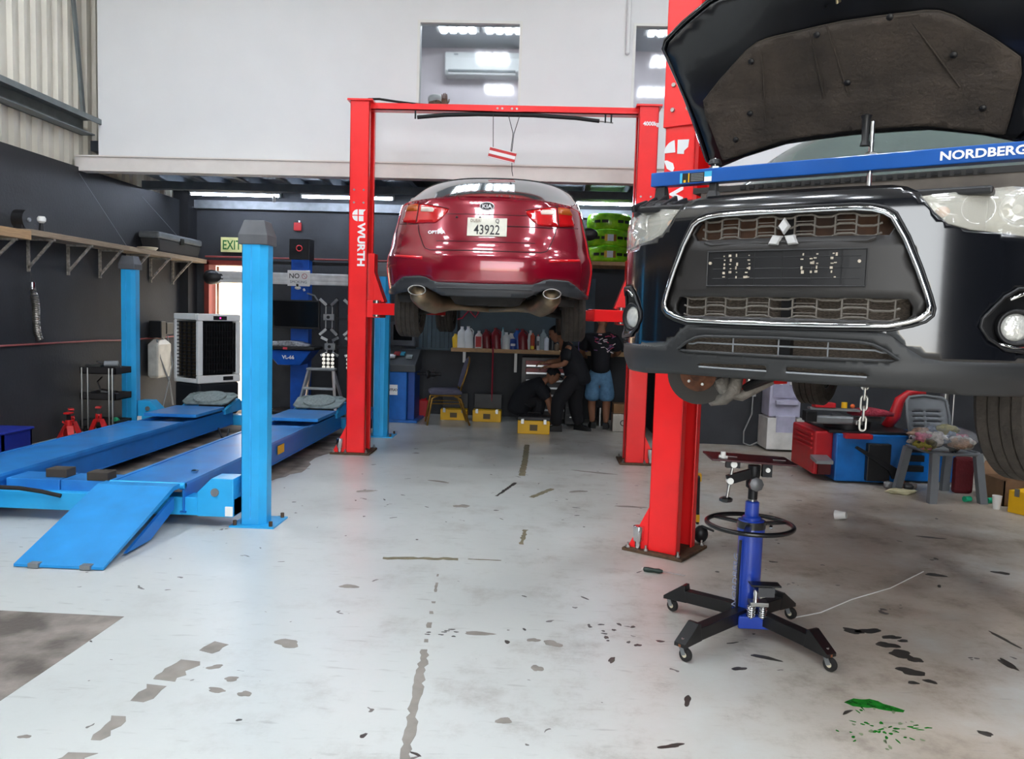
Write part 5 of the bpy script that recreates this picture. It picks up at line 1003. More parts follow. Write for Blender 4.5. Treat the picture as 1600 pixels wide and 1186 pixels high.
# fluid bottles, each its own
def bottle(kind, x, y, h, w, col, label, cap=(230, 230, 230), extra=None, grp='fluid bottles on the timber shelf'):
    z = 1.03; t = thing('bottle', label, 'bottle', (x, y, z), 0, grp); mm = mat(f'bottle_{col}', col, .35, var=.06)
    if kind == 'can':
        build(M().lathe((x, y, z), [(w, 0), (w, h*.82), (w*.85, h*.88), (w*.35, h*.92)], n=18), 'body', mm, t, smooth=True)
        build(M().cyl((x, y, z+h*.9), (x, y, z+h), w*.4, n=12), 'cap', mat(f'cap_{cap}', cap, .4), t, smooth=True)
    else:
        pts = [(w, 1, 0), (w, 1, h*.62), (w*.9, .9, h*.74), (w*.34, .5, h*.88), (w*.34, .5, h*.92)]
        off_ = -w*.4 if kind == 'jug' else 0
        R = [[V((x+(off_*(zz/h) if zz > h*.6 else 0)+a*ww, y+b*.055*k, z+zz)) for a, b in ((-1, -.7), (-.7, -1), (.7, -1), (1, -.7), (1, .7), (.7, 1), (-.7, 1), (-1, .7))] for ww, k, zz in pts]
        build(M().loft(R), 'body', mm, t, smooth=50)
        build(M().cyl((x+off_*.9, y, z+h*.91), (x+off_*.9, y, z+h), w*.38, n=12), 'cap', mat(f'cap_{cap}', cap, .4), t, smooth=True)
        if kind == 'jug': build(M().tube([(x+w*.75, y, z+h*.5), (x+w*.85, y, z+h*.78), (x+w*.3, y, z+h*.9), (x-w*.2, y, z+h*.86)], w*.16, 8), 'handle', mm, t, smooth='all')
    if extra: build(M().bx(x-w*.7, x+w*.7, y-.062, y-.055, z+h*extra[1], z+h*extra[2]), 'label_panel', mat(f'lab_{extra[0]}', extra[0], .5), t)
Wt, Mr = (226, 230, 232), (112, 22, 30)
bottle('jug', -1.27, 11.7, .2, .05, (232, 190, 40), 'short yellow bottle at the end of the timber shelf', (232, 190, 40))
bottle('flat', -1.19, 11.68, .31, .062, Wt, 'tall plain white bottle beside the yellow one')
bottle('flat', -1.125, 11.875, .30, .05, (40, 80, 190), 'blue bottle behind the two white bottles', (40, 80, 190))
bottle('jug', -1.075, 11.67, .315, .062, (222, 228, 232), 'plain white jug leaning shape beside the red-labelled box bottle')
bottle('flat', -.94, 11.67, .255, .058, (228, 220, 216), 'white bottle with a big red label', Wt, ((196, 40, 44), .08, .68))
bottle('jug', -.815, 11.67, .28, .06, Mr, 'dark red oil jug next to the red-labelled white bottle', Mr)
bottle('jug', -.675, 11.66, .305, .066, (118, 24, 34), 'larger dark red oil jug behind the hanging hose', (118, 24, 34))
bottle('flat', -.54, 11.67, .245, .062, (214, 220, 220), 'squat white bottle beside the blue can', Wt)
bottle('flat', -.60, 11.875, .31, .03, (170, 200, 206), 'slim pale bottle behind the squat white bottle', (90, 150, 170))
bottle('can', -.435, 11.64, .17, .048, (44, 70, 140), 'small blue can with a white and red label', Wt, ((220, 220, 226), .3, .5))
bottle('jug', -.46, 11.875, .25, .055, (214, 210, 206), 'white jug with a brown mark behind the blue can', (70, 60, 60))
bottle('jug', -.37, 11.875, .30, .06, (50, 96, 170), 'blue jug behind the dark red jug', (150, 40, 60))
bottle('jug', -.285, 11.66, .30, .066, (116, 22, 32), 'dark red oil jug beside the blue jug', (116, 22, 32))
bottle('flat', -.19, 11.875, .28, .05, (214, 220, 214), 'pale bottle behind the orange spray bottle', Wt)
bottle('can', -.155, 11.64, .245, .034, (168, 70, 44), 'orange bottle with a yellow foot label', (200, 90, 60), ((226, 200, 30), .05, .25))
bottle('can', -.075, 11.64, .225, .026, (206, 206, 208), 'white aerosol can with a dark label', (190, 60, 60), ((90, 80, 90), .3, .6))
bottle('flat', .0, 11.875, .30, .05, (140, 156, 160), 'grey bottle behind the small white bottle', (120, 140, 150))
bottle('can', .05, 11.64, .20, .036, (210, 218, 230), 'small white bottle with a blue tint', Wt)
bottle('flat', .14, 11.875, .28, .05, (40, 44, 48), 'black bottle behind the small glass jar', (40, 44, 48))
bottle('can', .2, 11.65, .11, .035, (120, 100, 80), 'small brown jar beside the standing man', (150, 140, 120))
bottle('can', .58, 11.66, .19, .07, (120, 96, 170), 'wide purple and white tin beside the man in shorts', Wt, ((226, 226, 236), .55, .9))
# tool chest under the shelf
TCh = thing('tool_chest', 'grey steel tool chest with red and silver drawers under the shelf', 'tool chest', (.1, 11.7, 0)); build(M().bx(-.30, .55, 11.45, 11.9, .05, .93), 'body', mat('chest_grey', (84, 82, 80), .45, .4), TCh, bev=.01)
for k in range(7):
    z = .80-k*.105; d = build(M().bx(-.24, .49, 11.43, 11.46, z, z+.085), 'drawer', mat('drawer_red', (150, 50, 48), .4) if k < 2 else mat('drawer_dark', (60, 60, 62), .4), TCh, bev=.004); build(M().bx(-.23, .48, 11.405, 11.43, z, z+.028), 'handle', mat('handle_alu', (226, 228, 230), .3, .5), d, bev=.004)
build(M().cyl((.12, 11.44, .90), (.12, 11.46, .90), .012), 'lock', CHROME, TCh)
# banquet chair
BC = thing('banquet_chair', 'banquet chair with gold frame and grey-violet upholstery', 'chair', (-1.33, 10.95, 0), radians(-78), world=False)
GOLD = mat('chair_gold', (176, 134, 62), .35, .7); UPH = mat('chair_fabric', (96, 94, 112), .9, bump=.2)
build(M().lathe((0, 0, .41), [(.18, 0), (.225, .012), (.23, .04), (.19, .075), (0, .08)], n=4, ph=pi/4), 'seat_core', UPH, BC, sub=2)
build(M().loft([[V((sx*w, sy*d, z)) for sx, sy in ((-1, -1), (0, -1.08), (1, -1), (1, 0), (1, 1), (0, 1), (-1, 1), (-1, 0))] for w, d, z in ((.19, .19, .415), (.215, .215, .43), (.215, .215, .465), (.17, .17, .49))]), 'seat', UPH, BC, smooth=60, bev=.01)
bk_ = [(-.13, .52), (-.17, .62), (-.19, .75), (-.15, .87), (-.05, .915), (.05, .915), (.15, .87), (.19, .75), (.17, .62), (.13, .52)]
def bkp(x, z, o=0): return V((x, .19+(z-.45)*.28+o, z))
build(M().loft([[bkp(x, z, -.025) for x, z in bk_], [bkp(x, z, .02) for x, z in bk_]]), 'backrest', UPH, BC, bev=.01)
build(M().tube([bkp(-.15, .40), bkp(-.16, .52)]+[bkp(x*1.06, .7+(z-.7)*1.05) for x, z in bk_]+[bkp(.16, .52), bkp(.15, .40)], .013, 8), 'back_frame', GOLD, BC, smooth='all')
for s in (-1, 1):
    build(M().tube([(s*.19, -.10, .41), (s*.195, -.19, .37), (s*.2, -.25, 0)], .013, 8), 'leg', GOLD, BC, smooth='all'); build(M().tube([(s*.19, .10, .41), (s*.195, .20, .36), (s*.2, .33, 0)], .013, 8), 'leg', GOLD, BC, smooth='all')
    build(M().tube([(s*.19, -.2, .41), (s*.19, .2, .41)], .012, 8), 'seat_rail', GOLD, BC)
    build(M().tube([(s*.196, -.2, .30), (s*.196, .24, .30)], .008, 6), 'stretcher', GOLD, BC)
# yellow tool boxes
YB = mat('box_yellow', (238, 184, 20), .45, var=.04)
def toolbox(x0, x1, y0, h, d, label, rz=0, open_=False, lidh=.05):
    cx = (x0+x1)/2; t = thing('toolbox', label, 'toolbox', (cx, y0+d/2, 0), rz, 'yellow and black tool boxes', world=False); w = (x1-x0)/2
    build(M().bx(-w, w, -d/2, d/2, 0, h), 'tray', YB, t, bev=.008)
    if open_: build(M().bx(-w, w, d/2, d/2+.02, h, h+.22), 'lid', BLACKP, t, bev=.008)
    else: build(M().loft([[V((sx*a, sy*b, z)) for sx, sy in ((-1, -1), (1, -1), (1, 1), (-1, 1))] for a, b, z in ((w*1.02, d*.52, h), (w*1.02, d*.52, h+lidh*.7), (w*.93, d*.44, h+lidh))]), 'lid', BLACKP, t, bev=.008); build(M().tube([(-w*.4, 0, h+lidh), (-w*.38, 0, h+lidh+.03), (w*.38, 0, h+lidh+.03), (w*.4, 0, h+lidh)], .012, 8), 'handle', BLACKP, t)
    for s in (-1, 1): build(M().bx(s*w*.7-.02, s*w*.7+.02, -d/2-.012, -d/2, h-.045, h+.02), 'latch', STEEL, t, bev=.003)
    build(M().bx(-.05, .05, -d/2-.003, -d/2, h*.25, h*.7), 'label_panel', mat('box_label', (96, 78, 40), .5), t)
toolbox(-1.44, -1.06, 11.35, .155, .2, 'open yellow toolbox on the floor behind the banquet chair', 0, True)
toolbox(-.97, -.565, 11.28, .165, .2, 'open yellow toolbox below the hanging red hose', 0, True)
toolbox(-.295, .12, 10.25, .175, .22, 'closed yellow and black toolbox at the feet of the crouching man', 0, False, .06)
# green wrapped tyres on a high shelf
TS = thing('tyre_shelf', 'high timber tyre shelf beside the dark inner wall', 'shelf', (.9, 11.5, 2.2)); build(M().bx(.47, 1.49, 10.95, 11.75, 2.235, 2.285), 'board', WOOD, TS)
for x in (.6, 1.3): build(M().bar((x, 11.75, 1.9), (x, 11.1, 2.23), .03, .03), 'brace', DARKM, TS); build(M().bx(x-.02, x+.02, 11.72, 12, 2.19, 2.235), 'arm', DARKM, TS)
GW = mat('green_wrap', (166, 232, 40), .25, coat=.6, var=.2, scale=12, rgb2=(112, 196, 34), bump=.4, bscale=30)
for k in range(3):
    z0 = 2.285+k*.222; t = thing('wrapped_tyre', ('tyre in green film lying on the high shelf, bottom of the stack', 'tyre in green film, middle of the stack on the high shelf', 'tyre in green film, top of the stack under the light')[k], 'tyre', (.86, 11.32, z0), 0, 'green wrapped tyres')
    build(M().lathe((.86, 11.32, z0), [(.18, .02), (.22, 0), (.28, .004), (.305, .04), (.312, .11), (.305, .18), (.28, .216), (.22, .22), (.18, .2), (.18, .02)], n=40, cap=False), 'tyre', GW, t, smooth='all')
    for a0 in (-2.3, -1.95, -1.25, -.9): build(M().grid(lambda a, z: V((.86+.317*cos(a), 11.32+.317*sin(a), z0+z)), [a0+.28*i/5 for i in range(6)], [.085, .125]), 'film_print', mat('film_dark', (34, 44, 18), .5), t)
    if k < 2:
        for a0, a1, c in ((-1.80, -1.68, (232, 196, 40)), (-1.68, -1.42, (226, 238, 246)), (-1.42, -1.30, (150, 104, 30))): build(M().grid(lambda a, z: V((.86+.320*cos(a), 11.32+.320*sin(a), z0+z)), [a0+(a1-a0)*i/4 for i in range(5)], [.06, .15]), 'sticker', mat(f'sticker_{c}', c, .4), t)
# floor clutter by the men
mb = thing('metal_box', 'bare steel box with a round hole beside the man in shorts', 'box', (1.08, 10.85, 0)); build(M().bx(.97, 1.25, 10.75, 11.0, 0, .24), 'box', mat('box_steel', (176, 170, 160), .35, .8), mb, bev=.004); build(M().torus((1.11, 10.748, .12), .035, .006, (0, 1, 0), 18, 6), 'hole_rim', DARKM, mb)
solo(M().bx(.98, 1.3, 10.78, 11.05, .245, .37), 'cardboard_box', mat('cardboard', (150, 112, 76), .85), 'small brown cardboard box standing on the bare steel box', 'box', (1.1, 10.9, .245), bev=.003)
tc_ = thing('tool_cabinet', 'small black tool cabinet on the floor between the men', 'cabinet', (.455, 11.18, 0)); build(M().bx(.33, .58, 11.06, 11.32, .03, .62), 'body', BLACKP, tc_, bev=.01)
for k in range(5): dw = build(M().bx(.345, .565, 11.045, 11.06, .08+k*.105, .165+k*.105), 'drawer', DARKM, tc_); build(M().bx(.40, .52, 11.035, 11.045, .13+k*.105, .145+k*.105), 'handle', STEEL, dw)
solo(M().cyl((.84, 11.3, 0), (.84, 11.3, .26), .05, n=14), 'steel_canister', STEEL, 'narrow steel canister on the floor behind the man in shorts', 'canister', (.84, 11.3, 0), smooth=True)
solo(M().lathe((.50, 11.15, .62), [(.018, 0), (.014, .1), (.004, .2)], n=10), 'screwdriver', mat('handle_orange', (226, 130, 40), .5), 'orange screwdriver upright on the black tool cabinet', 'screwdriver', (.50, 11.15, .62), smooth=True)

# ================================================================ people
SKIN = mat('skin', (150, 104, 78), .6, var=.06); HAIR = mat('hair_black', (16, 15, 15), .7, bump=.5); SHIRT = mat('shirt_black', (22, 24, 30), .85, var=.12); TROU = mat('trousers_black', (26, 26, 30), .9, var=.1); DENIM = mat('denim_blue', (98, 142, 178), .85, var=.15, scale=20); SHOE = mat('shoe_black', (18, 18, 18), .6)
def skin(name, J, E_, rootj, material, parent, sub=2):
    g_ = 1.0 if name == 'body' else 1.22
    names = list(J); me = bpy.data.meshes.new(name); iv = INV.get(root(parent).name, Matrix())
    me.from_pydata([tuple(iv @ V(J[n][0])) for n in names], [(names.index(a), names.index(b)) for a, b in E_], [])
    me.materials.append(material); o = bpy.data.objects.new(name, me); COL.objects.link(o); o.parent = parent
    md = o.modifiers.new('skin', 'SKIN'); md.use_smooth_shade = True; md.branch_smoothing = .6
    for i, n in enumerate(names):
        r = J[n][1]; d = me.skin_vertices[0].data[i]; d.radius = tuple(q_*g_ for q_ in r) if isinstance(r, tuple) else (r*g_, r*g_); d.use_root = (n == rootj)
    s_ = o.modifiers.new('sub', 'SUBSURF'); s_.levels = 1; s_.render_levels = sub
    return o
def head(parent, c, fwd, hair=True, cap=False, r=.09):
    c = V(c); f_ = V(fwd).normalized(); sd = f_.cross(V((0, 0, 1))).normalized(); u_ = sd.cross(f_)
    T = lambda a, b, d: c+f_*a+sd*b+u_*d
    def ell(m, ce, ra, rb, rc, n=16, k=12):
        rings = []
        for i in range(k+1):
            t = .03+(pi-.06)*i/k; rings.append([T(ce[0]+ra*sin(t)*cos(2*pi*j/n), ce[1]+rb*sin(t)*sin(2*pi*j/n), ce[2]-rc*cos(t)) for j in range(n)])
        return m.loft(rings)
    hd = M(); rings = []
    for i in range(13):
        t = i/12; z = -r*1.25+2.45*r*t; w = interp([(0, .35), (.12, .62), (.35, .86), (.6, .95), (.8, .85), (.93, .5), (1, .08)], t); fx = interp([(0, .25), (.12, .1), (.4, .02), (1, -.02)], t)
        rings.append([T(r*fx+r*w*1.12*cos(2*pi*j/16), r*w*.86*sin(2*pi*j/16), z) for j in range(16)])
    hdo = build(hd.loft(rings), 'head', SKIN, parent, smooth='all')
    build(M().add([T(r*.95, -.012, -.01), T(r*.95, .012, -.01), T(r*1.22, 0, -.028), T(r*.98, 0, .03)], [(0, 1, 2), (0, 2, 3), (1, 3, 2), (0, 3, 1)]), 'nose', SKIN, hdo, smooth='all')
    for s in (-1, 1):
        build(ell(M(), (-.005, s*r*.84, -.005), .018, .01, .026, 10, 6), 'ear', SKIN, hdo, smooth='all'); build(ell(M(), (r*.93, s*.032, .022), .008, .012, .006, 8, 6), 'eye', HAIR, hdo, smooth='all')
    build(ell(M(), (r*.93, 0, -.055), .01, .024, .005, 10, 6), 'mouth', mat('lips', (126, 76, 64), .6), hdo, smooth='all')
    if hair:
        hm = M(); rings = []
        for i in range(8):
            t = .42+.58*i/7; z = -r*1.25+2.52*r*t; w = interp([(.35, .90), (.6, 1.02), (.8, .93), (.93, .6), (1, .1)], t)
            rings.append([T(-r*.10+r*w*(1.05 if cos(2*pi*j/16) < .35 or t > .78 else .5)*cos(2*pi*j/16)*1.08, r*w*.92*sin(2*pi*j/16), z) for j in range(16)])
        build(hm.loft(rings), 'hair', SHIRT if cap else HAIR, parent, smooth='all')
        if cap: build(ell(M(), (r*1.2, 0, r*.55), .07, .06, .008, 14, 6), 'cap_peak', SHIRT, parent, smooth='all')
def hand(parent, wrist, d, nrm):
    w = V(wrist); d = V(d).normalized(); n = V(nrm); n = (n-d*n.dot(d)).normalized(); s = d.cross(n)
    pm = build(M().loft([[w+d*l+s*a*wd+n*b*th for a, b in ((-1, -.6), (-.6, -1), (.6, -1), (1, -.6), (1, .6), (.6, 1), (-.6, 1), (-1, .6))] for l, wd, th in ((-.01, .024, .018), (.03, .034, .016), (.07, .038, .014), (.085, .034, .011))]), 'hand', SKIN, parent, smooth='all')
    for k, (o, ln) in enumerate(((-.027, .058), (-.009, .068), (.009, .064), (.027, .05))):
        a = w+d*.08+s*o; build(M().tube([a, a+d*ln*.45-n*.006, a+d*ln*.8-n*.022, a+d*ln*.95-n*.04], [.008, .008, .007, .005], 8), 'finger', SKIN, pm, smooth='all')
    a = w+d*.03+s*-.032; build(M().tube([a, a+d*.025-s*.02-n*.01, a+d*.05-s*.025-n*.022], [.0095, .0085, .006], 8), 'thumb', SKIN, pm, smooth='all')
def shoe(parent, c, f_, m_=None, L_=.25):
    c = V(c); f_ = V(f_).normalized(); s = V((-f_.y, f_.x, 0))
    build(M().loft([[c+f_*(a*L_)+s*(b*.042*w)+V((0, 0, z)) for a, b in ((-.35, -.8), (.1, -1), (.45, -1), (.65, -.5), (.65, .5), (.45, 1), (.1, 1), (-.35, .8))] for w, z in ((1, .002), (1.05, .03))]+[[c+f_*(a*L_)+s*(b*.036)+V((0, 0, z)) for a, b, z in ((-.33, -.8, .085), (.05, -1, .085), (.4, -.9, .05), (.58, -.5, .04), (.58, .5, .04), (.4, .9, .05), (.05, 1, .085), (-.33, .8, .085))]]), 'shoe', m_ or SHOE, parent, smooth=60)
# man stooping, facing the shelf end
P1 = thing('person', 'person in a black T-shirt and black trousers stooping over with both hands forward', 'person', (.36, 10.6, 0))
skin('body', {'pel': ((.47, 10.68, .74), (.12, .15)), 'chest': ((.365, 10.8, 1.03), (.11, .15)), 'neck': ((.265, 10.92, 1.18), .05), 'hd': ((.205, 10.96, 1.25), .05), 'lk': ((.22, 10.56, .42), .06), 'la': ((.20, 10.57, .07), .04), 'rk': ((.44, 10.72, .40), .06), 'ra': ((.53, 10.76, .07), .04), 'ls': ((.335, 10.62, 1.11), .05), 'le': ((.30, 10.57, .90), .042), 'lw': ((.10, 10.62, .86), .03), 'rs': ((.335, 10.97, 1.11), .05), 're': ((.245, 11.0, .92), .042), 'rw': ((.05, 10.88, .90), .03)},
     [('pel', 'chest'), ('chest', 'neck'), ('neck', 'hd'), ('pel', 'lk'), ('lk', 'la'), ('pel', 'rk'), ('rk', 'ra'), ('chest', 'ls'), ('ls', 'le'), ('le', 'lw'), ('chest', 'rs'), ('rs', 're'), ('re', 'rw')], 'pel', SKIN, P1)
skin('t_shirt', {'hem': ((.50, 10.66, .60), (.14, .16)), 'hip': ((.485, 10.67, .70), (.14, .16)), 'wst': ((.435, 10.73, .88), (.155, .175)), 'chest': ((.365, 10.8, 1.05), (.15, .175)), 'up': ((.28, 10.90, 1.17), .075), 'ls': ((.335, 10.62, 1.09), .072), 'lsl': ((.305, 10.575, .93), .064), 'rs': ((.335, 10.98, 1.09), .072), 'rsl': ((.265, 11.0, .95), .064)}, [('hem', 'hip'), ('hip', 'wst'), ('wst', 'chest'), ('chest', 'up'), ('chest', 'ls'), ('ls', 'lsl'), ('chest', 'rs'), ('rs', 'rsl')], 'chest', SHIRT, P1)
skin('trousers', {'top': ((.46, 10.68, .86), (.11, .12)), 'hip': ((.485, 10.67, .72), (.125, .14)), 'lt': ((.38, 10.58, .62), .11), 'lk': ((.22, 10.56, .42), .085), 'la': ((.205, 10.57, .06), .062), 'rt': ((.47, 10.69, .58), .11), 'rk': ((.44, 10.72, .38), .085), 'ra': ((.53, 10.76, .06), .062)}, [('top', 'hip'), ('hip', 'lt'), ('lt', 'lk'), ('lk', 'la'), ('hip', 'rt'), ('rt', 'rk'), ('rk', 'ra')], 'hip', TROU, P1)
head(P1, (.172, 10.98, 1.29), (-.93, 0, -.36)); hand(P1, (.10, 10.62, .86), (-1, .1, -.1), (0, 0, 1)); hand(P1, (.05, 10.88, .90), (-1, -.1, -.15), (0, 0, 1))
shoe(P1, (.20, 10.57, 0), (-1, -.05, 0)); shoe(P1, (.54, 10.77, 0), (.8, -.5, 0))
# man crouching over the toolbox
P2 = thing('person', 'person in black wearing a dark cap, crouching behind the yellow toolbox', 'person', (-.15, 10.9, 0))
skin('body', {'pel': ((-.30, 10.95, .24), (.13, .14)), 'chest': ((-.10, 10.92, .55), (.12, .15)), 'neck': ((.04, 10.9, .66), .05), 'hd': ((.12, 10.9, .70), .05), 'lk': ((.02, 10.78, .40), .065), 'la': ((-.10, 10.78, .07), .045), 'rk': ((.0, 11.05, .40), .065), 'ra': ((-.12, 11.05, .07), .045), 'ls': ((-.02, 10.75, .58), .05), 'le': ((.10, 10.70, .38), .045), 'lw': ((.14, 10.66, .22), .03), 'rs': ((-.02, 11.08, .58), .05), 're': ((.10, 11.06, .42), .045), 'rw': ((.12, 10.88, .30), .03)},
     [('pel', 'chest'), ('chest', 'neck'), ('neck', 'hd'), ('pel', 'lk'), ('lk', 'la'), ('pel', 'rk'), ('rk', 'ra'), ('chest', 'ls'), ('ls', 'le'), ('le', 'lw'), ('chest', 'rs'), ('rs', 're'), ('re', 'rw')], 'pel', SKIN, P2)
skin('shirt', {'hem': ((-.33, 10.95, .14), (.13, .14)), 'hip': ((-.31, 10.95, .26), (.14, .15)), 'mid': ((-.24, 10.94, .46), (.165, .18)), 'chest': ((-.10, 10.92, .58), (.15, .18)), 'up': ((.02, 10.905, .655), .07), 'ls': ((-.03, 10.74, .56), .075), 'lsl': ((.09, 10.70, .40), .06), 'rs': ((-.03, 11.08, .56), .075), 'rsl': ((.11, 11.08, .44), .06)}, [('hem', 'hip'), ('hip', 'mid'), ('mid', 'chest'), ('chest', 'up'), ('chest', 'ls'), ('ls', 'lsl'), ('chest', 'rs'), ('rs', 'rsl')], 'chest', SHIRT, P2)
skin('trousers', {'top': ((-.25, 10.94, .36), (.12, .12)), 'hip': ((-.31, 10.95, .22), (.13, .13)), 'lt': ((-.12, 10.82, .33), .10), 'lk': ((.03, 10.78, .40), .085), 'lc': ((-.04, 10.78, .22), .075), 'la': ((-.10, 10.78, .07), .06), 'rt': ((-.12, 11.02, .33), .10), 'rk': ((.01, 11.05, .40), .085), 'ra': ((-.12, 11.05, .07), .06)}, [('top', 'hip'), ('hip', 'lt'), ('lt', 'lk'), ('lk', 'lc'), ('lc', 'la'), ('hip', 'rt'), ('rt', 'rk'), ('rk', 'ra')], 'hip', TROU, P2)
head(P2, (.15, 10.9, .72), (.80, 0, -.60), True, True); hand(P2, (.14, 10.66, .22), (.2, -.1, -1), (1, 0, 0)); hand(P2, (.12, 10.88, .30), (.6, -.2, -.7), (0, 0, 1)); shoe(P2, (-.08, 10.78, 0), (1, 0, 0)); shoe(P2, (-.10, 11.05, 0), (1, .1, 0))
# man in denim shorts, back to the camera
P3 = thing('person', 'person in a black T-shirt with a back print and blue denim shorts, facing the wall', 'person', (.80, 11.05, 0))
skin('body', {'pel': ((.80, 11.08, .80), (.14, .10)), 'chest': ((.79, 11.08, 1.18), (.15, .10)), 'neck': ((.80, 11.1, 1.38), .052), 'hd': ((.81, 11.12, 1.45), .05), 'lk': ((.70, 11.06, .42), .058), 'lcalf': ((.70, 11.10, .30), .06), 'la': ((.72, 11.08, .07), .038), 'rk': ((.90, 11.02, .42), .058), 'rcalf': ((.90, 11.05, .30), .06), 'ra': ((.90, 11.02, .07), .038), 'ls': ((.60, 11.08, 1.29), .055), 'le': ((.54, 11.14, 1.05), .045), 'lw': ((.58, 11.32, .98), .03), 'rs': ((.99, 11.08, 1.29), .055), 're': ((1.05, 11.14, 1.05), .045), 'rw': ((1.0, 11.34, 1.0), .03)},
     [('pel', 'chest'), ('chest', 'neck'), ('neck', 'hd'), ('pel', 'lk'), ('lk', 'lcalf'), ('lcalf', 'la'), ('pel', 'rk'), ('rk', 'rcalf'), ('rcalf', 'ra'), ('chest', 'ls'), ('ls', 'le'), ('le', 'lw'), ('chest', 'rs'), ('rs', 're'), ('re', 'rw')], 'pel', SKIN, P3)
ts = skin('t_shirt', {'hem': ((.80, 11.07, .74), (.165, .12)), 'hip': ((.80, 11.07, .86), (.17, .125)), 'wst': ((.80, 11.07, 1.0), (.175, .13)), 'chest': ((.79, 11.07, 1.2), (.19, .13)), 'up': ((.795, 11.09, 1.33), (.11, .09)), 'ls': ((.60, 11.08, 1.26), .085), 'lsl': ((.555, 11.11, 1.06), .07), 'rs': ((.99, 11.08, 1.26), .085), 'rsl': ((1.035, 11.11, 1.06), .07)}, [('hem', 'hip'), ('hip', 'wst'), ('wst', 'chest'), ('chest', 'up'), ('chest', 'ls'), ('ls', 'lsl'), ('chest', 'rs'), ('rs', 'rsl')], 'chest', SHIRT, P3)
skin('shorts', {'top': ((.80, 11.07, .94), (.13, .10)), 'hip': ((.80, 11.07, .80), (.155, .115)), 'lt': ((.71, 11.06, .64), (.10, .10)), 'lh': ((.70, 11.06, .36), (.095, .10)), 'rt': ((.89, 11.04, .64), (.10, .10)), 'rh': ((.90, 11.03, .36), (.095, .10))}, [('top', 'hip'), ('hip', 'lt'), ('lt', 'lh'), ('hip', 'rt'), ('rt', 'rh')], 'hip', DENIM, P3)
head(P3, (.815, 11.13, 1.49), (.35, .93, -.1)); hand(P3, (.58, 11.32, .98), (.2, 1, 0), (0, 0, 1)); hand(P3, (1.0, 11.34, 1.0), (-.2, 1, 0), (0, 0, 1)); shoe(P3, (.72, 11.06, 0), (-.1, 1, 0)); shoe(P3, (.90, 11.0, 0), (.15, 1, 0))
PR = [mat('print_a', (206, 196, 196), .8), mat('print_b', (176, 60, 92), .8), mat('print_c', (110, 84, 120), .8)]
rnd = random.Random(3)
for k in range(34):
    x, z = .84+rnd.uniform(-.13, .13), 1.17+rnd.uniform(-.14, .13); a = rnd.uniform(-.6, .6); y = 11.07-.165*sqrt(max(0, 1-((x-.8)/.26)**2))
    build(M().ob((x, y+.012, z), (.024*cos(a), .0, .024*sin(a)), (0, .006, 0), (-.006*sin(a), 0, .006*cos(a))), 'shirt_print', PR[k % 3], P3)
# person behind the office window, white cap and raised hand
P4 = thing('person', 'person with a white cap behind the upstairs office window, hand raised', 'person', (-1.38, 9.9, 3.42))
skin('body', {'pel': ((-1.42, 9.95, 3.58), (.14, .12)), 'chest': ((-1.42, 9.93, 3.78), (.14, .1)), 'neck': ((-1.41, 9.9, 3.93), .05), 'hd': ((-1.40, 9.88, 3.98), .05), 'ls': ((-1.25, 9.9, 3.84), .05), 'le': ((-1.20, 9.75, 3.78), .045), 'lw': ((-1.26, 9.66, 3.96), .03), 'rs': ((-1.6, 9.92, 3.84), .05), 're': ((-1.64, 9.86, 3.62), .045)}, [('pel', 'chest'), ('chest', 'neck'), ('neck', 'hd'), ('chest', 'ls'), ('ls', 'le'), ('le', 'lw'), ('chest', 'rs'), ('rs', 're')], 'pel', mat('shirt_grey', (150, 140, 140), .85), P4)
head(P4, (-1.40, 9.87, 4.04), (.5, -.8, -.1), False); build(M().sph((-1.39, 9.87, 4.095), (.10, .105, .06), 16, 10), 'cap', mat('cap_white', (250, 248, 244), .7), P4, smooth='all'); hand(P4, (-1.26, 9.66, 3.96), (0, 0, 1), (0, 1, 0))
# ================================================================ transmission jack
TJ = thing('transmission_jack', 'blue hydraulic transmission jack on four black castor legs with a steering ring', 'jack', (1.04, 3.86, 0))
BJ = mat('jack_blue', (28, 62, 162), .3, coat=.4, var=.06); BKJ = mat('jack_black', (16, 16, 18), .32, coat=.3)
cx, cy = 1.045, 3.86
build(M().bx(cx-.075, cx+.075, cy-.12, cy+.075, .055, .115), 'base_block', BJ, TJ, bev=.006)
build(M().lathe((cx-.005, cy+.01, .1), [(.058, 0), (.058, .39), (.066, .395), (.066, .445), (.058, .455), (.03, .457)], n=28), 'cylinder', BJ, TJ, smooth=True)
build(M().lathe((cx-.005, cy+.01, .555), [(.044, 0), (.044, .012), (.033, .02), (.033, .085), (.027, .09)], n=24), 'ram_collar', BJ, TJ, smooth=True)
build(M().cyl((cx-.005, cy+.01, .64), (cx-.005, cy+.01, .72), .016, n=16), 'ram', STEEL, TJ, smooth=True)
build(M().lathe((cx-.005, cy+.01, .655), [(.023, 0), (.023, .05), (.035, .06), (.036, .085), (.026, .1), (.03, .12), (.03, .165)], n=16), 'swivel', DARKM, TJ, smooth=True)
build(M().lathe((cx-.005, cy-.02, .735), [(.01, 0), (.034, .006), (.034, .03), (.02, .036)], (0, -1, .1), 8), 'swivel_knob', mat('knob_grey', (96, 96, 98), .4, .5), TJ, smooth=30)
sp_ = build(M().ob((cx-.035, cy, .853), (.2, 0, -.008), (0, .11, 0), (.0002, 0, .005)), 'saddle_plate', mat('saddle_maroon', (62, 16, 24), .35), TJ, bev=.002)
for x in (-.13, .10): build(M().ob((cx+x, cy-.03, .860-.04*x), (.03, 0, -.001), (0, .004, 0), (0, 0, .001)), 'slot', mat('slot_pale', (190, 180, 176), .5), sp_)
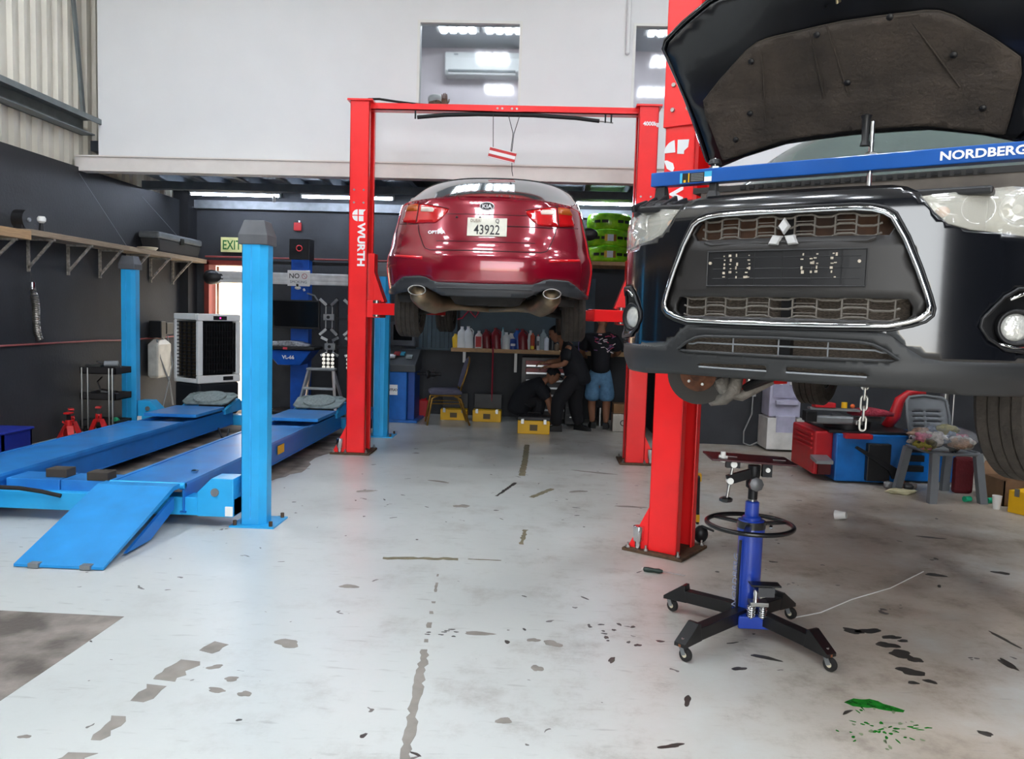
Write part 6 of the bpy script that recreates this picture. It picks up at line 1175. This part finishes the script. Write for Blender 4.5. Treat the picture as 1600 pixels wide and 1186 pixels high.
build(M().cyl((cx-.175, cy-.07, .845), (cx-.175, cy-.07, .895), .012, n=10).cyl((cx-.195, cy-.07, .872), (cx-.155, cy-.07, .868), .007, n=8), 'clamp_pin', WHITE, sp_, smooth=True)
build(M().bx(cx+.02, cx+.065, cy-.05, cy-.02, .775, .85), 'tilt_block', DARKM, TJ); build(M().cyl((cx+.042, cy-.05, .81), (cx+.042, cy-.062, .81), .011, n=12), 'bolt', WHITE, TJ)
build(M().bar((cx-.03, cy-.02, .785), (cx-.145, cy-.05, .755), .02, .045), 'tilt_arm', DARKM, TJ)
build(M().bx(cx-.155, cx-.09, cy-.06, cy-.03, .815, .85), 'tilt_lug', DARKM, TJ)
build(M().cyl((cx-.12, cy-.045, .835), (cx-.145, cy-.05, .655), .0075, n=10), 'tilt_screw', STEEL, TJ, smooth=True)
for x, z in ((-.12, .832), (-.133, .752)): build(M().cyl((cx+x, cy-.065, z), (cx+x, cy-.03, z), .0155, n=16), 'pivot', WHITE, TJ, smooth=True)
kn = M(); build(kn.lathe((cx-.147, cy-.05, .648), [(.02, 0), (.032, .006), (.032, .018), (.02, .024)], n=8), 'hand_knob', BKJ, TJ, smooth=25)
rg_ = build(M().torus((cx-.015, cy, .533), .203, .0115, (0, .0, 1), 48, 12), 'steering_ring', BKJ, TJ, smooth='all')
for a in (pi*.1, pi*.75, pi*1.4): build(M().bar((cx-.015+.06*cos(a), cy+.06*sin(a), .533), (cx-.015+.2*cos(a), cy+.2*sin(a), .533), .03, .012), 'ring_spoke', BKJ, rg_)
build(M().cyl((cx-.005, cy+.01, .515), (cx-.005, cy+.01, .55), .068, n=28), 'ring_clamp', BKJ, rg_, smooth=True); build(M().cyl((cx+.068, cy-.05, .535), (cx+.08, cy-.058, .535), .009), 'clamp_bolt', CHROME, rg_)
build(M().tube([(cx-.062, cy-.03, .46), (cx-.066, cy-.035, .3), (cx-.064, cy-.03, .12)], .007, 8), 'release_rod', BKJ, TJ, smooth=True)
text('NORDBERG', (cx-.0635, cy-.015, .12), (.0, -.0, 1), (-.45, .9, 0), .05, mat('dim_print', (150, 160, 190), .5), 'lettering', TJ, align='LEFT', ext=.0008)
pd_ = build(M().bx(cx-.005, cx+.085, cy-.155, cy-.085, .245, .252).bx(cx-.035, cx+.105, cy-.165, cy-.10, .275, .284), 'foot_pedal', BKJ, TJ, bev=.003)
build(M().bx(cx+.0, cx+.075, cy-.162, cy-.156, .228, .272), 'pedal_face', mat('pedal_grey', (70, 70, 72), .4), pd_)
build(M().bx(cx-.03, cx+.055, cy-.15, cy-.09, .175, .195), 'pump_plate', STEEL, TJ, bev=.003); build(M().cyl((cx+.0, cy-.12, .19), (cx+.0, cy-.12, .25), .012), 'pump_link', CHROME, TJ)
for x in (-.018, .035):
    pts = [V((cx+x+.017*cos(t), cy-.12+.017*sin(t), .115+.06*t/(2*pi*6))) for t in [2*pi*6*i/90 for i in range(91)]]
    build(M().tube(pts, .0045, 6), 'spring', CHROME, TJ, smooth='all'); build(M().cyl((cx+x, cy-.12, .11), (cx+x, cy-.12, .18), .009, n=10), 'piston', STEEL, TJ, smooth=True)
for (x, y) in ((.705, 4.10), (.665, 3.485), (1.285, 3.45), (1.30, 4.06)):
    d = (V((x, y, 0))-V((cx, cy, 0))); L_ = d.length; d.normalize(); s_ = V((-d.y, d.x, 0)); b0 = V((cx, cy, .10))+d*.05; e = V((cx, cy, .10))+d*(L_-.09)
    lg_ = build(M().bar(b0, e, .055, .06), 'leg', BKJ, TJ, bev=.003)
    build(M().prism([(-.015, -.03), (.0, .055), (.015, .055), (.115, -.018), (.115, -.035)], e-s_*.03, d, (0, 0, 1), s_*.06), 'leg_wedge', BKJ, lg_, bev=.002)
    p = e+d*.09; build(M().cyl(p+V((0, 0, -.022)), p+V((0, 0, -.034)), .026, n=18), 'castor_plate', mat('castor_copper', (178, 118, 84), .35, .8), lg_, smooth=True); build(M().cyl(p+V((0, 0, -.02)), p+V((0, 0, 0)), .008, n=8), 'castor_bolt', STEEL, lg_)
    q_ = p-d*.0+V((.012, -.012, 0)); w_ = V((q_.x, q_.y, .031)); ax_ = V((.75, .66, 0))
    for k in (-1, 1): build(M().bar(p+ax_*.016*k+V((0, 0, -.03)), w_+ax_*.016*k, .022, .003, ax_), 'castor_fork', GALV, lg_)
    build(M().lathe(w_-ax_*.011, [(.01, 0), (.028, .0), (.031, .004), (.031, .018), (.028, .022), (.01, .022)], ax_, 24), 'castor_wheel', RUBBER, lg_, smooth=True); build(M().cyl(w_-ax_*.013, w_+ax_*.013, .012, n=12), 'castor_hub', CREAM, lg_, smooth=True)
solo(M().tube([(1.31, 4.04, .006), (1.5, 4.15, .004), (1.75, 4.38, .004), (2.05, 4.6, .004), (2.4, 4.95, .004)], .003, 6), 'floor_wire', WHITE, 'thin white wire trailing across the floor from the jack castor', 'wire', (1.31, 4.04, 0), smooth=True)
# small things on the floor
sd = thing('screwdriver', 'green-handled screwdriver lying on the floor by the red lift base', 'screwdriver', (.72, 4.71, 0)); d = V((.25, -.075, 0)).normalized(); a = V((.645, 4.735, .014))
build(M().lathe(a, [(.006, 0), (.014, .006), (.0155, .03), (.0125, .07), (.015, .095), (.009, .115), (.007, .118)], d, 14), 'handle', mat('handle_green', (34, 52, 44), .4), sd, smooth=True); build(M().cyl(a+d*.118, a+d*.25-V((0, 0, .007)), .0035, n=8), 'blade', STEEL, sd, smooth=True); build(M().lathe(a, [(.006, -.008), (.009, 0)], d, 10), 'pommel', WHITE, sd)
def cup(x, y, lying, label, h=.085, name='paper_cup'):
    ax_ = V((.75, -.55, .13)).normalized() if lying else V((0, 0, 1)); c = V((x, y, .036 if lying else 0))
    m = M(); 
    if lying: m.lathe(c+ax_*-.04, [(.0, .0), (.036, .0), (.038, .002), (.027, h), (0, h)], ax_, 20)
    else: m.lathe(c, [(0, 0), (.027, 0), (.038, h), (.036, h), (.026, .004), (0, .004)], ax_, 20, cap=False)
    return solo(m, name, WHITE, label, 'cup', (x, y, 0), smooth=50)
cup(2.36, 6.24, True, 'white paper cup lying on its side on the open floor'); cup(3.885, 6.84, False, 'white paper cup standing beside the yellow toolbox', .115)
lvl = thing('spirit_level', 'yellow and black long handled tool leaning behind the red lift post', 'tool', (1.14, 5.42, 0)); build(M().bar((1.10, 5.46, .12), (1.085, 5.42, .46), .02, .035), 'beam', BLACKP, lvl, bev=.004)
for z in (.14, .42): build(M().bar((1.098, 5.455, z), (1.096, 5.45, z+.05), .024, .04), 'band', YELLOW, lvl)
build(M().sph((1.12, 5.42, .06), (.05, .04, .06)), 'pump', BLACKP, lvl, smooth='all'); build(M().bar((1.12, 5.4, .12), (1.2, 5.4, .09), .03, .012), 'lever', BLACKP, lvl)
# water dispenser in its stand
WD = thing('water_dispenser', 'pale lilac water dispenser standing in a white box base', 'water dispenser', (2.89, 9.72, 0)); LIL = mat('lilac_plastic', (186, 184, 204), .35, coat=.3)
build(M().bx(2.68, 2.78, 9.5, 9.9, .03, .40).bx(3.02, 3.11, 9.5, 9.9, .03, .40).bx(2.78, 3.02, 9.5, 9.52, .03, .23).bx(2.78, 3.02, 9.52, 9.9, .03, .06), 'stand', mat('stand_white', (214, 212, 206), .5), WD)
wdb = build(M().bx(2.705, 3.075, 9.56, 9.9, .41, 1.0).bx(2.785, 3.015, 9.525, 9.9, .10, .43), 'body', LIL, WD, bev=.015); build(M().bx(2.74, 3.04, 9.545, 9.56, .64, .95), 'tap_recess', mat('lilac_dark', (170, 168, 190), .4), wdb); build(M().bx(2.77, 3.03, 9.51, 9.56, .56, .61), 'drip_tray', LIL, wdb, bev=.006)
for x in (2.82, 2.94): build(M().bx(x-.015, x+.015, 9.50, 9.55, .80, .84), 'tap', WHITE, wdb, bev=.004)
build(M().lathe((2.89, 9.74, 1.0), [(.05, 0), (.13, .05), (.135, .1), (.125, .14), (.135, .18), (.135, .3), (.10, .35), (0, .36)], n=28), 'water_bottle', mat('bottle_blue', (120, 170, 214), .15, alpha=.6), WD, smooth=True)
so_ = thing('wall_socket', 'white wall socket with plug and grey cord by the water dispenser', 'socket', (2.55, 9.94, .6)); build(M().bx(2.50, 2.64, 9.93, 9.95, .62, .70), 'plate', WHITE, so_, bev=.004); build(M().bx(2.56, 2.63, 9.88, 9.93, .615, .695), 'plug', mat('plug_grey', (176, 178, 176), .5), so_, bev=.006); build(M().bx(2.44, 2.50, 9.92, 9.95, .66, .70), 'switch', WHITE, so_)
build(M().tube([(2.595, 9.89, .62), (2.59, 9.88, .4), (2.50, 9.87, .18), (2.50, 9.86, .04), (2.58, 9.85, .012), (2.67, 9.84, .06)], .009, 8), 'cord', mat('cord_grey', (150, 152, 150), .5), so_, smooth='all')
# tyre changer
TCG = thing('tyre_changer', 'blue and red tyre changer with turntable and black pedal covers', 'tyre changer', (3.2, 8.0, 0)); BTC = mat('changer_blue', (16, 110, 192), .35, coat=.2); RTC = mat('changer_red', (186, 28, 36), .4)
build(M().bx(2.84, 3.5, 7.72, 8.4, .02, .48), 'cabinet', BTC, TCG, bev=.012); rs = build(M().bx(2.66, 2.84, 7.80, 8.5, .06, .49), 'side_cabinet', RTC, TCG, bev=.02)
for k in range(4): build(M().bx(2.645, 2.67, 7.86, 8.4, .30+k*.045, .325+k*.045), 'bumper_rib', RTC, rs, bev=.006)
build(M().prism([(7.60, .20), (7.78, .22), (7.78, .26), (7.60, .23)], (2.62, 0, 0), (0, 1, 0), (0, 0, 1), (.16, 0, 0)), 'bead_pedal', GALV, rs); build(M().bx(2.70, 2.82, 7.77, 7.80, .07, .2), 'vent', mat('dark_red', (90, 16, 22), .5), rs)
build(M().bx(2.90, 3.16, 7.66, 7.80, .44, .485), 'front_lip', RTC, TCG, bev=.006)
build(M().bx(3.12, 3.34, 7.66, 7.74, .04, .40), 'pedal_cover', BLACKP, TCG, bev=.01); build(M().prism([(2.98, .36), (3.0, .38), (3.42, .16), (3.44, .10), (3.34, .08), (3.3, .16)], (0, 7.60, 0), (1, 0, 0), (0, 0, 1), (0, .03, 0)), 'lever_arm', DARKM, TCG)
build(M().bx(3.5, 4.05, 7.85, 8.4, .02, .46), 'rear_cabinet', BTC, TCG, bev=.012)
for z in (.12, .22, .31): build(M().bx(3.52, 3.72, 7.80, 7.86, z, z+.06), 'control_valve', BLACKP, TCG, bev=.006)
build(M().bx(2.78, 3.6, 7.75, 8.5, .48, .505), 'deck', BLACKP, TCG, bev=.004)
tt = build(M().cyl((3.05, 8.05, .505), (3.05, 8.05, .57), .22, n=28), 'turntable', DARKM, TCG, smooth=True)
for a in (0, pi/2, pi, 1.5*pi): build(M().bar((3.05+.06*cos(a), 8.05+.06*sin(a), .59), (3.05+.33*cos(a), 8.05+.33*sin(a), .59), .07, .045), 'clamp_jaw', STEEL, tt, bev=.005)
build(M().bx(2.62, 3.02, 7.78, 7.86, .56, .64), 'air_cylinder', GALV, TCG, bev=.02); build(M().bx(2.55, 2.66, 7.76, 7.88, .58, .68), 'cylinder_head', DARKM, TCG, bev=.01)
build(M().bar((2.62, 7.9, .70), (3.1, 7.9, .69), .10, .02), 'tool_tray', GALV, TCG); build(M().cyl((4.03, 8.15, .4), (4.05, 8.15, 1.15), .045, n=16), 'column', STEEL, TCG, smooth=True); build(M().cyl((4.13, 8.15, .4), (4.13, 8.15, 1.15), .008, n=8), 'guide_rod', STEEL, TCG, smooth=True)
build(M().tube([(3.5, 8.2, .5), (3.58, 8.2, .62), (3.62, 8.2, .78), (3.72, 8.2, .86), (3.86, 8.2, .86)], [.05, .06, .05, .04, .04], 12), 'swing_arm', RTC, TCG, smooth='all')
solo(M().bx(2.66, 2.86, 7.84, 7.95, .712, .76), 'grease_box', RTC, 'small red box lying on the tyre changer tool tray', 'box', (2.75, 7.9, .712), bev=.006)
solo(M().cyl((2.96, 7.9, .71), (2.96, 7.9, .765), .028, n=14), 'valve_tin', YELLOW, 'small yellow tin on the tyre changer tool tray', 'tin', (2.96, 7.9, .71), smooth=True)
solo(M().sph((3.04, 7.9, .73), .022), 'orange_cap', mat('cap_orange', (232, 100, 44), .5), 'orange cap beside the yellow tin on the tool tray', 'cap', (3.04, 7.9, .71), smooth='all')
solo(M().loft([[V((3.25+a*w, 7.98+b*.12, z)) for a, b in ((-1, -.6), (0, -1), (1, -.5), (.9, .7), (0, 1), (-1, .6))] for w, z in ((.2, .64), (.21, .67), (.12, .70), (.03, .71))]), 'shop_rag', mat('rag_red', (150, 44, 60), .9, bump=.6), 'crumpled red shop rag over the turntable', 'rag', (3.25, 7.98, .64), smooth='all')
# grey plastic chair
PC = thing('plastic_chair', 'grey plastic stacking chair with a slotted back', 'chair', (3.60, 7.25, 0), radians(8), world=False); GC = mat('chair_grey', (116, 120, 124), .5, var=.06)
build(M().grid(lambda x, y: V((x, y, .43-.015*cos(x*4)+.02*max(0, -y-.15))), [-.21+.42*i/12 for i in range(13)], [-.22+.42*i/12 for i in range(13)]), 'seat', GC, PC, smooth='all', solid=.012)
build(M().tube([(-.21, .2, .43), (-.21, -.2, .43), (-.16, -.23, .425), (.16, -.23, .425), (.21, -.2, .43), (.21, .2, .43)], .016, 8), 'seat_rim', GC, PC, smooth='all')
for sx in (-1, 1):
    for y0, y1 in ((-.2, -.26), (.19, .27)): build(M().loft([[V((sx*(a+dx), y+dy, z)) for dx, dy in ((-.035, -.025), (.035, -.025), (.03, .03), (-.03, .03))] for a, y, z in ((.20, y0, .43), (.215, (y0+y1)/2, .22), (.235, y1, 0))]), 'leg', GC, PC, smooth=50)
def bkc(x, z): return V((x, .20+(z-.43)*.28-.05*(x/.2)**2, z))
sl2 = [[(-.13, z), (.13, z), (.13, z+.013), (-.13, z+.013)] for z in (.62, .665, .71, .755)]+[]
sl3 = []
for z in (.60, .645, .69, .735): sl3 += [[(-.14, z), (-.01, z), (-.01, z+.012), (-.14, z+.012)], [(.01, z), (.14, z), (.14, z+.012), (.01, z+.012)]]
build(shell([(-.19, .44), (.19, .44), (.205, .70), (.195, .84), (.16, .87), (0, .885), (-.16, .87), (-.195, .84), (-.205, .70)], sl3, lambda x, z: bkc(x, z), .04), 'backrest', GC, PC, smooth='all', solid=.012)
build(M().tube([bkc(x, z) for x, z in ((-.19, .44), (-.205, .70), (-.195, .84), (-.16, .87), (0, .885), (.16, .87), (.195, .84), (.205, .70), (.19, .44))], .014, 8), 'back_rim', GC, PC, smooth='all')
RB = thing('rag_bag', 'clear plastic bag stuffed with mixed rags on the grey plastic chair', 'bag', (3.51, 7.06, .45))
RC = ((214, 206, 200), (60, 64, 72), (150, 140, 60), (196, 186, 178), (30, 30, 34), (206, 120, 140), (170, 140, 120), (120, 132, 150), (224, 220, 214), (90, 84, 60)); rnd = random.Random(12)
def lump(c, r, seed, n=14, m_=9, amp=.25):
    rd = random.Random(seed); ph = [rd.uniform(0, 6.3) for _ in range(6)]; mm = M(); rings = []
    for k in range(m_+1):
        t = .05+(pi-.1)*k/m_; ring = []
        for i in range(n):
            a = 2*pi*i/n; g = 1+amp*(sin(3*a+ph[0]+2*t)*.4+sin(5*a+ph[1]-3*t)*.3+sin(4*t+ph[2])*.3); ring.append(V(c)+V((r[0]*g*sin(t)*cos(a), r[1]*g*sin(t)*sin(a), -r[2]*g*cos(t))))
        rings.append(ring)
    return mm.loft(rings)
for k in range(26):
    x, y, z = 3.51+rnd.uniform(-.21, .21), 7.05+rnd.uniform(-.12, .09), .52+rnd.uniform(-.01, .11)
    build(lump((x, y, z-.25*abs(x-3.51)+.02), (rnd.uniform(.06, .09), rnd.uniform(.05, .07), rnd.uniform(.035, .055)), k, amp=.5), 'rag', mat(f'rag_{k % 10}', RC[k % 10], .9, var=.3, scale=25, bump=.5), RB, smooth='all')
build(lump((3.51, 7.06, .565), (.27, .185, .115), 77, 28, 16, .10), 'bag_skin', mat('bag_film', (220, 224, 230), .15, alpha=.22, coat=1, bump=.9, bscale=22), RB, smooth='all')
solo(M().bx(3.82, 4.0, 7.42, 7.5, .0, .34), 'red_bag', mat('bag_red', (96, 18, 26), .8, bump=.4), 'dark red cloth bag standing behind the plastic chair', 'bag', (3.9, 7.46, 0), bev=.03)
solo(lump((3.30, 7.32, .022), (.13, .06, .022), 5, amp=.5), 'glove', mat('glove_cream', (216, 208, 170), .9), 'cream work glove lying on the floor by the tyre changer', 'glove', (3.30, 7.32, 0), smooth='all')
for k, (x, y, c) in enumerate(((3.28, 7.55, (150, 150, 152)), (3.43, 7.60, (170, 110, 90)), (3.44, 7.50, (90, 90, 92)), (3.50, 7.55, (176, 172, 168)))):
    solo(lump((x, y, .035), (.045, .04, .035), 20+k, amp=.3), 'oil_filter', mat(f'filter_{k}', c, .4, .4), ('grey', 'rust brown', 'dark grey', 'pale')[k]+' used part lying on the floor under the tyre changer', 'car part', (x, y, 0), smooth='all')
for k, (x, y) in enumerate(((3.74, 7.08), (3.92, 7.05))): solo(M().cyl((x, y, .025), (x+.06, y+.02, .025), .025, n=14), 'green_scrap', mat('cap_green', (40, 190, 140), .4), ('mint green plastic scrap on the floor by the chair leg', 'mint green plastic scrap on the floor between chair and white cup')[k], 'scrap', (x, y, 0), smooth=True)
toolbox(3.90, 4.40, 6.45, .19, .26, 'open yellow toolbox on the floor in front of the torn cardboard box', radians(-62), True)
cbx = thing('carton', 'torn open brown cardboard carton behind the yellow toolbox', 'box', (4.3, 7.1, 0)); CB = mat('carton_brown', (142, 110, 82), .9)
m = M()
for a in ((4.0, 4.6, 6.95, 6.96), (4.0, 4.6, 7.3, 7.31), (4.0, 4.01, 6.95, 7.31), (4.59, 4.6, 6.95, 7.31)): m.bx(*a, 0, .22)
build(m.bx(4.0, 4.6, 6.95, 7.31, 0, .01), 'tray', CB, cbx); build(M().prism([(0, 0), (.6, 0), (.55, .12), (.3, .09), (.28, .14), (.05, .12)], (4.0, 7.31, .22), (1, 0, 0), (0, .4, .9), (0, .006, 0)), 'flap', CB, cbx)
# ================================================================ upstairs office and hall lighting
acu = thing('air_conditioner', 'white split air conditioner on the office wall behind the window', 'air conditioner', (-1.0, 11.9, 4.9)); build(M().prism([(11.9, 4.92), (11.72, 4.92), (11.66, 4.98), (11.65, 5.15), (11.68, 5.24), (11.9, 5.24)], (-1.53, 0, 0), (0, 1, 0), (0, 0, 1), (1.06, 0, 0)), 'casing', WHITE, acu, bev=.01); build(M().bx(-1.48, -.52, 11.655, 11.69, 4.965, 4.99), 'air_slot', mat('slot_dark', (90, 96, 98), .5), acu); build(M().bx(-1.48, -.52, 11.68, 11.71, 4.93, 4.962), 'flap', WHITE, acu); build(M().bx(-1.4, -1.34, 11.645, 11.652, 5.19, 5.205), 'logo', GREYPL, acu)
TG = [mat('led_glow', (240, 246, 255), .4, emit=88, var=0), mat('office_led', (240, 246, 255), .4, emit=38, var=0)]
def panel_light(x, y, z, w, label, grp, pw, ln=.56):
    t = thing('panel_light', label, 'light', (x, y, z), 0, grp, world=False); build(M().bx(-w/2, w/2, -ln/2-.02, ln/2+.02, -.03, .02), 'tray', WHITE, t)
    for k in range(4): build(M().bx(-w/2+.03+k*(w-.06)/4+.028, -w/2+.03+(k+1)*(w-.06)/4-.028, -ln/2, ln/2, -.045, -.03), 'tube', TG[0] if z > 6 else TG[1], t)
    return t
panel_light(-1.28, 10.82, 5.34, .58, 'four-tube ceiling light in the office, nearest the air conditioner end', 'office ceiling lights', 26); panel_light(-.66, 10.82, 5.34, .58, 'four-tube ceiling light in the office, beside its twin', 'office ceiling lights', 26); panel_light(1.5, 10.82, 5.34, .58, 'four-tube ceiling light seen through the narrow visible office window', 'office ceiling lights', 26)
for x in (-4.3, -1.1, 2.1, 5.3):
    for y in (-.6, 1.5, 3.5, 6.0):
        if y == 6.0 and x == -1.1: continue
        t = panel_light(x, y, 6.3, .66, 'four-tube light hung below the workshop roof', 'workshop roof lights', 56); build(M().cyl((-.2, 0, .02), (-.2, 0, .6), .004).cyl((.2, 0, .02), (.2, 0, .6), .004), 'hanger', STEEL, t)
